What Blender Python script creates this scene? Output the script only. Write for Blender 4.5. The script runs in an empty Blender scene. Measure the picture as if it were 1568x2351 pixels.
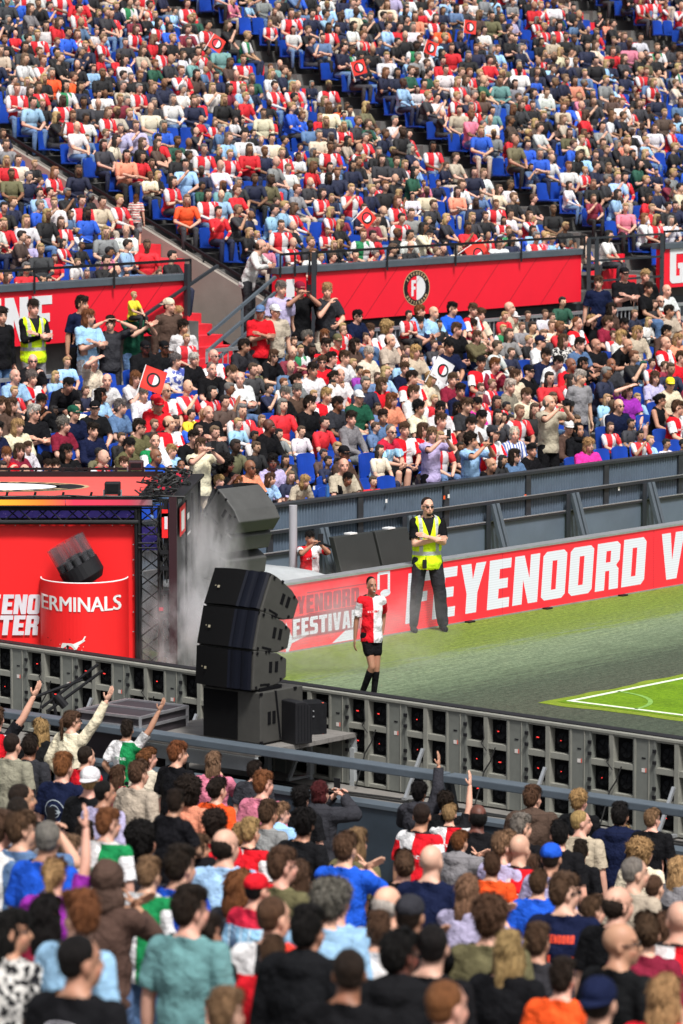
import bpy, math, random
import numpy as np
from math import sin, cos, pi, radians, atan2, sqrt
from mathutils import Vector, Matrix, Quaternion, noise
from mathutils.geometry import tessellate_polygon
from mathutils.bvhtree import BVHTree

rng = random.Random(11)
SC = bpy.context.scene
COL = SC.collection

# ------------------------------------------------------------------ camera
CAM_H = 8.1
FOC, PCX, PCY = 9488.0, 784.0, 1175.4          # focal length and centre, in units of a 1568 px wide picture
TH = math.atan((PCY - 100) / FOC)
CT, ST = cos(TH), sin(TH)
cam_d = bpy.data.cameras.new("camera")
cam = bpy.data.objects.new("camera", cam_d)
COL.objects.link(cam)
cam.location = (0, 0, CAM_H)
cam.rotation_euler = (pi / 2 - TH, 0, 0)
cam_d.sensor_fit = 'VERTICAL'
cam_d.sensor_height = 36
cam_d.lens = FOC / (2 * PCY) * 36
cam_d.clip_start = 0.5
cam_d.clip_end = 600
cam_d.dof.use_dof = True
cam_d.dof.focus_distance = 53.5
cam_d.dof.aperture_fstop = 3.4
SC.camera = cam

# ------------------------------------------------------------------ light: bright overcast afternoon
world = bpy.data.worlds.new("World")
SC.world = world
world.use_nodes = True
nt = world.node_tree
nt.nodes.clear()
sky = nt.nodes.new('ShaderNodeTexSky')
sky.sky_type = 'NISHITA'
sky.sun_disc = False
SUN_EL, SUN_AZ = radians(58), radians(160)
sky.sun_elevation = SUN_EL
sky.sun_rotation = SUN_AZ
sky.dust_density = 4.0
sky.air_density = 1.0
bg = nt.nodes.new('ShaderNodeBackground')
bg.inputs['Strength'].default_value = 0.085
hsv = nt.nodes.new('ShaderNodeHueSaturation')
hsv.inputs['Saturation'].default_value = 0.35
outw = nt.nodes.new('ShaderNodeOutputWorld')
nt.links.new(sky.outputs[0], hsv.inputs['Color'])
nt.links.new(hsv.outputs[0], bg.inputs[0])
nt.links.new(bg.outputs[0], outw.inputs[0])
sun_d = bpy.data.lights.new("sun", 'SUN')
sun_d.energy = 3.1
sun_d.angle = radians(10)
sun_d.color = (1.0, 0.97, 0.93)
sun = bpy.data.objects.new("sun", sun_d)
COL.objects.link(sun)
# the sun stands behind the camera and a little to its right
sdir = Vector((0.35 * cos(SUN_EL), -0.937 * cos(SUN_EL), sin(SUN_EL)))
sun.rotation_euler = sdir.to_track_quat('Z', 'Y').to_euler()
sun.location = (0, 0, 40)
SC.view_settings.view_transform = 'Standard'
SC.view_settings.look = 'None'
SC.view_settings.exposure = 0.60
SC.view_settings.gamma = 1.0
SC.cycles.max_bounces = 5
SC.cycles.diffuse_bounces = 3
SC.cycles.volume_bounces = 1
SC.cycles.use_denoising = True

# ------------------------------------------------------------------ ground frame of the stadium
# u runs along the far stand (away to the right), w runs from the far stand's front wall backwards
D1 = Vector((0.642, 0.7667, 0)).normalized()
N1 = Vector((-0.7667, 0.642, 0)).normalized()
B0 = Vector((2.0936, 62.519, 0))
ANG = atan2(D1.y, D1.x)

def W(u, w, z=0.0):
    return B0 + D1 * u + N1 * w + Vector((0, 0, z))

def ray(px, py):
    a = (px - PCX) / FOC
    b = (PCY - py) / FOC
    return Vector((a, CT + b * ST, -ST + b * CT))

def gz(px, py, z=0.0):
    d = ray(px, py)
    return d * ((z - CAM_H) / d.z) + Vector((0, 0, CAM_H))

def gY(px, py, Y):
    d = ray(px, py)
    return d * (Y / d.y) + Vector((0, 0, CAM_H))

def uw(p):
    q = Vector((p[0] - B0.x, p[1] - B0.y, 0))
    return q.dot(D1), q.dot(N1)

def guw(px, py, w=None, u=None):
    """point where the ray through (px,py) meets the vertical plane w=const or u=const"""
    d = ray(px, py)
    n = N1 if w is not None else D1
    c = w if w is not None else u
    t = (c + B0.dot(n)) / d.dot(n)
    return d * t + Vector((0, 0, CAM_H))

# ------------------------------------------------------------------ materials
def srgb(r, g, b):
    f = lambda c: (c / 255.0 / 12.92) if c <= 10.3 else ((c / 255.0 + 0.055) / 1.055) ** 2.4
    return (f(r), f(g), f(b), 1.0)

def newmat(name):
    m = bpy.data.materials.new(name)
    m.use_nodes = True
    n = m.node_tree.nodes
    n.clear()
    o = n.new('ShaderNodeOutputMaterial')
    b = n.new('ShaderNodeBsdfPrincipled')
    m.node_tree.links.new(b.outputs[0], o.inputs[0])
    return m, m.node_tree.nodes, m.node_tree.links, b

def node(ns, t, **kw):
    x = ns.new(t)
    for k, v in kw.items():
        if k.startswith('i_'):
            x.inputs[k[2:].replace('_', ' ')].default_value = v
        else:
            setattr(x, k, v)
    return x

def math2(ns, ln, op, a, b=None, clamp=False):
    x = ns.new('ShaderNodeMath')
    x.operation = op
    x.use_clamp = clamp
    for i, v in enumerate((a, b)):
        if v is None:
            continue
        if isinstance(v, (int, float)):
            x.inputs[i].default_value = v
        else:
            ln.new(v, x.inputs[i])
    return x.outputs[0]

def mixc(ns, ln, fac, a, b, mode='MIX'):
    x = ns.new('ShaderNodeMix')
    x.data_type = 'RGBA'
    x.blend_type = mode
    for s, v in ((x.inputs[0], fac), (x.inputs[6], a), (x.inputs[7], b)):
        if isinstance(v, (int, float)):
            s.default_value = v
        elif isinstance(v, tuple):
            s.default_value = v if len(v) == 4 else (*v, 1)
        else:
            ln.new(v, s)
    return x.outputs[2]

def noise_fac(ns, ln, scale, detail=4, vec=None, rough=0.6, lo=None, hi=None):
    t = node(ns, 'ShaderNodeTexNoise')
    t.inputs['Scale'].default_value = scale
    t.inputs['Detail'].default_value = detail
    t.inputs['Roughness'].default_value = rough
    if vec is not None:
        ln.new(vec, t.inputs['Vector'])
    if lo is None:
        return t.outputs['Fac']
    r = node(ns, 'ShaderNodeMapRange')
    r.inputs[1].default_value = lo
    r.inputs[2].default_value = hi
    ln.new(t.outputs['Fac'], r.inputs[0])
    return r.outputs[0]

def objco(ns, ln, sc=(1, 1, 1), rot=0.0, kind='Object'):
    t = node(ns, 'ShaderNodeTexCoord')
    m = node(ns, 'ShaderNodeMapping')
    m.inputs['Scale'].default_value = sc
    m.inputs['Rotation'].default_value = (0, 0, rot)
    ln.new(t.outputs[kind], m.inputs[0])
    return m.outputs[0]

def bump(ns, ln, b, h, strength=0.3, dist=0.02):
    x = node(ns, 'ShaderNodeBump')
    x.inputs['Strength'].default_value = strength
    x.inputs['Distance'].default_value = dist
    ln.new(h, x.inputs['Height'])
    ln.new(x.outputs[0], b.inputs['Normal'])

def plain(name, col, rough=0.6, metal=0.0, var=0.12, scale=3.0, bmp=0.0, spec=0.5, emit=0.0, stretch=(1, 1, 1)):
    m, ns, ln, b = newmat(name)
    c = col if len(col) == 4 else (*col, 1)
    co = objco(ns, ln, stretch)
    f = noise_fac(ns, ln, scale, 5, co, 0.65, 0.3, 0.7)
    dark = tuple(v * (1 - var) for v in c[:3]) + (1,)
    lite = tuple(min(1, v * (1 + var)) for v in c[:3]) + (1,)
    cc = mixc(ns, ln, f, dark, lite)
    ln.new(cc, b.inputs['Base Color'])
    b.inputs['Roughness'].default_value = rough
    b.inputs['Metallic'].default_value = metal
    b.inputs['Specular IOR Level'].default_value = spec
    if emit:
        ln.new(cc, b.inputs['Emission Color'])
        b.inputs['Emission Strength'].default_value = emit
    if bmp:
        bump(ns, ln, b, noise_fac(ns, ln, scale * 14, 3, co), bmp, 0.01)
    return m

M = {}
M['concrete'] = plain('concrete', (0.17, 0.16, 0.148), 0.9, var=0.25, scale=1.4, bmp=0.3)
M['concrete_dark'] = plain('dark_concrete', (0.13, 0.127, 0.122), 0.9, var=0.3, scale=1.3, bmp=0.3)
M['beige_concrete'] = plain('beige_concrete', (0.27, 0.24, 0.21), 0.85, var=0.12, scale=1.5, bmp=0.2)
M['red_step'] = plain('red_step_paint', (0.62, 0.02, 0.035), 0.7, var=0.18, scale=3)
M['steel_blue'] = plain('painted_steel_blue', (0.085, 0.12, 0.165), 0.5, var=0.15, scale=2.0)
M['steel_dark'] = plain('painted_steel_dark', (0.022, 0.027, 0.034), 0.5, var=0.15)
M['steel_panel'] = plain('flat_steel_panel', (0.10, 0.135, 0.18), 0.55, var=0.14, scale=1.1)
M['rail_grey'] = plain('grey_rail_paint', (0.075, 0.095, 0.115), 0.5, var=0.15)
M['banner_red'] = plain('banner_red', (0.80, 0.008, 0.028), 0.55, var=0.05, scale=0.8)
M['banner_line'] = plain('banner_stripe', (0.40, 0.008, 0.02), 0.6, var=0.05)
M['banner_white'] = plain('banner_white', (0.72, 0.72, 0.74), 0.6, var=0.05)
M['galv'] = plain('galvanised_steel', (0.42, 0.44, 0.46), 0.4, metal=0.6, var=0.12, scale=8)
M['alu_grey'] = plain('led_cabinet_grey', (0.15, 0.158, 0.142), 0.6, metal=0.0, var=0.18, scale=5)
M['alu_light'] = plain('led_cabinet_edge', (0.23, 0.23, 0.20), 0.6, metal=0.0, var=0.12, scale=8)
M['black'] = plain('black_paint', (0.011, 0.011, 0.013), 0.55, var=0.2, spec=0.25)
M['black_matte'] = plain('black_matte', (0.004, 0.004, 0.005), 0.9, var=0.2, spec=0.1)
M['fan'] = plain('fan_black', (0.009, 0.0095, 0.011), 0.8, var=0.3, scale=20, spec=0.12)
M['white'] = plain('white_paint', (0.74, 0.74, 0.74), 0.6, var=0.04)
M['pole_grey'] = plain('pole_grey', (0.36, 0.35, 0.38), 0.45, var=0.05, scale=2)
M['orange'] = plain('orange_print', (0.75, 0.10, 0.02), 0.6)
M['rubber'] = plain('rubber_cable', (0.012, 0.012, 0.012), 0.6)
M['plank'] = plain('weathered_plank', (0.17, 0.16, 0.15), 0.85, var=0.2, scale=1.5, bmp=0.4, stretch=(1, 8, 8))
M['case_board'] = plain('flight_case_board', (0.035, 0.028, 0.033), 0.55, var=0.2, scale=6)
M['case_edge'] = plain('flight_case_edge', (0.45, 0.45, 0.47), 0.35, metal=0.7, var=0.15, scale=10)
M['seat'] = plain('blue_seat_plastic', (0.010, 0.055, 0.36), 0.5, var=0.35, scale=1.2, spec=0.3)
M['spk_side'] = plain('speaker_cabinet_grey', (0.048, 0.047, 0.043), 0.65, var=0.12, scale=6, bmp=0.15, spec=0.3)
M['spk_grille'] = plain('speaker_grille_black', (0.0035, 0.0035, 0.004), 0.9, var=0.2, scale=40, spec=0.12)
M['spk_gloss'] = plain('speaker_front_gloss', (0.004, 0.005, 0.010), 0.5, var=0.1, spec=0.15)
M['cover_grey'] = plain('grey_cover', (0.33, 0.35, 0.36), 0.6, var=0.18, scale=2.5, bmp=0.3)
M['skin_marks'] = None

def led_mat(name, col, emit=0.35):
    m, ns, ln, b = newmat(name)
    co = objco(ns, ln)
    w = node(ns, 'ShaderNodeTexWave')
    w.bands_direction = 'Z'
    w.inputs['Scale'].default_value = 9.0
    w.inputs['Distortion'].default_value = 0.25
    w.inputs['Detail'].default_value = 2
    ln.new(co, w.inputs['Vector'])
    f = noise_fac(ns, ln, 1.3, 3, co, 0.6, 0.35, 0.65)
    c = (*col, 1)
    a = mixc(ns, ln, w.outputs['Fac'], tuple(v * 0.86 for v in col), c)
    a = mixc(ns, ln, math2(ns, ln, 'MULTIPLY', f, 0.12), a, tuple(v * 0.7 for v in col))
    ln.new(a, b.inputs['Base Color'])
    ln.new(a, b.inputs['Emission Color'])
    b.inputs['Emission Strength'].default_value = emit
    b.inputs['Roughness'].default_value = 0.5
    return m
M['led_red'] = led_mat('led_screen_red', (0.74, 0.02, 0.035), 0.30)
M['led_white'] = led_mat('led_screen_white', (0.58, 0.60, 0.66), 0.25)
M['led_black'] = led_mat('led_screen_dark', (0.05, 0.02, 0.03), 0.2)
M['led_dark_red'] = led_mat('led_screen_dark_red', (0.30, 0.02, 0.04), 0.25)

# ------------------------------------------------------------------ mesh building
class MB:
    def __init__(s):
        s.v, s.f, s.m = [], [], []
    def add(s, vs, fs, mi=0):
        o = len(s.v)
        s.v += [tuple(p) for p in vs]
        s.f += [tuple(i + o for i in f) for f in fs]
        s.m += [mi] * len(fs)
        return s
    def hexa(s, c, mi=0):
        """c = 8 corners: bottom ring 0-3, top ring 4-7"""
        return s.add(c, [(0, 3, 2, 1), (4, 5, 6, 7), (0, 1, 5, 4), (1, 2, 6, 5), (2, 3, 7, 6), (3, 0, 4, 7)], mi)
    def uwbox(s, u0, u1, w0, w1, z0, z1, mi=0):
        return s.hexa([W(u0, w0, z0), W(u0, w1, z0), W(u1, w1, z0), W(u1, w0, z0),
                       W(u0, w0, z1), W(u0, w1, z1), W(u1, w1, z1), W(u1, w0, z1)][::1], mi)
    def box(s, c, size, R=None, mi=0):
        c = Vector(c)
        a, b, d = [x / 2 for x in size]
        pts = [(-a, -b, -d), (a, -b, -d), (a, b, -d), (-a, b, -d), (-a, -b, d), (a, -b, d), (a, b, d), (-a, b, d)]
        pts = [(R @ Vector(p) if R else Vector(p)) + c for p in pts]
        return s.hexa(pts, mi)
    def beam(s, p, q, w, h, mi=0, up=Vector((0, 0, 1))):
        p, q = Vector(p), Vector(q)
        d = (q - p).normalized()
        x = d.cross(up)
        if x.length < 1e-3:
            x = d.cross(Vector((1, 0, 0)))
        x.normalize()
        y = x.cross(d)
        x = x * w / 2
        y = y * h / 2
        return s.hexa([p - x - y, p + x - y, q + x - y, q - x - y, p - x + y, p + x + y, q + x + y, q - x + y], mi)
    def tube(s, p, q, r, r2=None, n=10, mi=0, cap=True):
        p, q = Vector(p), Vector(q)
        r2 = r if r2 is None else r2
        d = (q - p).normalized()
        x = d.orthogonal().normalized()
        y = d.cross(x)
        vs = []
        for c, rr in ((p, r), (q, r2)):
            for i in range(n):
                a = 2 * pi * i / n
                vs.append(c + (x * cos(a) + y * sin(a)) * rr)
        fs = [(i, (i + 1) % n, n + (i + 1) % n, n + i) for i in range(n)]
        if cap:
            fs += [tuple(range(n - 1, -1, -1)), tuple(range(n, 2 * n))]
        return s.add(vs, fs, mi)
    def path(s, pts, r, n=6, mi=0):
        for a, b in zip(pts[:-1], pts[1:]):
            s.tube(a, b, r, None, n, mi)
        return s

def mk(name, mb, mats, parent=None, smooth=False, origin=None, bevel=0.0):
    """link a mesh object; its origin goes to the base of its bounding box"""
    if not isinstance(mats, (list, tuple)):
        mats = [mats]
    me = bpy.data.meshes.new(name)
    P = np.array([tuple(v) for v in mb.v], dtype=float)
    if origin is None:
        lo, hi = P.min(0), P.max(0)
        origin = ((lo[0] + hi[0]) / 2, (lo[1] + hi[1]) / 2, lo[2])
    origin = Vector(origin)
    P = P - np.array(origin)
    me.from_pydata([tuple(p) for p in P], [], mb.f)
    for m in mats:
        me.materials.append(m)
    me.polygons.foreach_set('material_index', mb.m)
    if smooth:
        me.polygons.foreach_set('use_smooth', [True] * len(me.polygons))
    me.update()
    o = bpy.data.objects.new(name, me)
    COL.objects.link(o)
    if parent is not None:
        o.parent = parent
        o.location = origin - parent_world(parent)
    else:
        o.location = origin
    if bevel:
        bm_ = o.modifiers.new('bevel', 'BEVEL')
        bm_.width = bevel
        bm_.segments = 2
        bm_.limit_method = 'ANGLE'
    return o

def parent_world(p):
    v = Vector(p.location)
    while p.parent:
        p = p.parent
        v += Vector(p.location)
    return v

def empty(name, loc):
    o = bpy.data.objects.new(name, None)
    COL.objects.link(o)
    o.location = loc
    o.empty_display_size = 0.2
    return o

def tag(o, label=None, cat=None, group=None, kind=None):
    if label: o['label'] = label
    if cat: o['category'] = cat
    if group: o['group'] = group
    if kind: o['kind'] = kind
    return o

# ------------------------------------------------------------------ block lettering
GL = {
 'E': [[(0,0),(.62,0),(.62,.2),(.3,.2),(.3,.4),(.55,.4),(.55,.6),(.3,.6),(.3,.8),(.62,.8),(.62,1),(0,1)]],
 'F': [[(0,0),(.3,0),(.3,.4),(.55,.4),(.55,.6),(.3,.6),(.3,.8),(.62,.8),(.62,1),(0,1)]],
 'Y': [[(.2,0),(.5,0),(.5,.4),(.7,1),(.42,1),(.35,.68),(.28,1),(0,1),(.2,.4)]],
 'N': [[(0,0),(.27,0),(.27,.5),(.45,0),(.72,0),(.72,1),(.45,1),(.45,.52),(.27,1),(0,1)]],
 'O': [[(.1,0),(.6,0),(.7,.08),(.7,.92),(.6,1),(.1,1),(0,.92),(0,.08)],[(.28,.2),(.28,.8),(.42,.8),(.42,.2)]],
 'R': [[(0,0),(.28,0),(.28,.4),(.4,.4),(.42,.0),(.7,0),(.68,.42),(.6,.5),(.7,.6),(.7,.92),(.6,1),(0,1)],[(.28,.58),(.28,.82),(.42,.82),(.42,.58)]],
 'D': [[(0,0),(.6,0),(.7,.1),(.7,.9),(.6,1),(0,1)],[(.28,.2),(.28,.8),(.42,.8),(.42,.2)]],
 'V': [[(.2,0),(.52,0),(.72,1),(.44,1),(.36,.4),(.28,1),(0,1)]],
 'T': [[(.2,0),(.5,0),(.5,.78),(.7,.78),(.7,1),(0,1),(0,.78),(.2,.78)]],
 'I': [[(0,0),(.3,0),(.3,1),(0,1)]],
 'L': [[(0,0),(.6,0),(.6,.22),(.3,.22),(.3,1),(0,1)]],
 'A': [[(0,0),(.26,0),(.29,.2),(.43,.2),(.46,0),(.72,0),(.55,1),(.17,1)],[(.31,.38),(.36,.75),(.41,.38)]],
 'S': [[(0,0),(.6,0),(.7,.1),(.7,.5),(.6,.6),(.28,.64),(.28,.8),(.7,.8),(.7,1),(.1,1),(0,.9),(0,.5),(.1,.42),(.42,.38),(.42,.2),(0,.2)]],
 'G': [[(.1,0),(.6,0),(.7,.08),(.7,.55),(.36,.55),(.36,.4),(.44,.4),(.44,.2),(.28,.2),(.28,.8),(.7,.8),(.7,.92),(.6,1),(.1,1),(0,.92),(0,.08)]],
 'H': [[(0,0),(.28,0),(.28,.4),(.44,.4),(.44,0),(.72,0),(.72,1),(.44,1),(.44,.6),(.28,.6),(.28,1),(0,1)]],
 'M': [[(0,0),(.25,0),(.25,.5),(.4,.1),(.5,.1),(.65,.5),(.65,0),(.9,0),(.9,1),(.66,1),(.45,.5),(.24,1),(0,1)]],
 '1': [[(.1,0),(.4,0),(.4,1),(.15,1),(0,.8),(0,.7),(.1,.72)]],
 '7': [[(.1,0),(.4,0),(.7,.8),(.7,1),(0,1),(0,.8),(.38,.8)]],
 'U': [[(.1,0),(.6,0),(.7,.08),(.7,1),(.42,1),(.42,.2),(.28,.2),(.28,1),(0,1),(0,.08)]],
 'W': [[(.12,0),(.4,0),(.5,.5),(.6,0),(.88,0),(1,1),(.74,1),(.7,.5),(.6,.9),(.4,.9),(.3,.5),(.26,1),(0,1)]],
}
def glyph_w(ch):
    return 0.35 if ch == ' ' else max(p[0] for p in GL[ch][0])

def lettering(mb, text, frame, size, gap=0.1, wide=1.0, slant=0.0, mi=0, subdiv=0):
    """frame(x, y) -> point; x, y in metres along and up the surface"""
    x = 0.0
    for ch in text:
        if ch != ' ':
            loops = [[Vector((p[0] * wide + p[1] * slant, p[1], 0)) for p in lp] for lp in GL[ch]]
            if len(loops) > 1:
                pass
            tris = tessellate_polygon(loops)
            pts = [p for lp in loops for p in lp]
            mb.add([frame(x + p.x * size, p.y * size) for p in pts], [tuple(t) for t in tris], mi)
        x += (glyph_w(ch) * wide + gap) * size
    return x

def font_points(text, size=1.0, bold=0.0, shear=0.0):
    cu = bpy.data.curves.new('t', 'FONT')
    cu.body = text
    cu.size = size
    cu.offset = bold
    cu.shear = shear
    cu.resolution_u = 3
    o = bpy.data.objects.new('t', cu)
    COL.objects.link(o)
    dg = bpy.context.evaluated_depsgraph_get()
    me = bpy.data.meshes.new_from_object(o.evaluated_get(dg))
    vs = [v.co.copy() for v in me.vertices]
    fs = [tuple(p.vertices) for p in me.polygons]
    bpy.data.objects.remove(o)
    bpy.data.curves.remove(cu)
    bpy.data.meshes.remove(me)
    return vs, fs

def font_text(mb, text, frame, size, bold=0.0, mi=0, shear=0.0, sx=1.0):
    vs, fs = font_points(text, size, bold, shear)
    mb.add([frame(v.x * sx, v.y) for v in vs], fs, mi)

def disc(mb, frame, cx, cy, rx, ry, n=28, mi=0, a0=0.0, a1=2 * pi, hole=0.0):
    vs, fs = [], []
    full = abs(a1 - a0 - 2 * pi) < 1e-6
    k = n if full else n + 1
    for i in range(k):
        a = a0 + (a1 - a0) * i / n
        vs.append(frame(cx + rx * cos(a), cy + ry * sin(a)))
    if hole:
        for i in range(k):
            a = a0 + (a1 - a0) * i / n
            vs.append(frame(cx + rx * hole * cos(a), cy + ry * hole * sin(a)))
        for i in range(n):
            j = (i + 1) % k
            fs.append((i, j, k + j, k + i))
    else:
        fs.append(tuple(range(k)))
    mb.add(vs, fs, mi)

def crest(frame_at, cx, cy, r, parent, rx=1.0):
    """round club crest: black ring with lettering, red and white halves with an F"""
    f = lambda d: (lambda x, y: frame_at(x, y, d))
    mb = MB()
    disc(mb, f(0.004), cx, cy, r * rx, r, mi=0, hole=0.95)
    disc(mb, f(0.004), cx, cy, r * 0.95 * rx, r * 0.95, mi=1, hole=0.70)
    disc(mb, f(0.004), cx, cy, r * 0.70 * rx, r * 0.70, mi=2, a0=pi / 2, a1=3 * pi / 2)
    disc(mb, f(0.004), cx, cy, r * 0.70 * rx, r * 0.70, mi=3, a0=-pi / 2, a1=pi / 2)
    lettering(mb, 'F', lambda x, y: frame_at(cx + (x - 0.40 * r) * rx, cy - 0.45 * r + y, 0.007), r * 0.9, wide=0.62, mi=3)
    for txt, a_mid, sgn in (('FEYENOORD', pi / 2, -1), ('ROTTERDAM', -pi / 2, 1)):
        n = len(txt)
        for i, ch in enumerate(txt):
            a = a_mid + sgn * (i - (n - 1) / 2) * 0.245
            rot = a - pi / 2 if sgn < 0 else a + pi / 2
            def fr(x, y, a=a, rot=rot):
                lx, ly = x - 0.055 * r, y - 0.08 * r
                X = 0.825 * r * cos(a) + lx * cos(rot) - ly * sin(rot)
                Y = 0.825 * r * sin(a) + lx * sin(rot) + ly * cos(rot)
                return frame_at(cx + X * rx, cy + Y, 0.007)
            lettering(mb, ch, fr, r * 0.16, mi=4)
    return mk('crest', mb, [M['crest_gold'], M['black'], M['banner_red'], M['banner_white'], M['crest_gold']], parent)
M['crest_gold'] = plain('crest_gold', (0.42, 0.30, 0.16), 0.6)
# =================================================================== SETTING
LROW, LRISE, LW0, LZ0 = 0.8, 0.122, 0.35, 0.68
def lower_z(w):
    return LZ0 + LRISE / LROW * (w - LW0)
UROW, URISE, UW0, UZ0 = 0.59, 0.2478, 10.6, 3.22
def upper_z(w):
    return UZ0 + URISE / UROW * (w - UW0)
RAIL_U = -16.6
def near_z(u):
    return -1.15 + 0.1875 * (-17.0 - u)

def struct(name, mb, mats, smooth=False):
    o = mk(name, mb, mats, smooth=smooth)
    o['kind'] = 'structure'
    return o

def sheet(u0, u1, w0, w1, z, n=1):
    mb = MB()
    mb.add([W(u0, w0, z), W(u1, w0, z), W(u1, w1, z), W(u0, w1, z)], [(3, 2, 1, 0)])
    return mb

# ---- turf: worn artificial border in bands that run along the far boards
m, ns, ln, b = newmat('border_turf')
ge = node(ns, 'ShaderNodeNewGeometry')
def dotn(v, off):
    d_ = node(ns, 'ShaderNodeVectorMath', operation='DOT_PRODUCT')
    ln.new(ge.outputs['Position'], d_.inputs[0])
    d_.inputs[1].default_value = tuple(v)
    return math2(ns, ln, 'SUBTRACT', d_.outputs['Value'], off)
cu_n, cw_n = dotn(D1, B0.dot(D1)), dotn(N1, B0.dot(N1))
mp = node(ns, 'ShaderNodeCombineXYZ')
ln.new(cu_n, mp.inputs[0]); ln.new(cw_n, mp.inputs[1])
sep = node(ns, 'ShaderNodeSeparateXYZ')
ln.new(mp.outputs[0], sep.inputs[0])
big = noise_fac(ns, ln, 0.8, 5, mp.outputs[0], 0.6)
mps = node(ns, 'ShaderNodeMapping')
mps.inputs['Scale'].default_value = (0.14, 2.2, 1)
ln.new(mp.outputs[0], mps.inputs[0])
streak = noise_fac(ns, ln, 1.6, 7, mps.outputs[0], 0.68)
mps2 = node(ns, 'ShaderNodeMapping')
mps2.inputs['Scale'].default_value = (0.5, 3.5, 1)
ln.new(mp.outputs[0], mps2.inputs[0])
streak2 = noise_fac(ns, ln, 3.2, 6, mps2.outputs[0], 0.72)
wob = math2(ns, ln, 'MULTIPLY', math2(ns, ln, 'SUBTRACT', streak2, 0.5), 1.5)
wob2 = math2(ns, ln, 'MULTIPLY', math2(ns, ln, 'SUBTRACT', streak, 0.5), 1.2)
wpos = math2(ns, ln, 'ADD', math2(ns, ln, 'ADD', sep.outputs[1], wob), wob2)
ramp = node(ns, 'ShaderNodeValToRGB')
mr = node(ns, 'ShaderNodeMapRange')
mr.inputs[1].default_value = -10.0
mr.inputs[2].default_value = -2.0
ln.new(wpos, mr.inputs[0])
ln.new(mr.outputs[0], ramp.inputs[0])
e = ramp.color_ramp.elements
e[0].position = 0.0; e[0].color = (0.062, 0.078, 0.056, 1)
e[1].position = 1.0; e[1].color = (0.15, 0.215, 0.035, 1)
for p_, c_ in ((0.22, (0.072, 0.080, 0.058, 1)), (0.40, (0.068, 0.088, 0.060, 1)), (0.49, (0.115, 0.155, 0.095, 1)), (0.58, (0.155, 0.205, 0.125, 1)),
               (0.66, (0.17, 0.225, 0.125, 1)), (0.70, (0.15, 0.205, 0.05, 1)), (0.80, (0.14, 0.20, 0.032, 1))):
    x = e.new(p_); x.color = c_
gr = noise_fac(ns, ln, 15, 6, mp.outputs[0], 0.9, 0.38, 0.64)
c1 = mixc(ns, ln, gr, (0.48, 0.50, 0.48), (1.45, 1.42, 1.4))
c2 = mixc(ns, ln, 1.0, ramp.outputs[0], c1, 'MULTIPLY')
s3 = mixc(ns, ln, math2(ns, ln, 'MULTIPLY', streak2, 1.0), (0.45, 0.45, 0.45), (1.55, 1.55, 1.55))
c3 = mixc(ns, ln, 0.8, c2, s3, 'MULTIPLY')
ln.new(c3, b.inputs['Base Color'])
b.inputs['Roughness'].default_value = 0.95
b.inputs['Specular IOR Level'].default_value = 0.15
bump(ns, ln, b, noise_fac(ns, ln, 60, 3, mp.outputs[0]), 0.6, 0.02)
M['turf'] = m

def grass_mat(name, dark, lite, scale=22):
    m, ns, ln, b = newmat(name)
    co = objco(ns, ln)
    g = noise_fac(ns, ln, scale, 5, co, 0.75, 0.32, 0.7)
    bgn = noise_fac(ns, ln, 1.6, 4, co, 0.6, 0.3, 0.7)
    a = mixc(ns, ln, g, dark, lite)
    a = mixc(ns, ln, 0.35, a, mixc(ns, ln, bgn, (0.5, 0.52, 0.5), (1.45, 1.4, 1.2)), 'MULTIPLY')
    ln.new(a, b.inputs['Base Color'])
    b.inputs['Roughness'].default_value = 0.9
    b.inputs['Specular IOR Level'].default_value = 0.15
    bump(ns, ln, b, noise_fac(ns, ln, 70, 3, co), 0.7, 0.02)
    return m
M['grass'] = grass_mat('pitch_grass', (0.075, 0.16, 0.006), (0.19, 0.33, 0.014), 16)
M['grass_edge'] = grass_mat('pitch_edge_grass', (0.14, 0.20, 0.02), (0.24, 0.32, 0.03), 16)
M['chalk'] = plain('chalk_line', (0.62, 0.70, 0.52), 0.9, var=0.25, scale=14)

ground = MB()
ground.add([(-300, -60, -2.6), (300, -60, -2.6), (300, 420, -2.6), (-300, 420, -2.6)], [(0, 1, 2, 3)])
struct('ground', ground, M['concrete_dark'])
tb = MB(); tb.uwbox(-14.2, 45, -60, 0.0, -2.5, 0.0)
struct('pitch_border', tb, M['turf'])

def wob_sheet(pts, z, amp, step=0.12):
    mb = MB()
    out = []
    for (a, b_) in zip(pts, pts[1:] + pts[:1]):
        L = sqrt((a[0] - b_[0]) ** 2 + (a[1] - b_[1]) ** 2)
        k = max(1, int(L / step))
        for i in range(k):
            t = i / k
            u, w = a[0] + (b_[0] - a[0]) * t, a[1] + (b_[1] - a[1]) * t
            nn = noise.noise_vector(Vector((u * 2.2, w * 2.2, 3.0)))
            out.append(W(u + nn.x * amp, w + nn.y * amp, z))
    mb.add(out, [tuple(range(len(out)))])
    return mb
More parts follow.
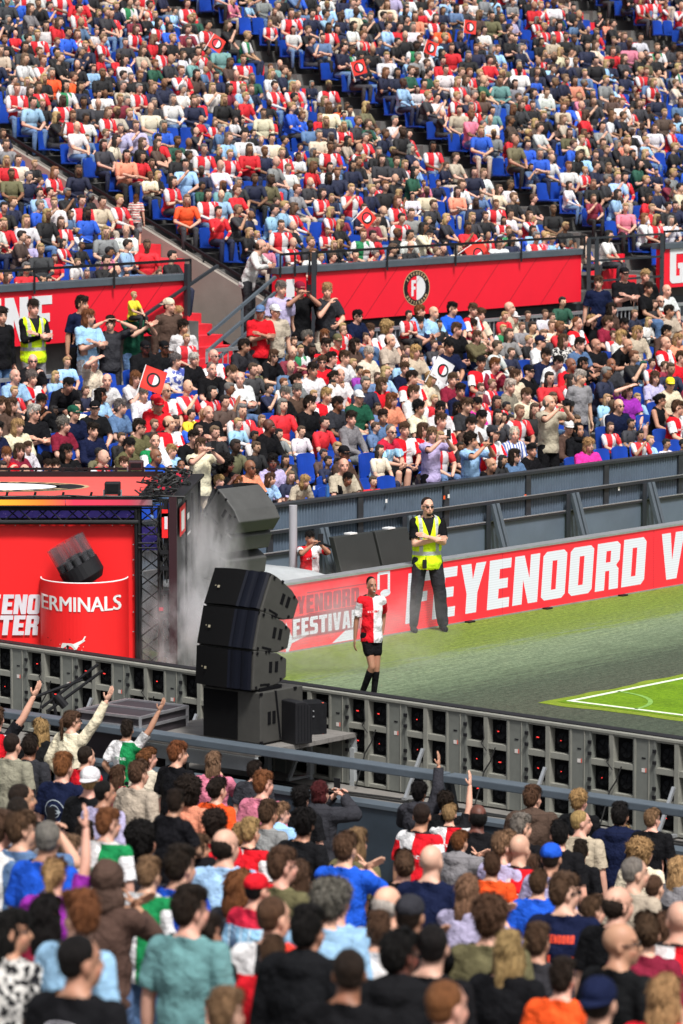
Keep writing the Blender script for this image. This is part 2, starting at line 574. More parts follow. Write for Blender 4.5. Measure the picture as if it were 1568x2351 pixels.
# corner mark of the pitch sits at u=-8.66, w=-8.2
struct('grass_margin', wob_sheet([(-8.98, -7.98), (20, -8.0), (20, -50), (-8.98, -50)], 0.004, 0.09), M['grass_edge'])
struct('pitch', wob_sheet([(-8.78, -8.12), (20, -8.2), (20, -50), (-8.78, -50)], 0.008, 0.05), M['grass'])
pl = MB()
for q in ((-8.70, 20, -8.26, -8.18), (-8.70, -8.62, -45, -8.26)):
    pl.add([W(q[0], q[2], 0.012), W(q[1], q[2], 0.012), W(q[1], q[3], 0.012), W(q[0], q[3], 0.012)], [(3, 2, 1, 0)])
arc = []
for i in range(15):
    a = pi / 2 * i / 14
    arc.append((W(-8.66 + 0.96 * cos(a), -8.22 - 0.96 * sin(a), 0.012), W(-8.66 + 1.02 * cos(a), -8.22 - 1.02 * sin(a), 0.012)))
for i in range(14):
    pl.add([arc[i][0], arc[i + 1][0], arc[i + 1][1], arc[i][1]], [(0, 1, 2, 3)], 1)
struct('pitch_marking', pl, [M['chalk'], plain('faded_chalk', (0.17, 0.33, 0.06), 0.9, var=0.3, scale=14)])

# ---- far stand, lower terrace
mb = MB()
for i in range(10):
    mb.uwbox(-20, 14, LW0 + LROW * i, LW0 + LROW * (i + 1), -2.4, LZ0 + LRISE * i)
mb.uwbox(-20, 14, 0.06, LW0, -2.4, LZ0 - 0.01)
struct('lower_terrace', mb, M['concrete_dark'])
mb = MB()
mb.uwbox(-20, 24, 8.35, 10.3, -2.4, 1.80)
struct('walkway', mb, M['concrete_dark'])
# ---- far stand, upper terrace, with its three stairways
AISLES = [(6.55, 7.35), (18.3, 19.1), (33.9, 34.7)]
blocks = [(-6, 6.45), (7.65, 17.75), (19.5, 33.0), (35.1, 52)]
mb = MB()
NR = 36
for i in range(NR):
    for a, c in blocks:
        if i < 4 and a < 0: c = 5.1
        mb.uwbox(a, c, UW0 - 0.3 + UROW * i, UW0 - 0.3 + UROW * (i + 1), -2.4, UZ0 + URISE * i)
mb.uwbox(52.01, 60, 10.2, 31, -2.4, 9)
struct('upper_terrace', mb, M['concrete_dark'])
ms, mc = MB(), MB()
for (a, c) in AISLES:
    for k in range(NR):
        w0 = UW0 - 0.3 + UROW * k
        z = UZ0 + URISE * k - 0.05
        if k < 4 and a < 7:
            continue
        ms.uwbox(a, c, w0, w0 + UROW, z - 0.6, z)
        if a > 7.5:
            mc.uwbox(a - (0.54 if a < 30 else 0.89), a - 0.003, w0, w0 + UROW, z - 0.6, z - 0.03)
            mc.uwbox(c + 0.003, c + 0.39, w0 + 0.1, w0 + UROW + 0.1, z - 0.6, z - 0.02)
# flight that leads down to the walkway through the gap in the red banner
for k in range(10):
    ms.uwbox(5.12, 6.4, 10.1 + 0.26 * k, 10.36 + 0.26 * k, 1.8, 2.35 + 0.18 * k)
struct('stairway', ms, M['red_step'])
mc.uwbox(1.9, 6.5, 9.2, 10.08, 1.81, 2.3)
mc.uwbox(16.6, 19.5, 9.3, 10.18, 1.81, 2.6)
struct('stair_landing', mc, M['concrete'])
# side wall of the first stairway
mb = MB()
n = 40
for k in range(n):
    w0, w1 = 10.3 + k * 0.5, 10.3 + (k + 1) * 0.5
    z0, z1 = upper_z(w0), upper_z(w1)
    mb.hexa([W(7.38, w0, z0 - 1), W(7.38, w1, z1 - 1), W(7.56, w1, z1 - 1), W(7.56, w0, z0 - 1),
             W(7.38, w0, z0 + 0.16), W(7.38, w1, z1 + 0.16), W(7.56, w1, z1 + 0.16), W(7.56, w0, z0 + 0.16)])
sw = mk('stair_side_wall', mb, M['beige_concrete'])
tag(sw, 'sloping beige concrete wall running up beside the left stairway of the upper tier', 'wall')
mb = MB()
mb.beam(W(7.47, 10.4, upper_z(10.4) + 0.32), W(7.47, 29, upper_z(29) + 0.32), 0.04, 0.05)
for k in range(12):
    w0 = 10.8 + k * 1.5
    mb.beam(W(7.47, w0, upper_z(w0) + 0.1), W(7.47, w0, upper_z(w0) + 0.32), 0.03, 0.03)
mk('handrail', mb, M['black'], sw)

# sheet coloured dark as the shaded void under the banner (upper tier access level)
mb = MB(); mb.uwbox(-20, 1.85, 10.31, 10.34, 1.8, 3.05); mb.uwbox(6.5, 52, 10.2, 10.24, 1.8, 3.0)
rw = mk('dark_void_sheet', mb, M['steel_dark'])
tag(rw, 'dark sheet standing for the shaded void below the red banner of the upper tier', 'wall')

# ---- roof over the upper tier, above the picture, which shades its last rows
mb = MB(); mb.uwbox(-30, 70, 21.5, 45, 16.0, 16.5)
struct('stand_roof', mb, M['concrete_dark'])

# ---- the red banners on the front of the upper tier
BW = 10.0
def u_at(px, py):
    return uw(guw(px, py, w=BW))[0]
def banner(px0, px1, label, text=None, tx=0.0, stripes=(), crest_px=None, zt=3.98, zb=3.06):
    u0, u1 = u_at(px0, 640), u_at(px1, 640)
    root = empty('banner', W((u0 + u1) / 2, BW, zb))
    tag(root, label, 'banner')
    mb = MB(); mb.uwbox(u0, u1, BW, BW + 0.12, zb, zt)
    mk('banner_sheet', mb, M['banner_red'], root)
    mb = MB(); mb.uwbox(u0 - 0.03, u1 + 0.03, BW - 0.05, BW + 0.22, zt + 0.002, zt + 0.12)
    mk('cap_beam', mb, M['rail_grey'], root, bevel=0.008)
    if stripes:
        mb = MB()
        for s_ in stripes:
            ub = u_at(s_, 700)
            mb.add([W(ub, BW - 0.004, zb + 0.01), W(ub + 0.02, BW - 0.004, zb + 0.01), W(ub + 1.0, BW - 0.004, zt - 0.01), W(ub + 0.98, BW - 0.004, zt - 0.01)], [(0, 1, 2, 3)])
        mk('banner_seam', mb, M['banner_line'], root)
    if text:
        mb = MB()
        ut = u_at(tx, 640)
        lettering(mb, text, lambda x, y: W(ut + x, BW - 0.008, zb + 0.08 + y), 0.74, gap=0.12, wide=1.05)
        mk('lettering', mb, M['banner_white'], root)
    # thin black rail above
    mb = MB()
    zr = zt + 0.36
    mb.beam(W(u0, BW - 0.08, zr), W(u1, BW - 0.08, zr), 0.045, 0.045)
    k = max(2, int((u1 - u0) / 1.9))
    for i in range(k + 1):
        uu = u0 + (u1 - u0) * i / k
        mb.beam(W(uu, BW - 0.08, zt - 0.05), W(uu, BW - 0.08, zr), 0.035, 0.035)
    mk('guard_rail', mb, M['black'], root)
    return root
banner(-320, 430, 'long red banner at left with the large white letters INE', 'LINE', -76, stripes=(150, 215, 285, 340))
bb = banner(636, 703, 'short red banner piece between the stair gap and a steel post', 'L', 656)
bm_ = banner(718, 1334, 'long red banner in the middle with the round club crest', stripes=(770, 835, 905, 1000, 1075, 1160, 1240))
cp = guw(956, 661, w=BW)
cu_, cw_ = uw(cp)
crest(lambda x, y, d: W(cu_ + x, BW - d, cp.z + y), 0, 0, 0.335, bm_, rx=1.18)
banner(1517, 1700, 'red banner at right edge with a white letter G', 'G', 1537, zb=3.2)
mb = MB()
mb.beam(W(u_at(711, 640), BW - 0.1, 1.8), W(u_at(711, 640), BW - 0.1, 4.35), 0.09, 0.09)
tag(mk('steel_post', mb, M['steel_dark']), 'dark steel post at the left end of the middle red banner', 'post')
mb = MB()
for px in (1342, 1360, 1510):
    mb.beam(W(u_at(px, 640), BW - 0.1, 1.8), W(u_at(px, 640), BW - 0.1, 4.3), 0.08, 0.08)
ua, ub = u_at(1342, 640), u_at(1510, 640)
for z in (2.75, 3.1, 3.45, 3.85, 4.3):
    mb.beam(W(ua, BW - 0.1, z), W(ub, BW - 0.1, z), 0.04, 0.04)
tag(mk('stair_gate', mb, M['steel_dark']), 'dark open railing across the stair gap right of the crest banner', 'railing')
mb = MB()
for px in (1445,):
    mb.uwbox(u_at(1430, 640), u_at(1480, 640), BW + 0.5, BW + 0.56, 2.7, 3.9)
tag(mk('gap_panel', mb, M['banner_red']), 'red panel behind the dark railing of the right stair gap', 'panel')

# handrails of the stair that comes down through the left gap
hr = empty('stair_handrail', W(4.5, 9.6, 1.8))
tag(hr, 'grey steel handrails sloping down beside the stair gap in the banner', 'handrail')
for w_ in (9.25, 9.7):
    mb = MB()
    for dz in (0.0, -0.28, -0.56):
        a = guw(478, 768, w=w_); c = guw(632, 636, w=w_)
        mb.beam(a + Vector((0, 0, dz)), c + Vector((0, 0, dz)), 0.05, 0.05)
    mb.beam(guw(556, 700, w=w_) - Vector((0, 0, 0.75)), guw(556, 700, w=w_) + Vector((0, 0, 0.02)), 0.05, 0.05)
    mk('rail', mb, M['rail_grey'], hr)
mb = MB()
a, c = guw(430, 606, w=9.9), guw(430, 725, w=9.9)
mb.beam(c, a, 0.08, 0.08)
a, c = guw(500, 610, w=9.9), guw(395, 690, w=9.9)
mb.beam(a, guw(300, 745, w=9.9), 0.05, 0.05)
tag(mk('steel_post', mb, M['steel_dark']), 'dark steel post with a sloping brace at the end of the left banner', 'post')

# ---- light grey bar fence behind the last row of the lower tier
def bar_fence(u0, u1, w, z0, z1, label, step=0.13, grp=None):
    root = empty('bar_fence', W((u0 + u1) / 2, w, z0))
    tag(root, label, 'fence')
    mb = MB()
    mb.beam(W(u0, w, z1), W(u1, w, z1), 0.06, 0.06)
    mb.beam(W(u0, w, z0 + 0.1), W(u1, w, z0 + 0.1), 0.05, 0.05)
    mk('top_rail', mb, M['galv'], root)
    mb = MB()
    k = int((u1 - u0) / step)
    for i in range(k + 1):
        uu = u0 + (u1 - u0) * i / k
        t = 0.05 if i % 14 == 0 else 0.022
        mb.beam(W(uu, w, z0), W(uu, w, z1 - 0.02), t, t)
    mk('bars', mb, M['galv'], root)
    return root
def fu(px, py): return uw(guw(px, py, w=8.75))[0]
bar_fence(fu(735, 740), fu(1338, 690), 8.75, 1.8, 2.98, 'pale grey bar fence below the middle red banner')
bar_fence(fu(1390, 690), fu(1700, 660), 8.75, 1.8, 2.98, 'pale grey bar fence at the right edge behind the last row')
bar_fence(fu(475, 790), fu(700, 760), 8.75, 1.8, 2.85, 'pale grey bar fence behind the boys below the stair handrail')
bar_fence(fu(-60, 800), fu(108, 785), 8.2, 1.8, 2.72, 'grey crowd barrier beside the steward at the left edge', 0.16)

# ---- front wall of the lower tier: corrugated sheet, rails, posts, struts
bw = empty('barrier_wall', W(-2, 0, 0))
tag(bw, 'long blue grey corrugated steel wall in front of the far stand', 'wall')
U0, U1 = -16.0, 10.0
mb = MB()
nrib = int((U1 - U0) / 0.0165)
prev = None
prof = [0, 0.028, 0.028, 0]
vs, fs = [], []
for i in range(nrib + 1):
    uu = U0 + (U1 - U0) * i / nrib
    d = prof[i % 4]
    vs += [W(uu, -0.03 - d, 0.80), W(uu, -0.03 - d, 1.50)]
for i in range(nrib):
    fs.append((2 * i, 2 * i + 2, 2 * i + 3, 2 * i + 1))
mb.add(vs, fs)
mb.uwbox(U0, U1, 0.0, 0.05, -0.5, 1.49)
mk('corrugated_sheet', mb, M['steel_blue'], bw)
mb = MB(); mb.uwbox(U0, U1, -0.10, 0.08, 1.502, 1.545)
mk('top_rail', mb, M['steel_dark'], bw)
mb = MB(); mb.uwbox(U0, U1, -0.13, -0.062, 1.13, 1.175)
mb.uwbox(U0, U1, -0.131, -0.10, 1.176, 1.185, 1)
mk('middle_rail', mb, [M['steel_dark'], M['galv']], bw)
mb = MB()
mb.uwbox(U0, U1, -0.10, -0.061, -0.1, 0.82)
mk('flat_panel', mb, M['steel_panel'], bw)
mb = MB(); mb.uwbox(U0, U1, -0.14, -0.104, 0.83, 0.86)
mb.uwbox(U0, U1, -0.145, -0.104, 0.862, 0.874, 1)
mk('lower_rail', mb, [M['steel_dark'], M['galv']], bw)
su = [uw(guw(px, 1150, w=-0.1))[0] for px in (1129, 1308, 1486)]
pitch_u = (su[2] - su[0]) / 2
for k in range(-7, 5):
    uu = su[0] + pitch_u * k
    if uu > 9.5: continue
    mb = MB()
    for dd in (-0.055, 0.055):
        mb.beam(W(uu + dd, -0.15, 1.13), W(uu + dd, -0.52, 0.0), 0.065, 0.07, up=D1)
    mk('strut', mb, M['rail_grey'], bw, bevel=0.004)
    mb = MB()
    mb.uwbox(uu - 0.20, uu - 0.10, -0.165, -0.146, 0.0, 1.13)
    mk('post', mb, M['steel_dark'], bw)
    mb = MB()
    mb.uwbox(uu + 0.88, uu + 1.0, -0.09, -0.063, 0.875, 1.50)
    mk('post', mb, M['steel_dark'], bw)
for px, py, mt in ((1204, 1142, 'white'), (1206, 1139, 'orange'), (1421, 1122, 'white'), (1020, 1142, 'orange'), (1030, 1139, 'white'), (887, 1150, 'white'), (721, 1120, 'white')):
    g = guw(px, py, w=-0.105)
    u_, w_ = uw(g)
    mb = MB(); mb.uwbox(u_ - 0.022, u_ + 0.022, w_ - 0.001, w_ + 0.001, g.z - 0.028, g.z + 0.028)
    mk('sticker', mb, M[mt], bw)

# ---- far LED advertising board
LWP = -2.85
def lu(px, py): return uw(guw(px, py, w=LWP))[0]
LU0, LU1, LH = lu(655, 1420), 8.2, 0.93
fb = empty('led_board', W(-2, LWP, 0))
tag(fb, 'red advertising screen along the far side of the grass, showing FEYENOORD in white', 'advertising board')
mb = MB(); mb.uwbox(LU0, LU1, LWP, LWP + 0.16, 0.02, LH - 0.02)
mk('screen', mb, M['led_red'], fb)
mb = MB(); mb.uwbox(LU0 - 0.03, LU1, LWP - 0.02, LWP + 0.2, LH - 0.018, LH + 0.012)
mb.uwbox(LU0 - 0.03, LU1, LWP - 0.012, LWP + 0.2, 0.0, 0.018)
mk('frame', mb, M['galv'], fb)
def face(u0, z0, du=-1.0):
    return lambda x, y: W(u0 + x, LWP - 0.003, z0 + y)
x0 = lu(930, 1380)
letters_end = lu(1478, 1290)
mb = MB()
t_w = sum(glyph_w(c) for c in 'FEYENOORD') + 0.1 * 8
size = 0.70
wide = ((letters_end - x0) / size - 0.12 * 8) / sum(glyph_w(c) for c in 'FEYENOORD')
lettering(mb, 'FEYENOORD', face(x0, 0.12), size, gap=0.12, wide=wide, slant=0.10)
lettering(mb, 'V', face(lu(1515, 1290), 0.12), size, gap=0.12, wide=wide, slant=0.06)
mk('lettering', mb, M['led_white'], fb)
# festival logo: dark lettering over a dark lined block
fx = lu(672, 1440); fe = lu(822, 1410)
mb = MB()
mb2 = MB()
hh = LH
zl = 0.20
mb.add([face(fx - 0.02, zl - 0.03)(0, 0), face(fe + 0.04, zl - 0.03)(0, 0), face(fe + 0.04, zl - 0.03)(0, 0.30), face(fx - 0.02, zl - 0.03)(0, 0.30)], [(0, 1, 2, 3)])
mk('logo_backing', mb, M['led_dark_red'], fb)
wd = ((fe - fx) / 0.24 - 0.1 * 7) / sum(glyph_w(c) for c in 'FESTIVAL')
lettering(mb2, 'FESTIVAL', lambda x, y: W(fx + x, LWP - 0.006, zl + y), 0.24, gap=0.1, wide=wd)
mk('lettering', mb2, M['led_white'], fb)
mb = MB()
f2 = lu(682, 1390); f3 = lu(838, 1370)
wd = ((f3 - f2) / 0.25 - 0.1 * 7) / sum(glyph_w(c) for c in 'YENOORD')
lettering(mb, 'YENOORD', face(f2, 0.50), 0.24, gap=0.1, wide=wd * 0.96)
for (a, b_) in ((0.475, 0.487), (0.765, 0.777)):
    mb.add([face(f2 + 0.2, a)(0, 0), face(f3 + 0.05, a)(0, 0), face(f3 + 0.05, b_)(0, 0), face(f2 + 0.2, b_)(0, 0)], [(0, 1, 2, 3)])
mk('lettering', mb, M['led_dark_red'], fb)
# music note and white corner sparks
mb = MB()
n0, n1 = lu(866, 1330), lu(895, 1325)
fz = face(0, 0)
for (a, b_, c, d) in ((n0 + 0.02, n1, 0.86, 0.90), (n1 - 0.05, n1, 0.60, 0.88), (n0, n0 + 0.05, 0.66, 0.88)):
    mb.add([fz(a, c), fz(b_, c), fz(b_, d), fz(a, d)], [(0, 1, 2, 3)])
disc(mb, fz, n1 - 0.10, 0.60, 0.11, 0.05)
s0 = lu(656, 1470)
mb.add([fz(s0, 0.02), fz(s0 + 0.06, 0.02), fz(s0 + 0.12, 0.12), fz(s0 + 0.55, 0.22), fz(s0 + 0.12, 0.22), fz(s0, 0.42)], [(0, 1, 2, 3, 4, 5)])
s1 = lu(800, 1455)
mb.add([fz(s1 - 0.35, 0.03), fz(s1 + 0.15, 0.03), fz(s1 + 0.15, 0.25), fz(s1 + 0.02, 0.22)], [(0, 1, 2, 3)])
mk('graphic', mb, M['led_white'], fb)
for px in (575, 1072, 1250, 1423):
    if px < 700: continue
    u_ = lu(px, 1400)
    mb = MB(); mb.uwbox(u_ - 0.07, u_ + 0.07, LWP - 0.10, LWP - 0.013, 0.0, 0.025)
    mk('foot', mb, M['black'], fb, bevel=0.004)
for px in (1153, 1500):
    u_ = lu(px, 1300)
    mb = MB(); mb.add([fz(u_, 0.02), fz(u_ + 0.008, 0.02), fz(u_ + 0.008, 0.9), fz(u_, 0.9)], [(0, 1, 2, 3)])
    mk('module_seam', mb, M['led_dark_red'], fb)

# grey domed cover at the board's left end
mb = MB()
nU, nW_ = 16, 10
uc0, uc1 = lu(540, 1400), LU0 + 1.3
grid = []
for i in range(nU + 1):
    for j in range(nW_ + 1):
        a, b_ = i / nU, j / nW_
        z = 0.90 + 0.17 * (1 - (2 * a - 1) ** 2) ** 0.6 * (1 - (2 * b_ - 1) ** 4) + 0.008 * noise.noise(Vector((a * 9, b_ * 9, 0)))
        grid.append(W(uc0 + (uc1 - uc0) * a, LWP + 0.25 + 1.3 * b_, z))
fs = [(i * (nW_ + 1) + j, (i + 1) * (nW_ + 1) + j, (i + 1) * (nW_ + 1) + j + 1, i * (nW_ + 1) + j + 1) for i in range(nU) for j in range(nW_)]
mb.add(grid, fs)
mb.uwbox(uc0 + 0.02, uc1 - 0.02, LWP + 0.27, LWP + 1.53, 0.0, 0.89)
tag(mk('board_cover', mb, M['cover_grey'], smooth=False), 'grey domed cover behind the left end of the red board', 'cover')

# white pole behind the board
pb = guw(673, 1305, w=-1.5)
mb = MB(); mb.tube((pb.x, pb.y, 0), (pb.x, pb.y, guw(673, 1160, w=-1.5).z), 0.058, n=20)
tag(mk('pole', mb, M['pole_grey'], smooth=False), 'thick pale grey pole in front of the corrugated wall', 'pole')

# two dark screens leaning against the wall
for i, (xa, xb, lab) in enumerate(((778, 868, 'dark blank screen panel beside the wall strut, left of its twin'), (873, 948, 'dark blank screen panel right next to the standing steward'))):
    w_ = -0.75
    ua, ub = uw(guw(xa, 1200, w=w_))[0], uw(guw(xb, 1200, w=w_))[0]
    root = empty('screen_panel', W((ua + ub) / 2, w_, 0))
    tag(root, lab, 'screen')
    mb = MB()
    mb.hexa([W(ua, w_ - 0.2, 0.1), W(ua, w_ - 0.1, 0.1), W(ub, w_ - 0.1, 0.1), W(ub, w_ - 0.2, 0.1),
             W(ua, w_ + 0.1, 1.06), W(ua, w_ + 0.2, 1.06), W(ub, w_ + 0.2, 1.06), W(ub, w_ + 0.1, 1.06)])
    mk('panel', mb, plain('dark_panel%d' % i, (0.022, 0.024, 0.022), 0.5, var=0.15), root, bevel=0.012)
    mb = MB()
    um = (ua + ub) / 2
    mb.uwbox(um - 0.08, um + 0.08, w_ + 0.09, w_ + 0.21, 1.064, 1.085)
    mk('handle', mb, M['white'], root)
    mb = MB()
    mb.beam(W(ua + 0.02, w_ + 0.1, 0.9), W(ua + 0.02, -0.2, 1.0), 0.03, 0.03)
    mb.beam(W(um, w_ + 0.05, 0.0), W(um, w_ - 0.15, 0.12), 0.2, 0.05)
    mk('stand_leg', mb, M['black'], root)

# =================================================================== NEAR LED BOARD (seen from behind)
p0, p1 = gz(-75, 1464.0, 1.0), gz(1640, 1709, 1.0)
p0.z = p1.z = 0
BD = (p1 - p0).normalized()          # along the board to the right
BN = Vector((-BD.y, BD.x, 0))        # away from the camera
if BN.y < 0: BN = -BN
BL = (p1 - p0).length + 3.5
def NB(s, d, z):
    """s metres along the board, d metres behind it (towards the camera is negative)"""
    return p0 + BD * s + BN * d + Vector((0, 0, z))
def nbox(mb, s0, s1, d0, d1, z0, z1, mi=0):
    return mb.hexa([NB(s0, d0, z0), NB(s1, d0, z0), NB(s1, d1, z0), NB(s0, d1, z0), NB(s0, d0, z1), NB(s1, d0, z1), NB(s1, d1, z1), NB(s0, d1, z1)], mi)
nb = empty('led_board', NB(BL / 2, 0, 0))
tag(nb, 'near advertising board seen from behind, grey cabinets with rows of black fans', 'advertising board')
mb = MB(); nbox(mb, 0, BL, -0.09, 0.12, 0.975, 1.0); nbox(mb, 0, BL, -0.02, 0.125, 1.001, 1.012, 1)
mk('top_cap', mb, [M['alu_light'], M['black']], nb)
mb = MB(); nbox(mb, 0, BL, 0.06, 0.10, 0.0, 0.974)
mk('screen', mb, M['black_matte'], nb)
PITCH = 0.858
ncab = int(BL / PITCH)
S0 = 0.25
cab_mesh = fan_mesh = None
M['label_white'] = plain('label_white', (0.62, 0.58, 0.55), 0.6)
M['label_red'] = plain('label_red', (0.6, 0.10, 0.06), 0.6)
m, ns, ln, b = newmat('status_light')
b.inputs['Base Color'].default_value = (0.5, 0.02, 0.02, 1)
b.inputs['Emission Color'].default_value = (1, 0.05, 0.04, 1)
b.inputs['Emission Strength'].default_value = 1.0
M['status'] = m
ROT_B = Matrix.Rotation(atan2(BD.y, BD.x), 4, 'Z')
def loc_box(mb, x0, x1, y0, y1, z0, z1, mi=0):
    return mb.hexa([(x0, y0, z0), (x1, y0, z0), (x1, y1, z0), (x0, y1, z0), (x0, y0, z1), (x1, y0, z1), (x1, y1, z1), (x0, y1, z1)], mi)
XC = [(0.03, 0.27), (0.33, 0.58)]     # the two columns of fan bays, then the wide pillar
ZR = [(0.035, 0.29), (0.355, 0.62), (0.685, 0.95)]
cb = MB()
loc_box(cb, 0, 0.028, -0.08, 0.055, 0.0, 0.972)
loc_box(cb, 0.272, 0.328, -0.085, 0.055, 0.0, 0.971, 1)
loc_box(cb, 0.582, 0.855, -0.075, 0.055, 0.0, 0.972)
loc_box(cb, 0.60, 0.625, -0.082, -0.0752, 0.0, 0.965, 1)
loc_box(cb, 0.79, 0.80, -0.083, -0.0752, 0.0, 0.965, 1)
for (a, c) in XC:
    for z0, z1 in ((0.0, 0.033), (0.292, 0.353), (0.622, 0.683), (0.952, 0.97)):
        loc_box(cb, a - 0.0015, c + 0.0015, -0.075, 0.05, z0, z1, 1)
loc_box(cb, 0.70, 0.745, -0.079, -0.0753, 0.62, 0.66, 2)
loc_box(cb, 0.747, 0.76, -0.079, -0.0753, 0.62, 0.665, 3)
loc_box(cb, 0.70, 0.75, -0.079, -0.0753, 0.76, 0.775, 4)
for z in (0.84, 0.72, 0.45, 0.36):
    loc_box(cb, 0.0, 0.035, -0.105, -0.0803, z, z + 0.035, 4)
fn = MB()
fn.box((0, 0.0, 0.127), (0.235, 0.05, 0.245))
for k in range(16):
    pass
fn.tube((0.0, -0.024, 0.12), (0.0, -0.045, 0.12), 0.088, 0.075, 20, 1)
for k in range(5):
    a = 2 * pi * k / 5
    fn.beam((0, -0.048, 0.12), (0.075 * cos(a), -0.048, 0.12 + 0.075 * sin(a)), 0.012, 0.006, 0)
st = MB(); st.tube((0, -0.05, 0), (0, -0.058, 0), 0.0075, n=8)
first = {}
def link_copy(key, name, mbuild, mats, parent, loc, rot):
    if key not in first:
        o = mk(name, mbuild, mats, None, origin=(0, 0, 0))
        first[key] = o.data
    else:
        o = bpy.data.objects.new(name, first[key])
        COL.objects.link(o)
    o.parent = parent
    o.location = loc
    o.rotation_euler = (0, 0, rot)
    return o
for i in range(ncab):
    base = NB(S0 + PITCH * i, 0, 0) - nb.location
    c_ = link_copy('cab', 'cabinet', cb, [M['alu_grey'], M['alu_light'], M['label_white'], M['label_red'], M['black']], nb, base, atan2(BD.y, BD.x))
    for (a, c) in XC:
        for r_, (z0, z1) in enumerate(ZR):
            f_ = link_copy('fan', 'fan_unit', fn, [M['black_matte'], M['fan']], c_, ((a + c) / 2, 0.02, z0 + 0.005), 0)
    if i % 1 == 0:
        sb = MB()
        for (a, c) in XC:
            for r_, (z0, z1) in enumerate(ZR):
                if rng.random() < 0.5:
                    sb.tube(((a + c) / 2 + rng.uniform(-0.05, 0.02), -0.03, z0 + 0.13), ((a + c) / 2 - 0.01, -0.037, z0 + 0.13), 0.0055, n=8)
        s_ = mk('status_light', sb, M['status'], None, origin=(0, 0, 0))
        s_.parent = c_
        s_.location = (0, 0, 0)
# cables and supporting braces behind the board
for i in range(ncab):
    s = S0 + PITCH * i
    if i % 2 == 0:
        mb = MB()
        mb.beam(NB(s + 0.29, -0.11, 0.52), NB(s + 0.31, -0.42, 0.02), 0.035, 0.03)
        mb.beam(NB(s + 0.31, -0.10, 0.02), NB(s + 0.31, -0.45, 0.02), 0.05, 0.03)
        mk('brace', mb, M['galv'], nb)
    else:
        mb = MB()
        pts = [NB(s + 0.45, -0.10, 0.65), NB(s + 0.40, -0.12, 0.50), NB(s + 0.32, -0.13, 0.38), NB(s + 0.29, -0.16, 0.22), NB(s + 0.27, -0.22, 0.03)]
        mb.path(pts, 0.008)
        pts = [NB(s + 0.28, -0.10, 0.86), NB(s + 0.31, -0.12, 0.74), NB(s + 0.27, -0.12, 0.68), NB(s + 0.33, -0.10, 0.60)]
        mb.path(pts, 0.006)
        mk('cable', mb, M['rubber'], nb)

# strip between board and stand: paving, wall, rail
mb = MB()
mb.uwbox(-16.75, -14.21, -40, 8, -2.4, -0.02)
struct('service_path', mb, M['concrete'])
fw_ = empty('front_wall', W(-16.9, -10, -1.2))
tag(fw_, 'dark blue steel front wall of the near stand with the grey rail above it', 'wall')
mb = MB(); mb.uwbox(-17.0, -16.85, -40, 6, -1.6, 0.30)
mk('wall_panel', mb, plain('front_wall_paint', (0.028, 0.042, 0.058), 0.5, var=0.2), fw_)
mb = MB(); mb.uwbox(-17.02, -16.80, -40, 6, 0.302, 0.34)
mk('coping', mb, M['rail_grey'], fw_)
for k in range(5):
    wa, wb_ = [(-1.0, 6), (-8.2, -1.02), (-12.55, -8.22), (-19.0, -12.60), (-30, -19.02)][k]
    mb = MB(); mb.uwbox(RAIL_U - 0.10, RAIL_U + 0.10, wa, wb_, 0.60, 0.68)
    mk('rail', mb, M['rail_grey'], fw_, bevel=0.01)
for wv in (-1.01, -8.21, -12.57, -19.01):
    mb = MB()
    mb.uwbox(RAIL_U - 0.12, RAIL_U - 0.05, wv - 0.05, wv + 0.05, -1.2, 0.595)
    mb.beam(W(RAIL_U + 0.05, wv, 0.6), W(RAIL_U + 0.25, wv, -0.1), 0.06, 0.06)
    mk('rail_post', mb, M['steel_dark'], fw_)
# near stand terrace
mb = MB()
for i in range(40):
    ua = -17.03 - 0.8 * i
    mb.uwbox(ua - 0.8, ua, -50, 8, -2.5, -1.25 + 0.15 * i)
struct('near_terrace', mb, M['concrete'])
# loose cables lying on the service path
mb = MB()
for k in range(6):
    pts = []
    u = -15.2 - 0.16 * k
    for j in range(30):
        wv = -6 - j * 0.5
        pts.append(W(u + 0.10 * noise.noise(Vector((j * 0.35, k * 3.1, 0))), wv, 0.0 + 0.012 * (k % 3)))
    mb.path(pts, 0.013, 5)
tag(mk('cable_run', mb, M['rubber']), 'black cables lying along the paving behind the near board', 'cables')
# =================================================================== STAGE (left), speakers, cases
YS = 50.6
def S(px, py, Y=YS):
    return gY(px, py, Y)
def sx(px, Y=YS): return gY(px, 1300, Y).x
def sz(py, Y=YS): return gY(400, py, Y).z
stage = empty('stage', (sx(100), YS, 0))
tag(stage, 'red fronted show stage with black truss tower and printed red banners at left', 'stage')
M['print_red'] = plain('printed_red_fabric', (0.82, 0.010, 0.012), 0.55, var=0.05, scale=0.9)
M['print_white'] = plain('print_white', (0.66, 0.64, 0.70), 0.6)
M['print_pure'] = plain('print_pure_white', (0.80, 0.78, 0.78), 0.6)
M['roof_red'] = plain('roof_red', (0.78, 0.09, 0.075), 0.5, var=0.06)
M['truss'] = plain('truss_black', (0.012, 0.012, 0.014), 0.35, metal=0.3, var=0.2)
M['maroon'] = plain('maroon_post', (0.028, 0.006, 0.010), 0.5)
m, ns, ln, b = newmat('night_blue_screen')
co = objco(ns, ln)
f = noise_fac(ns, ln, 2.2, 5, co, 0.7, 0.35, 0.7)
v = node(ns, 'ShaderNodeTexVoronoi'); v.inputs['Scale'].default_value = 26
ln.new(co, v.inputs['Vector'])
spark = math2(ns, ln, 'LESS_THAN', v.outputs['Distance'], 0.10)
a = mixc(ns, ln, f, (0.010, 0.010, 0.06), (0.045, 0.028, 0.17))
a = mixc(ns, ln, math2(ns, ln, 'MULTIPLY', spark, 0.4), a, (0.5, 0.35, 0.6))
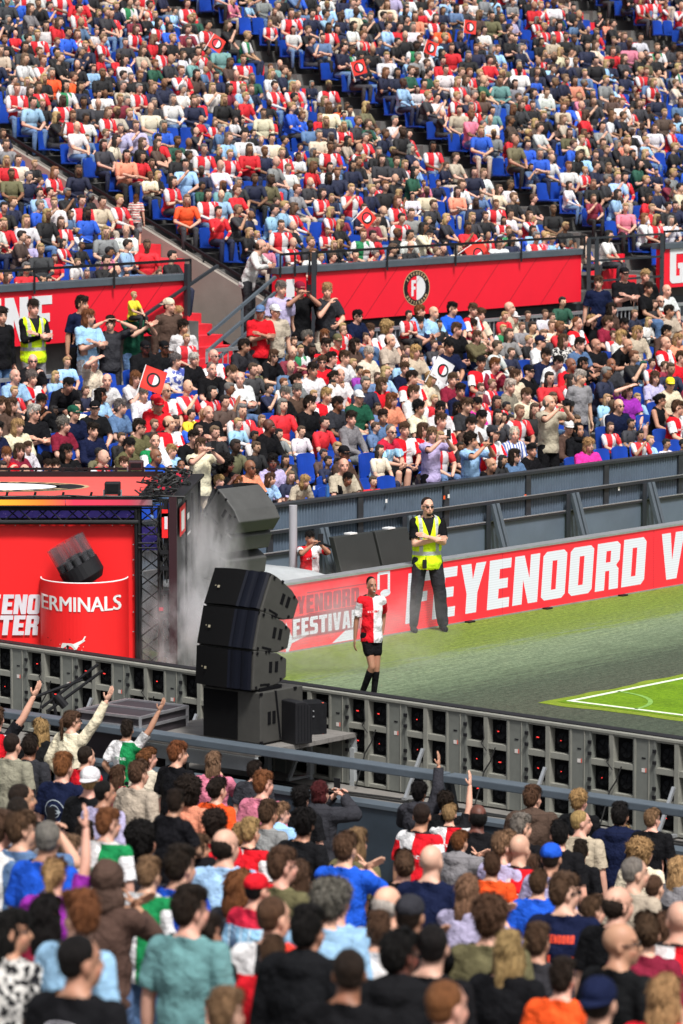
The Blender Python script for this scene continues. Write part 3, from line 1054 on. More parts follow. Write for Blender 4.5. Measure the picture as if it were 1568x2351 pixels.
ln.new(a, b.inputs['Base Color']); ln.new(a, b.inputs['Emission Color'])
b.inputs['Emission Strength'].default_value = 0.6
M['night'] = m
m, ns, ln, b = newmat('led_strip_screen')
tc = node(ns, 'ShaderNodeTexCoord'); sp = node(ns, 'ShaderNodeSeparateXYZ'); ln.new(tc.outputs['Generated'], sp.inputs[0])
rp = node(ns, 'ShaderNodeValToRGB'); ln.new(sp.outputs[0], rp.inputs[0])
rp.color_ramp.elements[0].color = (0.9, 0.35, 0.02, 1); rp.color_ramp.elements[1].color = (0.12, 0.09, 0.10, 1)
for p_, c_ in ((0.3, (0.85, 0.16, 0.02, 1)), (0.5, (0.6, 0.03, 0.07, 1)), (0.85, (0.40, 0.03, 0.06, 1))):
    x = rp.color_ramp.elements.new(p_); x.color = c_
ln.new(rp.outputs[0], b.inputs['Base Color']); ln.new(rp.outputs[0], b.inputs['Emission Color'])
b.inputs['Emission Strength'].default_value = 0.45
M['strip'] = m

def fb_(mb, px0, px1, py_top, py_bot, Y0, Y1, mi=0, z0=None):
    x0, x1 = sx(px0, Y0), sx(px1, Y0)
    zt = sz(py_top, Y0); zb = sz(py_bot, Y0) if z0 is None else z0
    return mb.hexa([(x0, Y0, zb), (x1, Y0, zb), (x1, Y1, zb), (x0, Y1, zb), (x0, Y0, zt), (x1, Y0, zt), (x1, Y1, zt), (x0, Y1, zt)], mi)

mb = MB()
# slightly rippled fabric sheet
nx, nz = 40, 24
x0, x1, zt = sx(-60), sx(309), sz(1203)
vs = []
for i in range(nx + 1):
    for j in range(nz + 1):
        x = x0 + (x1 - x0) * i / nx; z = zt * j / nz
        y = YS + 0.012 * noise.noise(Vector((x * 1.6, z * 0.9, 1.0))) + (0.006 * sin(i * 1.9) if j > nz - 2 else 0)
        vs.append((x, y, z + (0.006 * (i % 8 == 0) if j == nz else 0)))
fs = [(i * (nz + 1) + j, (i + 1) * (nz + 1) + j, (i + 1) * (nz + 1) + j + 1, i * (nz + 1) + j + 1) for i in range(nx) for j in range(nz)]
mb.add(vs, fs)
sheet_ = mk('printed_banner', mb, M['print_red'], stage, smooth=True)
mb = MB()
for px in (35, 92, 148, 205, 258, 303):
    mb.tube(S(px, 1206, YS - 0.02), S(px, 1206, YS - 0.03), 0.008, n=8)
for py in (1250, 1285, 1320, 1368, 1405, 1450):
    mb.tube(S(306, py, YS - 0.02), S(306, py, YS - 0.03), 0.008, n=8)
    mb.beam(S(306, py, YS), S(318, py, YS), 0.008, 0.008)
mk('eyelets', mb, M['galv'], stage)
fr_ = lambda px, py: (lambda x, y: S(px, py, YS - 0.022) + Vector((x, 0, y)))
mb = MB()
sc_ = (YS / FOC)
lettering(mb, 'ENO', fr_(3, 1410), 0.245, gap=0.05, wide=0.88, slant=0.12)
lettering(mb, 'F', fr_(-28, 1410), 0.245, gap=0.05, wide=0.9, slant=0.12)
lettering(mb, 'TER', fr_(-4, 1458), 0.245, gap=0.05, wide=0.93, slant=0.12)
mk('lettering', mb, M['print_white'], stage)

# curved red barrel panel with lettering, and the lighting unit that sits in it
cx_, rx_ = (sx(93) + sx(295)) / 2, (sx(295) - sx(93)) / 2
ztop = sz(1325, YS - 0.02)
def barrel(a, z, off=0.0):
    return Vector((cx_ + (rx_ + off) * cos(a), YS - 0.03 - (0.62 + off) * sin(a), z))
mb = MB()
n = 36
vs = []
for i in range(n + 1):
    a = pi - pi * i / n
    vs += [barrel(a, 0.0), barrel(a, ztop), barrel(a, ztop, -0.02), barrel(a, 0.0, -0.02)]
fs = []
for i in range(n):
    o_ = 4 * i
    fs += [(o_, o_ + 4, o_ + 5, o_ + 1), (o_ + 1, o_ + 5, o_ + 6, o_ + 2), (o_ + 2, o_ + 6, o_ + 7, o_ + 3)]
mb.add(vs, fs)
bar = mk('curved_panel', mb, M['print_red'], stage, smooth=False)
mb = MB()
pts = [barrel(pi - pi * i / n, ztop + 0.004, -0.008) for i in range(n + 1)]
mb.path(pts, 0.009, 6)
mk('panel_edge', mb, M['print_pure'], bar)
# find barrel angle from horizontal position, lettering follows the curve
def barrel_px(px):
    X = sx(px, YS - 0.3)
    return math.acos(max(-1, min(1, (X - cx_) / rx_)))
aL, aR = barrel_px(105), barrel_px(279)
vs, fs = font_points('ERMINALS', 0.26, 0.0)
wmax = max(v.x for v in vs)
mb = MB()
def on_barrel(x, y):
    X = (sx(97) + (sx(280) - sx(97)) * (x / wmax))
    t = (X - cx_) / rx_
    a = math.acos(max(-0.995, min(0.995, t)))
    return barrel(a, sz(1398, YS - 0.5) - 0.015 + y, 0.006)
for k_, dx_ in enumerate((-0.007, 0.0, 0.007)):
    mb.add([on_barrel(v.x + dx_, v.y) - Vector((0, 0.002 * k_, 0)) for v in vs], fs)
mk('lettering', mb, M['print_pure'], bar)
mb = MB()
def hel(x, y):     # helicopter drawing, x 0..1, y 0..0.35
    X = sx(112) + x * (sx(206) - sx(112))
    t = (X - cx_) / rx_
    return barrel(math.acos(max(-0.99, min(0.99, t))), sz(1492, YS - 0.5) + y * 0.45, 0.006)
for poly in ([(.42, .0), (.75, .06), (.80, .16), (.62, .22), (.40, .22), (.36, .08)], [(.70, .10), (.96, .30), (.93, .34), (.66, .20)], [(.90, .28), (.98, .42), (.94, .42), (.88, .30)],
             [(.10, .02), (.34, .06), (.34, .10), (.10, .06)]):
    mb.add([hel(*p) for p in poly], [tuple(range(len(poly)))])
for k in range(14):
    x, y = rng.uniform(0.02, 1.0), rng.uniform(-0.16, 0.16)
    mb.add([hel(x, y), hel(x + .018, y + .01), hel(x + .01, y + .04)], [(0, 1, 2)])
mk('helicopter_drawing', mb, M['print_pure'], bar)
mb = MB()
for (a_, b_, c_, d_) in ((.02, .30, .60, .33), (.10, .25, .92, .36)):
    mb.add([hel(a_, b_), hel(c_, d_), hel(c_, d_ + .015), hel(a_, b_ + .015)], [(0, 1, 2, 3)])
disc(mb, hel, .53, .12, .035, .05)
mk('helicopter_rotor', mb, M['black'], bar)

# moving-head light with a ring of clear tubes
ml = empty('moving_light', S(182, 1335, YS - 0.3))
tag(ml, 'black show light with a ring of clear tubes rising from the red curved panel', 'stage light')
m, ns, ln, b = newmat('smoked_tube')
b.inputs['Base Color'].default_value = (0.10, 0.10, 0.11, 1)
b.inputs['Roughness'].default_value = 0.3
b.inputs['Alpha'].default_value = 0.30
M['smoked'] = m
axis = (S(150, 1255, YS - 0.3) - S(190, 1325, YS - 0.3)).normalized()
ctr = S(188, 1312, YS - 0.3)
ux = axis.cross(Vector((0, 1, 0))).normalized(); uy = axis.cross(ux)
mb = MB(); mb.tube(ctr - axis * 0.08, ctr + axis * 0.10, 0.26, 0.26, 28)
mb.tube(ctr - axis * 0.16, ctr - axis * 0.08, 0.20, 0.26, 28)
mb.tube(ctr + axis * 0.101, ctr + axis * 0.22, 0.10, 0.10, 20)
mk('lamp_head', mb, M['black'], ml)
mb, mg = MB(), MB()
for k in range(11):
    a = 2 * pi * k / 11
    c = ctr + (ux * cos(a) + uy * sin(a)) * 0.20
    mb.tube(c + axis * 0.102, c + axis * 0.42, 0.054, 0.054, 14, cap=False)
    mg.tube(c + axis * 0.105, c + axis * 0.19, 0.047, 0.047, n=12)
mk('clear_tube_ring', mb, M['smoked'], ml)
mg.tube(ctr + axis * 0.141, ctr + axis * 0.17, 0.05, n=12)
mk('lens_ring', mg, M['fan'], ml)
mb = MB(); mb.tube((ctr.x + 0.02, ctr.y, 0.02), ctr - axis * 0.1, 0.08, n=12)
mk('lamp_base', mb, M['black'], ml)

# truss helpers
def truss(mb, p, q, size, ups, r=0.024, rb=0.010, step=None, sides=None):
    p, q = Vector(p), Vector(q)
    a, b_ = ups
    a = Vector(a) * size; b_ = Vector(b_) * size
    cor = [Vector((0, 0, 0)), a, a + b_, b_]
    for c in cor:
        mb.tube(p + c, q + c, r, n=8)
    L = (q - p).length
    k = max(2, int(L / (step or size)))
    for s0, s1 in ((0, 1), (1, 2), (2, 3), (3, 0)):
        for i in range(k):
            t0, t1 = i / k, (i + 1) / k
            A, B = (s0, s1) if i % 2 == 0 else (s1, s0)
            mb.tube(p + (q - p) * t0 + cor[A], p + (q - p) * t1 + cor[B], rb, n=6)
        mb.tube(p + cor[s0], p + cor[s1], rb, n=6)
        mb.tube(q + cor[s0], q + cor[s1], rb, n=6)
mb = MB()
xt0, xt1 = sx(319), sx(367)
ztr = sz(1166)
truss(mb, (xt0, YS - 0.05, 0), (xt0, YS - 0.05, ztr), 1.0, (Vector((xt1 - xt0, 0, 0)), Vector((0, 0.28, 0))), r=0.028, rb=0.0095, step=0.19)
mb.tube((xt0 - 0.03, YS - 0.08, 0), (xt0 - 0.03, YS - 0.08, ztr), 0.022, n=8)
for py in (1225, 1245, 1256):
    mb.tube((xt0, YS - 0.09, sz(py)), (xt1, YS - 0.09, sz(py)), 0.010, n=6)
mk('truss_tower', mb, M['truss'], stage)
mb = MB()
truss(mb, (sx(-60), YS - 0.05, sz(1197)), (xt0, YS - 0.05, sz(1197)), 1.0, (Vector((0, 0, sz(1167) - sz(1197))), Vector((0, 0.25, 0))), r=0.022, rb=0.009, step=0.17)
mb.tube((sx(-60), YS - 0.09, sz(1197)), (xt0, YS - 0.09, sz(1197)), 0.030, n=10)
fb_(mb, -60, 350, 1142, 1147, YS - 0.12, YS + 0.1)
fb_(mb, -60, 350, 1160, 1164, YS - 0.12, YS + 0.1)
mk('truss_header', mb, M['truss'], stage)
mb = MB(); fb_(mb, -60, 318, 1160, 1200, YS + 0.30, YS + 0.33)
fb_(mb, 322, 366, 1210, 1263, YS + 0.30, YS + 0.33)
mk('screen_background', mb, M['night'], stage)
mb = MB(); fb_(mb, -10, 150, 1147.5, 1160, YS - 0.125, YS - 0.05); fb_(mb, 152, 350, 1147.5, 1160, YS - 0.125, YS - 0.05)
mk('led_strip', mb, M['strip'], stage)
# roof
zr = sz(1143, YS - 0.1)
bk = gz(357, 1094, zr)
mb = MB()
xf0, xf1 = sx(-80), sx(316, YS - 0.1)
mb.hexa([(xf0, YS - 0.05, zr - 0.03), (xf1, YS - 0.05, zr - 0.03), (bk.x, bk.y, zr - 0.03), (xf0 - 0.2, bk.y, zr - 0.03),
         (xf0, YS - 0.05, zr), (xf1, YS - 0.05, zr), (bk.x, bk.y, zr), (xf0 - 0.2, bk.y, zr)])
rf = mk('roof_panel', mb, M['roof_red'], stage)
ec = gz(-20, 1118, zr)
froof = lambda x, y, d: Vector((ec.x + x, ec.y + y * 1.0, zr + d))
crest(froof, 0, 0, 0.62, rf, rx=2.0)
mb = MB()
mb.beam((xf0, bk.y, zr + 0.03), (bk.x + 0.1, bk.y, zr + 0.03), 0.08, 0.07)
mb.beam((xf0, bk.y + 0.1, zr + 0.09), (bk.x + 0.3, bk.y + 0.1, zr + 0.09), 0.03, 0.03)
for k in range(14):
    x = xf0 + (bk.x - xf0) * k / 13
    mb.beam((x, bk.y, zr + 0.05), (x + 0.03, bk.y, zr + 0.12), 0.03, 0.03)
    if k % 2: mb.beam((x, YS - 0.08, zr), (x + 0.02, YS - 0.08, zr + 0.07), 0.03, 0.03)
mk('roof_beam', mb, M['truss'], stage)
# side truss along the roof edge
mb = MB()
s_f, s_b = Vector((xf1 + 0.03, YS - 0.05, zr - 0.05)), Vector((bk.x + 0.03, bk.y, zr - 0.05))
truss(mb, s_f, s_b, 1.0, (Vector((0.38, 0, 0)), Vector((0, 0, 0.06))), r=0.022, rb=0.012, step=0.2)
for k in range(10):
    t = k / 9
    p = s_f.lerp(s_b, t)
    mb.beam(p + Vector((0, 0, 0.08)), p + Vector((0.40, 0.05, 0.08)), 0.03, 0.02)
mk('roof_truss', mb, M['truss'], stage)
mb = MB()
for k in range(46):
    t = rng.random()
    p = s_f.lerp(s_b, t) + Vector((rng.uniform(0, 0.42), rng.uniform(-0.1, 0.1), 0.08))
    pts = [p]
    for j in range(5):
        pts.append(pts[-1] + Vector((rng.uniform(-0.09, 0.09), rng.uniform(-0.12, 0.12), rng.uniform(-0.04, 0.06))))
        pts[-1].z = max(zr + 0.02, min(zr + 0.16, pts[-1].z))
    mb.path(pts, rng.choice([0.008, 0.011, 0.016]), 5)
for k in range(5):
    pts = [Vector((xf0 + j * 0.16, YS - 0.10 + 0.05 * noise.noise(Vector((j * 0.5, k * 2.7, 0))), zr + 0.015 + 0.03 * abs(noise.noise(Vector((j * 0.7, k, 4)))))) for j in range(18)]
    if k < 2: mb.path(pts, 0.009, 5)
for k in range(26):
    z = rng.uniform(0.2, zr)
    p = Vector((xt1 + rng.uniform(-0.02, 0.12), YS - 0.12, z))
    mb.path([p, p + Vector((rng.uniform(-.05, .05), 0, -0.12)), p + Vector((rng.uniform(-.06, .06), 0, -0.25))], 0.009, 5)
mk('cables', mb, M['rubber'], stage)
mb = MB()
for k in range(9):
    p = s_f.lerp(s_b, rng.random()) + Vector((rng.uniform(0, 0.42), 0, 0.12))
    mb.box(p, (0.035, 0.03, 0.03))
mb.box((xt1 + 0.02, YS - 0.13, sz(1395)), (0.05, 0.03, 0.04))
mk('red_plugs', mb, plain('red_plug', (0.55, 0.02, 0.05), 0.5), stage)
mb = MB()
for py in (1180, 1265, 1302, 1357, 1410, 1500):
    c = Vector((xt1 + 0.07, YS - 0.10, sz(py)))
    mb.box(c, (0.12, 0.08, 0.05)); mb.box(c + Vector((0.06, 0, -0.05)), (0.06, 0.07, 0.10))
mk('clamps', mb, M['black'], stage)
# black end post and the side wall of screens that runs back
mb = MB(); fb_(mb, 388, 406, 1142, 1530, YS - 0.16, YS + 0.0, z0=0.0)
mk('end_post', mb, M['maroon'], stage)
mb = MB(); fb_(mb, 376, 387, 1150, 1330, YS - 0.10, YS + 0.0)
mk('side_panel', mb, M['black'], stage)
zc = sz(1142, YS)
e0 = S(406, 1142, YS); e1 = gz(455, 1090, zc)
m_wall = M['black']
mb = MB()
d_ = (e1 - e0); d_.z = 0
nn_ = Vector((d_.y, -d_.x, 0)).normalized()
mb.hexa([Vector((e0.x, e0.y, 0)), Vector((e1.x, e1.y, 0)), Vector((e1.x, e1.y, 0)) - nn_ * 0.1, Vector((e0.x, e0.y, 0)) - nn_ * 0.1,
         Vector((e0.x, e0.y, zc - 0.10)), Vector((e1.x, e1.y, zc - 0.10)), Vector((e1.x, e1.y, zc - 0.10)) - nn_ * 0.1, Vector((e0.x, e0.y, zc - 0.10)) - nn_ * 0.1])
mk('side_wall', mb, plain('side_wall_dark', (0.035, 0.037, 0.045), 0.5, var=0.3, scale=4), stage)
mb = MB()
mb.beam(Vector((e0.x, e0.y, zc)), Vector((e1.x, e1.y, zc)), 0.16, 0.03)
mb.beam(Vector((e1.x, e1.y, 0)), Vector((e1.x, e1.y, zc)), 0.06, 0.06)
for t in (0.3, 0.6):
    q = e0.lerp(e1, t) + nn_ * 0.03
    mb.beam(Vector((q.x, q.y, 0)), Vector((q.x, q.y, zc - 0.12)), 0.03, 0.03)
mk('wall_frame', mb, M['black'], stage)
mb = MB()
def sw_(t0, t1, z0, z1, mi, off=0.006):
    a_ = e0.lerp(e1, t0) + nn_ * off; c_ = e0.lerp(e1, t1) + nn_ * off
    mb.add([(a_.x, a_.y, z0), (c_.x, c_.y, z0), (c_.x, c_.y, z1), (a_.x, a_.y, z1)], [(0, 1, 2, 3)], mi)
sw_(0.02, 0.28, zc - 0.50, zc - 0.14, 0, 0.03); sw_(0.08, 0.22, zc - 0.45, zc - 0.20, 1, 0.034)
sw_(0.45, 0.55, zc - 0.42, zc - 0.34, 1); sw_(0.45, 0.6, zc - 0.62, zc - 0.59, 1); sw_(0.33, 0.44, zc - 0.10, zc - 0.03, 2); sw_(0.02, 0.20, zc - 0.10, zc - 0.03, 2)
mk('signs', mb, [M['print_red'], M['print_pure'], plain('grey_screen', (0.25, 0.27, 0.33), 0.5)], stage)
mb = MB(); fb_(mb, 372, 386, 1170, 1235, YS - 0.14, YS - 0.12); mb2 = MB()
mk('small_banner', mb, M['print_red'], stage)
mb = MB(); fb_(mb, 378, 385, 1186, 1215, YS - 0.146, YS - 0.142)
mk('small_sign', mb, M['print_white'], stage)
# the flood light and the maroon box on the roof edge
def flood(px0, px1, py0, py1, Y, label, mat):
    r_ = empty('flood_light', (sx((px0 + px1) / 2, Y), Y, sz(py1, Y)))
    tag(r_, label, 'flood light')
    mb = MB(); fb_(mb, px0, px1, py0, py1 - 6, Y, Y + 0.16)
    mk('housing', mb, mat, r_, bevel=0.012)
    mb = MB(); fb_(mb, px0 + 5, px1 - 5, py0 + 5, py1 - 12, Y - 0.006, Y)
    mk('lens', mb, M['fan'], r_)
    mb = MB()
    for px in (px0 - 1, px1 + 1):
        mb.beam((sx(px, Y), Y + 0.06, sz((py0 + py1) / 2, Y)), (sx(px, Y), Y + 0.06, sz(py1, Y)), 0.012, 0.03)
    mb.beam((sx(px0 - 1, Y), Y + 0.06, sz(py1 - 2, Y)), (sx(px1 + 1, Y), Y + 0.06, sz(py1 - 2, Y)), 0.03, 0.015)
    mk('bracket', mb, M['galv'], r_)
flood(241, 277, 1108, 1142, YS - 0.1, 'small black flood light standing on the front edge of the stage roof', M['black'])
flood(296, 330, 1059, 1086, bk.y, 'dark maroon flood light on the rear beam of the stage roof', M['maroon'])

# ------------------------------------------------------------------ line arrays
def cab_profile(side_mat_first=True):
    """speaker cabinet: local x = width, y = depth (front at y=0), z up"""
    Wc, Dp, Hf, Hr = 0.80, 0.56, 0.43, 0.325
    dz = (Hf - Hr) / 2
    body = MB()
    prof = [(0.0, 0.0), (0.0, Hf), (0.10, Hf + 0.0), (0.40, Hf - dz * 0.8), (Dp, Hf - dz - 0.06), (Dp, dz + 0.06), (0.40, dz * 0.8), (0.10, 0.0)]
    k = len(prof)
    vs = [(-Wc / 2, y, z) for y, z in prof] + [(Wc / 2, y, z) for y, z in prof]
    fs = [tuple(range(k)), tuple(range(2 * k - 1, k - 1, -1))] + [((i + 1) % k, i, k + i, k + (i + 1) % k) for i in range(k)]
    body.add(vs, fs)
    front = MB()
    # curved grille and the two glossy vertical baffles
    n = 14
    def fx(t):
        return -Wc / 2 + Wc * t
    def fy(t):
        return -0.02 - 0.05 * sin(pi * min(1, t * 1.1)) if t < 0.62 else -0.035 - 0.03 * abs(sin((t - 0.62) / 0.38 * 2 * pi)) ** 0.6
    for i in range(n * 2):
        t0, t1 = i / (2 * n), (i + 1) / (2 * n)
        mi = 0 if t1 <= 0.62 else 1
        front.add([(fx(t0), fy(t0), 0.008), (fx(t1), fy(t1), 0.008), (fx(t1), fy(t1), Hf - 0.008), (fx(t0), fy(t0), Hf - 0.008)], [(0, 1, 2, 3)], mi)
        front.add([(fx(t0), fy(t0), 0.008), (fx(t1), fy(t1), 0.008), (fx(t1), -0.001, 0.008), (fx(t0), -0.001, 0.008)], [(3, 2, 1, 0)], mi)
        front.add([(fx(t0), fy(t0), Hf - 0.008), (fx(t1), fy(t1), Hf - 0.008), (fx(t1), -0.001, Hf - 0.008), (fx(t0), -0.001, Hf - 0.008)], [(0, 1, 2, 3)], mi)
    det = MB()
    for s_ in (-1, 1):
        x = s_ * (Wc / 2 + 0.002)
        for (y0, y1) in ((0.26, 0.31), (0.36, 0.41)):
            det.box((x, (y0 + y1) / 2, 0.24), (0.005, y1 - y0, 0.12))
        det.box((x, 0.20, 0.055), (0.006, 0.16, 0.022))
        for y, z in ((0.05, 0.03), (0.05, Hf - 0.03), (0.46, 0.10), (0.46, 0.33), (0.2, Hf - 0.02), (0.25, 0.03)):
            det.box((x, y, z), (0.02, 0.025, 0.03))
    logo = MB()
    logo.box((-0.22, -0.075, 0.20), (0.028, 0.004, 0.028)); logo.box((-0.27, -0.07, 0.21), (0.012, 0.004, 0.012))
    return body, front, det, logo, Hf, Dp
def line_array(corner, yaw, tilts, n, label, base_z, mats, shift_right=0.0):
    body, front, det, logo, Hf, Dp = cab_profile()
    root = empty('line_array', Vector((corner[0], corner[1], base_z)))
    tag(root, label, 'speaker')
    Rz = Matrix.Rotation(yaw, 4, 'Z')
    T = Matrix.Translation(Vector((-0.40 + shift_right, 0, 0)))
    for i in range(n):
        T = T @ Matrix.Rotation(-tilts[i], 4, 'X')
        for nm, m_, mat in (('cabinet', body, mats[0]), ('front_grille', front, [mats[1], mats[2]]), ('handles', det, mats[3]), ('maker_badge', logo, mats[4])):
            mb = MB(); mb.v = [tuple((Rz @ T @ Vector(v)) + root.location) for v in m_.v]; mb.f = m_.f; mb.m = m_.m
            if nm == 'cabinet':
                cab_o = mk(nm, mb, mat, root, bevel=0.014)
            else:
                mk(nm, mb, mat, cab_o)
        T = T @ Matrix.Translation(Vector((0, 0, Hf + 0.006)))
    return root
M['badge'] = plain('badge_gold', (0.45, 0.40, 0.28), 0.4, metal=0.5)
SPK = [M['spk_side'], M['spk_grille'], M['spk_gloss'], M['black_matte'], M['badge']]
YAW1 = -radians(39)
cc = gY(580, 1594, 44.0)
line_array((cc.x, cc.y), YAW1, [radians(3.5), radians(12), radians(11)], 3, 'near stack of three curved black line array speakers on a subwoofer', 1.175, SPK)
# subwoofer
sub = empty('subwoofer', gY(598, 1709, 44.0))
sub.location.z = 0.59
tag(sub, 'large black and grey subwoofer box below the near line array', 'speaker')
Rz = Matrix.Rotation(YAW1, 4, 'Z')
def lsub(mb, x0, x1, y0, y1, z0, z1, mi=0):
    pts = [(x0, y0, z0), (x1, y0, z0), (x1, y1, z0), (x0, y1, z0), (x0, y0, z1), (x1, y0, z1), (x1, y1, z1), (x0, y1, z1)]
    mb.hexa([(Rz @ Vector(p)) + sub.location for p in pts], mi)
mb = MB(); lsub(mb, -0.82, 0.0, 0, 0.72, 0, 0.56)
mk('cabinet', mb, M['spk_side'], sub, bevel=0.012)
mb = MB(); lsub(mb, -0.80, -0.32, -0.012, -0.001, 0.02, 0.54)
mk('front_grille', mb, M['spk_grille'], sub)
mb = MB(); lsub(mb, 0.001, 0.006, 0.12, 0.17, 0.2, 0.34); lsub(mb, 0.001, 0.006, 0.20, 0.25, 0.2, 0.34)
lsub(mb, 0.001, 0.006, 0.38, 0.43, 0.2, 0.34); lsub(mb, 0.001, 0.006, 0.46, 0.51, 0.2, 0.34)
for z in (0.0, 0.53):
    lsub(mb, -0.005, 0.01, -0.01, 0.03, z, z + 0.03); lsub(mb, -0.005, 0.01, 0.56, 0.605, z, z + 0.03)
mk('handles', mb, M['black_matte'], sub)
mb = MB()
a_ = (Rz @ Vector((0.012, 0.24, 0.56))) + sub.location; c_ = (Rz @ Vector((0.012, 0.32, 0.02))) + sub.location
mb.beam(a_, c_, 0.03, 0.006)
mk('strap', mb, M['black'], sub)
# base plate of the array
mb = MB(); lsub(mb, -0.55, -0.05, 0.05, 0.42, 0.563, 0.60)
mk('base_plate', mb, M['black_matte'], sub)

# second array in the smoke
cc2 = gY(452, 1300, 53.0)
SPK2 = [plain('speaker_back_grey', (0.055, 0.055, 0.053), 0.6, var=0.15, scale=5), M['spk_grille'], M['spk_gloss'], M['black_matte'], M['badge']]
line_array((cc2.x, cc2.y), radians(-132), [radians(3), radians(6), radians(10), radians(17)], 4, 'far stack of grey line array speakers standing in the smoke', 0.86, SPK2, 0.1).scale = (.97, .97, .97)
mb = MB(); mb.box((cc2.x + 0.05, cc2.y - 0.1, 0.46), (0.8, 0.7, 0.9), Matrix.Rotation(radians(-42), 3, 'Z'))
tag(mk('speaker_plinth', mb, M['spk_side']), 'grey plinth box under the far line array in the smoke', 'speaker')
# step ladder behind
mb = MB()
Yl = 54.5
for (a_, b_) in (((557, 1228), (590, 1312)), ((566, 1226), (549, 1312)), ((573, 1229), (603, 1312))):
    pa, pb_ = gY(*a_, Yl), gY(*b_, Yl); pb_.z = 0.0 if b_[1] == 1312 else pb_.z
    mb.beam(pa, Vector((pb_.x + (pb_.x - pa.x) * 0.6, Yl, 0)), 0.04, 0.07)
for py in (1228, 1257, 1288):
    t = (py - 1228) / 84
    mb.beam(gY(557 + 33 * t, py, Yl), gY(573 + 30 * t, py, Yl + 0.25), 0.07, 0.03)
mb.beam(gY(540, 1262, Yl), gY(575, 1258, Yl), 0.03, 0.06)
tag(mk('step_ladder', mb, plain('ladder_beige', (0.46, 0.44, 0.38), 0.6), smooth=False), 'pale step ladder standing behind the far speaker stack', 'ladder')

# platform, small speaker, red-edged box, flight case
def wu(px, py, u): return uw(guw(px, py, u=u))[1]
wa, wb_ = wu(745, 1715, -15.3), wu(440, 1712, -15.3)
pf = empty('platform', W(-15.5, (wa + wb_) / 2, 0))
tag(pf, 'low grey platform of planks under the near speakers, behind the rail', 'platform')
mb = MB()
for k in range(7):
    u0 = -16.45 + 0.245 * k
    mb.uwbox(u0, u0 + 0.238, wa, wb_, 0.52, 0.57)
mk('deck', mb, M['plank'], pf)
mb = MB(); mb.uwbox(-16.46, -16.40, wa, wb_, 0.36, 0.515); mb.uwbox(-14.76, -14.72, wa, wb_, 0.40, 0.515)
for t in (0.0, 0.33, 0.66, 1.0):
    ww = wa + 0.03 + (wb_ - wa - 0.06) * t
    mb.uwbox(-16.44, -16.38, ww - 0.03, ww + 0.03, -0.02, 0.36); mb.uwbox(-14.80, -14.74, ww - 0.03, ww + 0.03, -0.02, 0.40)
mk('frame', mb, M['cover_grey'], pf)
r_ = empty('monitor_speaker', gY(686, 1702, 44.2)); r_.location.z = 0.575
tag(r_, 'small black monitor speaker standing right of the subwoofer', 'speaker')
mb = MB()
R3 = Matrix.Rotation(radians(35), 4, 'Z')
pr_ = [(-0.11, 0), (0.11, 0), (0.11, 0.38), (0.02, 0.46), (-0.11, 0.46)]
vs = [(R3 @ Vector((x, -0.10, z))) + r_.location for x, z in pr_] + [(R3 @ Vector((x, 0.24, z))) + r_.location for x, z in pr_]
mb.add(vs, [(4, 3, 2, 1, 0), (5, 6, 7, 8, 9)] + [(i, (i + 1) % 5, 5 + (i + 1) % 5, 5 + i) for i in range(5)])
mk('cabinet', mb, M['black'], r_, bevel=0.01)
mb = MB()
for k in range(5):
    mb.add([(R3 @ Vector((-0.08 + 0.04 * k, -0.104, z))) + r_.location for z in (0.03, 0.43)] + [(R3 @ Vector((-0.068 + 0.04 * k, -0.104, z))) + r_.location for z in (0.43, 0.03)], [(0, 3, 2, 1)])
mk('grille_ribs', mb, M['fan'], r_)
r_ = empty('rack_box', gY(718, 1700, 44.9)); r_.location.z = 0.575
tag(r_, 'dark rack box with a red edge behind the small monitor speaker', 'box')
mb = MB(); mb.box(r_.location + Vector((0, 0, 0.17)), (0.22, 0.3, 0.34), Matrix.Rotation(radians(20), 3, 'Z'))
mk('case', mb, M['fan'], r_)
mb = MB(); mb.box(r_.location + Vector((0.11, -0.10, 0.17)), (0.02, 0.03, 0.35), Matrix.Rotation(radians(20), 3, 'Z'))
mk('edge_strip', mb, M['label_red'], r_)
mb = MB()
for k in range(4):
    mb.box(r_.location + Vector((-0.03 + 0.04 * (k % 2), -0.165, 0.2 + 0.06 * (k // 2))), (0.015, 0.01, 0.015))
mk('sockets', mb, M['galv'], r_)

zt_ = 0.80
c4 = [gz(322, 1646, zt_), gz(430, 1620, zt_), gz(292, 1604, zt_), gz(178, 1629, zt_)]
fc = empty('flight_case', (sum((c for c in c4), Vector()) / 4) * 1.0)
fc.location.z = -0.02
tag(fc, 'black flight case with silver edges standing behind the near rail', 'flight case')
mb = MB()
cen = fc.location
ins = [c + (Vector((cen.x, cen.y, zt_)) - c) * 0.02 for c in c4]
mb.hexa([Vector((c.x, c.y, 0.0)) for c in ins] + [Vector((c.x, c.y, zt_ - 0.012)) for c in ins])
mk('case_body', mb, M['case_board'], fc)
mb = MB()
for i in range(4):
    a_, b_ = c4[i], c4[(i + 1) % 4]
    for z in (0.02, zt_ - 0.12, zt_ - 0.01):
        mb.beam(Vector((a_.x, a_.y, z)), Vector((b_.x, b_.y, z)), 0.03, 0.03)
    mb.beam(Vector((a_.x, a_.y, 0)), Vector((a_.x, a_.y, zt_)), 0.032, 0.032)
m1, m2 = (c4[0] + c4[1]) / 2, (c4[2] + c4[3]) / 2
mb.beam(Vector((m1.x, m1.y, zt_)), Vector((m2.x, m2.y, zt_)), 0.03, 0.02)
mk('metal_edges', mb, M['case_edge'], fc)
mb = MB()
for t in (0.25, 0.75):
    q = c4[0].lerp(c4[1], t)
    mb.box((q.x + 0.01, q.y - 0.02, 0.45), (0.10, 0.02, 0.10))
mk('latches', mb, M['case_edge'], fc)
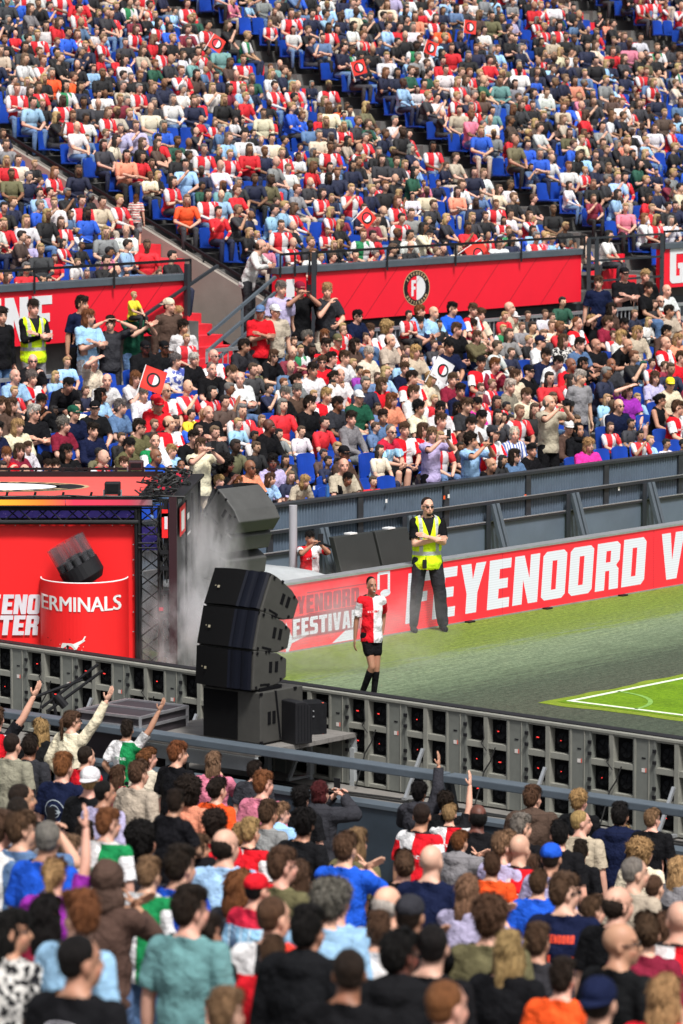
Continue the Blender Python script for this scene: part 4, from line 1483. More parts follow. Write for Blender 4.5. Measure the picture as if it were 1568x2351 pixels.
# folded black tripod stand
mb = MB()
Yt = 46.6
o_ = gz(100, 1630, 0.0)
for (a_, b_) in (((95, 1625), (225, 1525)), ((110, 1632), (235, 1540)), ((80, 1600), (190, 1560)), ((120, 1590), (130, 1650))):
    mb.tube(gY(*a_, Yt), gY(*b_, Yt), 0.018, n=8)
mb.tube(gY(128, 1596, Yt), gY(150, 1622, Yt), 0.05, n=10)
tag(mk('folded_stand', mb, M['black']), 'folded black stand leaning against the back of the near board', 'stand')

# theatrical smoke by the stage
m = bpy.data.materials.new('smoke')
m.use_nodes = True
ns, ln = m.node_tree.nodes, m.node_tree.links
ns.clear()
o_ = ns.new('ShaderNodeOutputMaterial')
pv = ns.new('ShaderNodeVolumePrincipled')
pv.inputs['Color'].default_value = (0.92, 0.90, 0.93, 1)
pv.inputs['Anisotropy'].default_value = 0.1
tc = ns.new('ShaderNodeTexCoord')
grad = ns.new('ShaderNodeTexGradient'); grad.gradient_type = 'SPHERICAL'
ln.new(tc.outputs['Object'], grad.inputs[0])
mp = ns.new('ShaderNodeMapping'); mp.inputs['Scale'].default_value = (2.4, 2.4, 1.6)
ln.new(tc.outputs['Object'], mp.inputs[0])
nf = noise_fac(ns, ln, 1.3, 7, mp.outputs[0], 0.72, 0.45, 0.66)
dens = math2(ns, ln, 'MULTIPLY', grad.outputs['Fac'], nf)
oi = ns.new('ShaderNodeObjectInfo')
spx = ns.new('ShaderNodeSeparateColor'); ln.new(oi.outputs['Color'], spx.inputs[0])
dens = math2(ns, ln, 'MULTIPLY', dens, math2(ns, ln, 'MULTIPLY', spx.outputs[0], 10.0))
ln.new(dens, pv.inputs['Density'])
ln.new(pv.outputs[0], o_.inputs['Volume'])
def smoke(c, r, dens, label):
    vs, fs = [], []
    nu, nv = 16, 10
    for j in range(nv + 1):
        for i in range(nu):
            a, b_ = 2 * pi * i / nu, pi * j / nv
            vs.append((sin(b_) * cos(a), sin(b_) * sin(a), cos(b_)))
    for j in range(nv):
        for i in range(nu):
            fs.append((j * nu + i, (j + 1) * nu + i, (j + 1) * nu + (i + 1) % nu, j * nu + (i + 1) % nu))
    me = bpy.data.meshes.new('smoke'); me.from_pydata(vs, [], fs); me.materials.append(m)
    o = bpy.data.objects.new('smoke', me); COL.objects.link(o)
    o.location = c; o.scale = r; o.color = (dens / 10, 0, 0, 1)
    tag(o, label, 'smoke', None, 'stuff')
smoke(gY(432, 1470, 50.9), (0.75, 1.1, 1.0), 11, 'dense white smoke rising beside the stage truss')
smoke(gY(450, 1300, 51.6), (0.70, 1.2, 1.1), 3.5, 'thin grey smoke around the far speaker stack')
smoke(gY(345, 1430, 52.0), (0.5, 1.0, 1.1), 8, 'white smoke seen through the stage truss')
smoke(gY(745, 1440, 53.0), (1.9, 1.3, 0.9), 1.5, 'faint smoke drifting over the grass behind the player')
# =================================================================== PEOPLE
PAL = {'k': (0.0065, 0.0065, 0.008), 'n': (0.007, 0.011, 0.038), 'D': (0.030, 0.030, 0.036), 'g': (0.20, 0.20, 0.21), 'w': (0.62, 0.61, 0.62),
       'b': (0.30, 0.50, 0.72), 'u': (0.015, 0.09, 0.55), 'r': (0.60, 0.012, 0.022), 'm': (0.20, 0.015, 0.035), 'p': (0.60, 0.18, 0.26),
       'P': (0.70, 0.04, 0.34), 'v': (0.30, 0.03, 0.36), 'o': (0.85, 0.10, 0.02), 'y': (0.78, 0.62, 0.03), 'c': (0.66, 0.58, 0.44), 'e': (0.44, 0.37, 0.29),
       'l': (0.12, 0.11, 0.055), 't': (0.14, 0.29, 0.29), 'B': (0.075, 0.045, 0.035), 'd': (0.09, 0.16, 0.30), 's': (0.72, 0.26, 0.16), 'V': (0.42, 0.38, 0.58),
       'G': (0.012, 0.075, 0.045), 'i': (0.22, 0.21, 0.16), 'h': (0.62, 0.85, 0.03)}
CN = {'k': 'black', 'n': 'navy', 'D': 'charcoal', 'g': 'grey', 'w': 'white', 'b': 'light blue', 'u': 'bright blue', 'r': 'red', 'm': 'maroon', 'p': 'pink',
      'P': 'magenta', 'v': 'purple', 'o': 'orange', 'y': 'yellow', 'c': 'cream', 'e': 'beige', 'l': 'olive', 't': 'teal', 'B': 'brown', 'd': 'denim blue',
      's': 'salmon', 'V': 'lavender', 'G': 'dark green', 'i': 'stone grey', 'h': 'yellow safety'}
HAIRC = {'k': (0.006, 0.005, 0.005), 'd': (0.017, 0.011, 0.008), 'b': (0.072, 0.041, 0.024), 'y': (0.36, 0.24, 0.11), 'g': (0.15, 0.14, 0.13), 'w': (0.45, 0.43, 0.40),
         'r': (0.15, 0.060, 0.024), 'R': (0.05, 0.009, 0.010), 'm': (0.17, 0.105, 0.060)}
HN = {'k': 'black', 'd': 'dark', 'b': 'brown', 'y': 'blond', 'g': 'grey', 'w': 'white', 'r': 'ginger', 'R': 'dark red', 'm': 'light brown'}
SKIN = {'1': (0.62, 0.36, 0.26), '2': (0.42, 0.23, 0.145), '3': (0.20, 0.095, 0.05), '4': (0.065, 0.030, 0.018)}

# ---- materials driven by the colour of each object
def person_mat(kind):
    m, ns, ln, b = newmat(kind)
    oi = node(ns, 'ShaderNodeObjectInfo')
    base = oi.outputs['Color']
    at = node(ns, 'ShaderNodeAttribute', attribute_name='hp')
    hp = at.outputs['Vector']
    sp = node(ns, 'ShaderNodeSeparateXYZ'); ln.new(hp, sp.inputs[0])
    b.inputs['Roughness'].default_value = 0.85
    b.inputs['Specular IOR Level'].default_value = 0.10
    co = objco(ns, ln)
    def MA(op, a, c=None): return math2(ns, ln, op, a, c)
    if kind == 'skin':
        b.inputs['Roughness'].default_value = 0.55
        b.inputs['Specular IOR Level'].default_value = 0.4
        ax = MA('ABSOLUTE', sp.outputs[0])
        y, z = sp.outputs[1], sp.outputs[2]
        front = MA('LESS_THAN', y, -0.035)
        def ell(cx, cz, rx, rz):
            dx = MA('DIVIDE', MA('SUBTRACT', ax, cx), rx); dz = MA('DIVIDE', MA('SUBTRACT', z, cz), rz)
            d = MA('ADD', MA('MULTIPLY', dx, dx), MA('MULTIPLY', dz, dz))
            return MA('MULTIPLY', MA('LESS_THAN', d, 1.0), front)
        def soft(cx, cz, rx, rz):
            dx = MA('DIVIDE', MA('SUBTRACT', ax, cx), rx); dz = MA('DIVIDE', MA('SUBTRACT', z, cz), rz)
            d = MA('ADD', MA('MULTIPLY', dx, dx), MA('MULTIPLY', dz, dz))
            return MA('MULTIPLY', math2(ns, ln, 'SUBTRACT', 1.0, d, clamp=True), front)
        c = mixc(ns, ln, noise_fac(ns, ln, 9, 3, co, 0.6, 0.3, 0.7), base, mixc(ns, ln, 0.18, base, (0.5, 0.1, 0.08), 'MIX'))
        red = mixc(ns, ln, 0.45, base, (0.55, 0.08, 0.06))
        c = mixc(ns, ln, MA('MULTIPLY', soft(0.042, -0.035, 0.03, 0.028), 0.5), c, red)
        dk = mixc(ns, ln, 1.0, base, (0.55, 0.40, 0.36), 'MULTIPLY')
        c = mixc(ns, ln, MA('MULTIPLY', soft(0.031, 0.008, 0.024, 0.018), 0.8), c, dk)
        c = mixc(ns, ln, ell(0.0, -0.064, 0.026, 0.0085), c, mixc(ns, ln, 0.6, base, (0.30, 0.04, 0.04)))
        c = mixc(ns, ln, ell(0.032, 0.036, 0.022, 0.0055), c, mixc(ns, ln, 1.0, base, (0.22, 0.15, 0.12), 'MULTIPLY'))
        c = mixc(ns, ln, ell(0.031, 0.010, 0.0135, 0.0065), c, (0.55, 0.53, 0.52))
        c = mixc(ns, ln, ell(0.031, 0.011, 0.0065, 0.0075), c, (0.012, 0.008, 0.006))
        ln.new(c, b.inputs['Base Color'])
        return m
    if kind == 'hair':
        mp = node(ns, 'ShaderNodeMapping'); mp.inputs['Scale'].default_value = (60, 60, 9)
        ln.new(co, mp.inputs[0])
        s_ = noise_fac(ns, ln, 1.0, 4, mp.outputs[0], 0.7, 0.3, 0.7)
        g2 = noise_fac(ns, ln, 12, 3, co, 0.6, 0.3, 0.7)
        c = mixc(ns, ln, s_, mixc(ns, ln, 1.0, base, (0.28, 0.25, 0.22), 'MULTIPLY'), mixc(ns, ln, 1.0, base, (1.7, 1.55, 1.45), 'MULTIPLY'))
        c = mixc(ns, ln, MA('MULTIPLY', g2, 0.4), c, base)
        ln.new(c, b.inputs['Base Color'])
        b.inputs['Roughness'].default_value = 0.6
        b.inputs['Specular IOR Level'].default_value = 0.18
        bump(ns, ln, b, s_, 1.0, 0.010)
        return m
    # cloth: hp on garments = position in the body's own frame (x side, y depth, z above pelvis), sl = sleeve
    sl = node(ns, 'ShaderNodeAttribute', attribute_name='sl').outputs['Fac']
    x, y, z = sp.outputs
    left = MA('GREATER_THAN', x, 0.0)             # viewer's right when facing us
    issl = MA('GREATER_THAN', MA('ABSOLUTE', sl), 0.5)
    slL = MA('GREATER_THAN', sl, 0.5)
    W_, R_, K_ = (0.72, 0.71, 0.72), (0.66, 0.012, 0.022), (0.014, 0.014, 0.017)
    if kind == 'cloth':
        c = base
    elif kind in ('jersey', 'jersey_green'):
        R2 = R_ if kind == 'jersey' else (0.012, 0.22, 0.07)
        torso = mixc(ns, ln, left, R2, W_)
        slv = mixc(ns, ln, slL, W_, R2) if kind == 'jersey' else W_
        c = mixc(ns, ln, issl, torso, slv)
        collar = MA('GREATER_THAN', z, 0.512)
        c = mixc(ns, ln, collar, c, K_ if kind == 'jersey' else (0.5, 0.5, 0.5))
        chest = MA('MULTIPLY', MA('LESS_THAN', MA('ABSOLUTE', MA('SUBTRACT', z, 0.31)), 0.016), MA('LESS_THAN', MA('ABSOLUTE', x), 0.09))
        nz_ = noise_fac(ns, ln, 70, 1, co)
        chest = MA('MULTIPLY', chest, MA('GREATER_THAN', nz_, 0.5))
        c = mixc(ns, ln, MA('MULTIPLY', chest, MA('SUBTRACT', 1.0, issl)), c, mixc(ns, ln, left, W_, R2))
    elif kind == 'stripes':
        st = MA('GREATER_THAN', MA('SINE', MA('MULTIPLY', x, 110.0)), 0.1)
        c = mixc(ns, ln, st, W_, (0.10, 0.16, 0.45))
    elif kind == 'hoops':
        st = MA('GREATER_THAN', MA('SINE', MA('MULTIPLY', z, 80.0)), 0.45)
        c = mixc(ns, ln, st, (0.66, 0.60, 0.55), (0.5, 0.05, 0.05))
    elif kind == 'floral':
        f = noise_fac(ns, ln, 9, 2, hp, 0.5, 0.48, 0.52)
        c = mixc(ns, ln, f, (0.07, 0.10, 0.38), (0.68, 0.68, 0.74))
    elif kind == 'animal_print':
        f = noise_fac(ns, ln, 26, 2, hp, 0.5, 0.47, 0.52)
        c = mixc(ns, ln, f, K_, (0.62, 0.60, 0.57))
    elif kind == 'sky_jersey':
        sh = MA('GREATER_THAN', z, 0.40)
        st = MA('GREATER_THAN', MA('SINE', MA('MULTIPLY', x, 80.0)), 0.75)
        c = mixc(ns, ln, st, (0.30, 0.55, 0.76), (0.55, 0.72, 0.85))
        c = mixc(ns, ln, sh, c, (0.55, 0.02, 0.05))
    elif kind == 'multi_jersey':
        f = MA('GREATER_THAN', x, 0.03)
        c = mixc(ns, ln, f, (0.50, 0.50, 0.60), R_)
        c = mixc(ns, ln, MA('GREATER_THAN', z, 0.36), c, mixc(ns, ln, MA('LESS_THAN', MA('ABSOLUTE', x), 0.06), mixc(ns, ln, left, (0.8, 0.05, 0.03), W_), K_))
    elif kind == 'vest':
        band = MA('MAXIMUM', MA('LESS_THAN', MA('ABSOLUTE', MA('SUBTRACT', z, 0.06)), 0.025),
                  MA('MULTIPLY', MA('LESS_THAN', MA('ABSOLUTE', MA('SUBTRACT', MA('ABSOLUTE', x), 0.105)), 0.022), MA('GREATER_THAN', z, 0.08)))
        c = mixc(ns, ln, band, (0.62, 0.86, 0.02), (0.42, 0.44, 0.44))
        neck = MA('LESS_THAN', MA('ABSOLUTE', x), MA('MULTIPLY', MA('SUBTRACT', z, 0.26), 0.32))
        c = mixc(ns, ln, MA('MULTIPLY', neck, MA('LESS_THAN', y, 0.0)), c, K_)
    seam = MA('MAXIMUM', MA('LESS_THAN', MA('ABSOLUTE', MA('SUBTRACT', MA('ABSOLUTE', x), 0.172)), 0.003), MA('LESS_THAN', MA('ABSOLUTE', MA('SUBTRACT', z, 0.512)), 0.004))
    c = mixc(ns, ln, MA('MULTIPLY', seam, 0.45), c, mixc(ns, ln, 1.0, c, (0.35, 0.35, 0.35), 'MULTIPLY'))
    fold = noise_fac(ns, ln, 5.5, 4, co, 0.55)
    f2 = noise_fac(ns, ln, 2.5, 4, co, 0.6, 0.3, 0.7)
    c = mixc(ns, ln, 0.5, c, mixc(ns, ln, f2, (0.72, 0.72, 0.74), (1.15, 1.15, 1.12)), 'MULTIPLY')
    ln.new(c, b.inputs['Base Color'])
    f3 = noise_fac(ns, ln, 13, 4, co, 0.7)
    bump(ns, ln, b, math2(ns, ln, 'ADD', fold, math2(ns, ln, 'MULTIPLY', f3, 0.12)), 1.0, 0.07)
    return m
for k_ in ('skin', 'hair', 'cloth', 'jersey', 'jersey_green', 'stripes', 'hoops', 'floral', 'animal_print', 'sky_jersey', 'multi_jersey', 'vest'):
    M[k_] = person_mat(k_)
PATT = {'j': ('jersey', 'red and white football shirt'), 'q': ('jersey_green', 'green and white football shirt'), 'z': ('stripes', 'blue and white striped shirt'),
        'f': ('floral', 'blue floral shirt'), 'x': ('animal_print', 'black and white patterned top'), 'a': ('sky_jersey', 'light blue shirt with red shoulders'),
        'Z': ('hoops', 'cream top with red hoops'), 'Q': ('multi_jersey', 'grey, red and white football shirt'), 'H': ('vest', 'yellow safety vest')}

# ---- primitive solids used to grow bodies
def capsule(mb, p, q, r1, r2, n=12, k=3, mi=0, flat=1.0, fdir=None):
    p, q = Vector(p), Vector(q)
    d = (q - p); L = d.length; d = d / max(L, 1e-6)
    x = d.orthogonal().normalized() if fdir is None else (Vector(fdir) - d * Vector(fdir).dot(d)).normalized()
    y = d.cross(x)
    rings = []
    for i in range(k, 0, -1):
        a = pi / 2 * i / k * 0.98
        rings.append((p - d * r1 * sin(a), r1 * cos(a)))
    rings.append((p, r1)); rings.append((q, r2))
    for i in range(1, k + 1):
        a = pi / 2 * i / k * 0.98
        rings.append((q + d * r2 * sin(a), r2 * cos(a)))
    vs, fs = [], []
    for c, r in rings:
        for i in range(n):
            a = 2 * pi * i / n
            vs.append(c + x * cos(a) * r + y * sin(a) * r * flat)
    for j in range(len(rings) - 1):
        for i in range(n):
            fs.append((j * n + i, j * n + (i + 1) % n, (j + 1) * n + (i + 1) % n, (j + 1) * n + i))
    fs.append(tuple(range(n - 1, -1, -1))); o = (len(rings) - 1) * n
    fs.append(tuple(range(o, o + n)))
    mb.add(vs, fs, mi)

def ellipsoid(mb, c, r, R=None, n=14, k=9, mi=0):
    c = Vector(c)
    vs = [(0, 0, -1)]
    for j in range(1, k):
        b_ = pi * j / k
        for i in range(n):
            a = 2 * pi * i / n
            vs.append((sin(b_) * cos(a), sin(b_) * sin(a), -cos(b_)))
    vs.append((0, 0, 1))
    fs = [(0, 1 + (i + 1) % n, 1 + i) for i in range(n)]
    for j in range(k - 2):
        for i in range(n):
            fs.append((1 + j * n + i, 1 + j * n + (i + 1) % n, 1 + (j + 1) * n + (i + 1) % n, 1 + (j + 1) * n + i))
    o = 1 + (k - 2) * n; t = len(vs) - 1
    fs += [(o + i, o + (i + 1) % n, t) for i in range(n)]
    out = []
    for v in vs:
        p = Vector((v[0] * r[0], v[1] * r[1], v[2] * r[2]))
        out.append((R @ p if R else p) + c)
    mb.add(out, fs, mi)

def ik(a, b_, l1, l2, hint):
    """elbow / knee position for a two bone chain"""
    a, b_ = Vector(a), Vector(b_)
    d = b_ - a; L = min(d.length, (l1 + l2) * 0.995)
    d.normalize(); b_ = a + d * L
    x = (l1 * l1 - l2 * l2 + L * L) / (2 * L)
    h = sqrt(max(0, l1 * l1 - x * x))
    hv = Vector(hint); hv = (hv - d * hv.dot(d)).normalized()
    return a + d * x + hv * h, b_

# arm targets: hand position relative to the chest frame origin (pelvis), person faces -y, x = their left
ARMS = {
 'lap':   [((-.08, -.33, .09), (-1, .4, -.6)), ((.08, -.34, .09), (1, .4, -.6))],
 'lap2':  [((-.04, -.36, .13), (-1, .3, -.5)), ((.05, -.37, .11), (1, .3, -.5))],
 'cross': [((.045, -.19, .24), (-1, .1, -.9)), ((-.045, -.225, .285), (1, .1, -.9))],
 'down':  [((-.26, -.02, -.10), (-.6, 1, 0)), ((.26, -.02, -.10), (.6, 1, 0))],
 'clap':  [((-.025, -.36, .44), (-1, .2, -.9)), ((.025, -.36, .44), (1, .2, -.9))],
 'phone': [((-.05, -.33, .58), (-1, -.1, -.8)), ((.06, -.33, .58), (1, -.1, -.8))],
 'face':  [((-.05, -.21, .47), (-.6, -.3, -.9)), ((.06, -.30, .14), (1, .3, -.6))],
 'shade': [((-.08, -.15, .74), (-1, -.2, .2)), ((.08, -.34, .09), (1, .4, -.6))],
 'raiseR': [((-.40, -.16, .92), (-1, .2, -.5)), ((.24, -.08, .0), (.6, 1, 0))],
 'raiseL': [((.24, -.08, .0), (-.6, 1, 0)), ((.40, -.16, .92), (1, .2, -.5))],
 'raiseH': [((-.20, -.14, 1.05), (-1, .2, -.3)), ((.10, -.30, .40), (1, .2, -.9))],
 'rail':  [((-.16, -.40, .27), (-1, 0, -.4)), ((.16, -.40, .27), (1, 0, -.4))],
 'hips':  [((-.22, -.02, .03), (-1, .4, 0)), ((.22, -.02, .03), (1, .4, 0))],
 'head2': [((-.15, -.12, .68), (-1, -.3, -.2)), ((.15, -.12, .68), (1, -.3, -.2))],
}
ARMS['raiseL'][0] = ((-.24, -.08, .0), (-.6, 1, 0))
POSES = {   # seated?, forward lean, arms, hand curl
 's': (1, 0.10, 'lap', .6), 't': (1, 0.28, 'lap2', .8), 'x': (1, 0.02, 'cross', .3), 'f': (1, 0.22, 'face', .9), 'c': (1, 0.08, 'clap', .1), 'p': (1, 0.08, 'phone', .9),
 'o': (1, 0.05, 'shade', .2), 'e': (1, 0.55, 'lap2', .8),
 'S': (0, 0.03, 'down', .5), 'X': (0, 0.0, 'cross', .3), 'C': (0, 0.03, 'clap', .1), 'P': (0, 0.0, 'phone', .9), 'R': (0, 0.02, 'raiseR', .15), 'T': (0, 0.02, 'raiseL', .15),
 'U': (0, 0.02, 'raiseH', .15), 'L': (0, 0.35, 'rail', .6), 'F': (0, 0.05, 'face', .9), 'H': (0, 0.0, 'head2', .4), 'E': (0, 0.7, 'rail', .6),
}
POSEN = {'s': 'sitting with hands on lap', 't': 'sitting leaning forward', 'x': 'sitting with folded arms', 'f': 'sitting with hand at mouth', 'c': 'sitting and clapping',
         'p': 'sitting holding up phone', 'o': 'shading eyes with one hand', 'e': 'sitting bent far forward', 'S': 'standing with arms down', 'X': 'standing with folded arms',
         'C': 'standing and clapping', 'P': 'standing and filming with phone', 'R': 'standing with right arm raised', 'T': 'standing with left arm raised',
         'U': 'standing with one arm straight up', 'L': 'leaning forward on the rail', 'F': 'standing with hand at mouth', 'H': 'standing with hands on head', 'E': 'bending far forward'}

class Skel: pass
def skeleton(pose, hyaw=0.0, hpitch=0.0, custom=None):
    seated, lean, arms, curl = (POSES[pose] if custom is None else custom)[:4]
    s = Skel(); s.seated = seated; s.curl = curl
    pz = 0.52 if seated else 0.95
    s.pel = Vector((0, 0, pz))
    s.T = Matrix.Rotation(lean, 3, 'X')          # leaning forward = towards -y
    s.T = Matrix(((1, 0, 0), (0, cos(lean), -sin(lean)), (0, sin(lean), cos(lean)))).to_3x3()
    t = lambda v: s.pel + s.T @ Vector(v)
    s.t = t
    s.sh = [t((-.175, 0.0, .45)), t((.175, 0.0, .45))]
    s.neck0, s.neck1 = t((0, .015, .47)), t((0, -.005, .585))
    s.headc = t((0, -.025, .645))
    s.HR = Matrix.Rotation(hyaw, 3, 'Z') @ Matrix.Rotation(hpitch + lean * 0.25, 3, 'X')
    s.arms = []
    for i, (tg, hint) in enumerate(ARMS[arms] if isinstance(arms, str) else arms):
        target = s.pel + s.T @ Vector(tg) if arms not in ('rail', 'lap', 'lap2') else s.pel + Vector(tg)
        el, wr = ik(s.sh[i], target, 0.285, 0.255, hint)
        s.arms.append((s.sh[i], el, wr))
    s.legs = []
    if custom is not None and len(custom) > 4:
        s.legs = [tuple(Vector(v) for v in lg) for lg in custom[4]]
        return s
    for sx_ in (-1, 1):
        if seated:
            h, k, a = Vector((sx_ * .09, 0, pz)), Vector((sx_ * .13, -.42, pz + .01)), Vector((sx_ * .12, -.37, .09))
        else:
            h, k, a = Vector((sx_ * .09, 0, .92)), Vector((sx_ * .105, -.02, .50)), Vector((sx_ * .115, .015, .085))
        s.legs.append((h, k, a))
    return s

def hand(mb, wr, el, curl, side, n=7):
    d = (wr - el).normalized()
    up = Vector((0, 0, 1))
    inner = Vector((-side, 0, 0))
    px = (inner - d * inner.dot(d))
    if px.length < 0.2: px = Vector((0, -1, 0)) - d * (-d.y)
    px.normalize()                     # palm faces inwards
    wv = d.cross(px).normalized()      # across the knuckles
    if wv.z < 0: wv = -wv
    c = wr + d * 0.045
    R = Matrix((wv, px, d)).transposed()
    ellipsoid(mb, c, (0.040, 0.017, 0.055), R, 10, 6)
    for f in range(4):
        off = (f - 1.5) * -0.019
        L = (0.040, 0.046, 0.043, 0.034)[f]
        p0 = c + d * 0.042 + wv * off
        dirv = d.copy(); axis = d.cross(px)
        pts = [p0]
        for j in range(3):
            dirv = (dirv * cos(curl * (0.5 + 0.3 * j)) + px * sin(curl * (0.5 + 0.3 * j))).normalized()
            pts.append(pts[-1] + dirv * L * (1.0, 0.68, 0.52)[j] * 0.9)
            px_ = px
        r = 0.0092
        for j in range(3):
            capsule(mb, pts[j], pts[j + 1], r, r * 0.9, n, 2)
            r *= 0.9
    tb_ = wr + d * 0.025 + wv * 0.030 + px * 0.005
    t1 = tb_ + (d * 0.6 + wv * 0.65 + px * 0.3).normalized() * 0.038
    t2 = t1 + (d * 0.85 + wv * 0.25 + px * 0.4).normalized() * 0.028
    capsule(mb, tb_, t1, 0.012, 0.0105, n, 2); capsule(mb, t1, t2, 0.0105, 0.008, n, 2)

def remesh(mb, voxel, smooth, name='tmp'):
    me = bpy.data.meshes.new(name)
    me.from_pydata([tuple(v) for v in mb.v], [], mb.f)
    o = bpy.data.objects.new(name, me); COL.objects.link(o)
    r = o.modifiers.new('r', 'REMESH'); r.mode = 'VOXEL'; r.voxel_size = voxel
    s = o.modifiers.new('s', 'SMOOTH'); s.iterations = smooth; s.factor = 0.5
    dg = bpy.context.evaluated_depsgraph_get()
    me2 = bpy.data.meshes.new_from_object(o.evaluated_get(dg))
    bpy.data.objects.remove(o); bpy.data.meshes.remove(me)
    n = len(me2.vertices)
    V = np.empty(n * 3); me2.vertices.foreach_get('co', V)
    V = V.reshape(n, 3)
    F = [tuple(p.vertices) for p in me2.polygons]
    bpy.data.meshes.remove(me2)
    return V, F

def finish_mesh(name, V, F, hp=None, sl=None):
    me = bpy.data.meshes.new(name)
    me.from_pydata(V.tolist(), [], F)
    me.polygons.foreach_set('use_smooth', [True] * len(me.polygons))
    if hp is not None:
        a = me.attributes.new('hp', 'FLOAT_VECTOR', 'POINT'); a.data.foreach_set('vector', hp.astype(np.float32).ravel())
    if sl is not None:
        a = me.attributes.new('sl', 'FLOAT', 'POINT'); a.data.foreach_set('value', sl.astype(np.float32))
    me.update()
    return me

def torso_parts(mb, s, g=0.0, belly=0.0, n=16, k=10, w=1.0):
    """g grows the shape outwards: the garment over the body"""
    T = s.T
    ellipsoid(mb, s.t((0, .01, .02)), (.165 * w + g, .115 + g, .13 + g), T, n, k)
    ellipsoid(mb, s.t((0, -.005 - belly * .5, .14)), (.150 * w + g, .108 + g + belly, .17 + g), T, n, k)
    ellipsoid(mb, s.t((0, .005, .31)), (.170 * w + g, .118 + g, .19 + g), T, n, k)
    capsule(mb, s.t((-.13 * w, .005, .425)), s.t((.13 * w, .005, .425)), .062 + g, .062 + g, n, 3)

def head_parts(mb, s, n=18, k=12):
    H = s.HR; c = s.headc
    h = lambda v: c + H @ Vector(v)
    ellipsoid(mb, h((0, .016, .032)), (.074, .093, .088), H, n, k)
    ellipsoid(mb, h((0, -.022, -.038)), (.058, .066, .072), H, n, k)
    ellipsoid(mb, h((0, -.058, -.088)), (.026, .022, .020), H, 10, 6)
    ellipsoid(mb, h((0, -.075, -.060)), (.030, .018, .018), H, 10, 6)
    capsule(mb, h((0, -.082, .018)), h((0, -.104, -.026)), .009, .013, 8, 2)
    capsule(mb, h((-.035, -.066, .035)), h((.035, -.066, .035)), .014, .014, 8, 2)
    for x in (-1, 1):
        ellipsoid(mb, h((x * .076, .014, -.008)), (.010, .020, .032), H, 8, 6)
        ellipsoid(mb, h((x * .038, -.062, -.028)), (.020, .018, .022), H, 8, 6)

BODY = {}
def get_body(pose, hyaw, hpitch=0.0, custom=None, voxel=0.0115, key2=''):
    key = (pose, round(hyaw, 2), round(hpitch, 2), key2)
    if key in BODY: return BODY[key]
    s = skeleton(pose, hyaw, hpitch, custom)
    mb = MB()
    torso_parts(mb, s, -0.006)
    capsule(mb, s.neck0 - Vector((0, 0, .03)), s.headc + s.HR @ Vector((0, .012, -.05)), .064, .055, 14, 3)
    capsule(mb, s.t((-.12, .02, .45)), s.t((0, .025, .53)), .035, .042, 10, 2)
    capsule(mb, s.t((.12, .02, .45)), s.t((0, .025, .53)), .035, .042, 10, 2)
    head_parts(mb, s)
    for i, (a, e, w_) in enumerate(s.arms):
        capsule(mb, a, e, .053, .040, 12, 3); capsule(mb, e, e.lerp(w_, .35), .040, .040, 12, 3); capsule(mb, e.lerp(w_, .35), w_, .040, .026, 12, 3)
    for (h, k, a) in s.legs:
        capsule(mb, h, k, .082, .056, 12, 3); capsule(mb, k, k.lerp(a, .35), .055, .056, 12, 3); capsule(mb, k.lerp(a, .35), a, .056, .036, 12, 3)
        capsule(mb, a + Vector((0, .03, -.045)), a + Vector((0, -.15, -.06)), .036, .030, 10, 3)
    V, F = remesh(mb, voxel, 4)
    hb = MB()
    for i, (a, e, w_) in enumerate(s.arms):
        hand(hb, w_, e, s.curl, -1 if i == 0 else 1)
    hv = np.array([tuple(v) for v in hb.v]); o = len(V)
    V2 = np.vstack([V, hv]); F2 = F + [tuple(i + o for i in f) for f in hb.f]
    HRi = np.array(s.HR.inverted())
    hp = (V2 - np.array(s.headc)) @ HRi.T
    s.body = finish_mesh('person_body', V2, F2, hp)
    BODY[key] = s
    s.key = key
    s.cl = {}
    return s

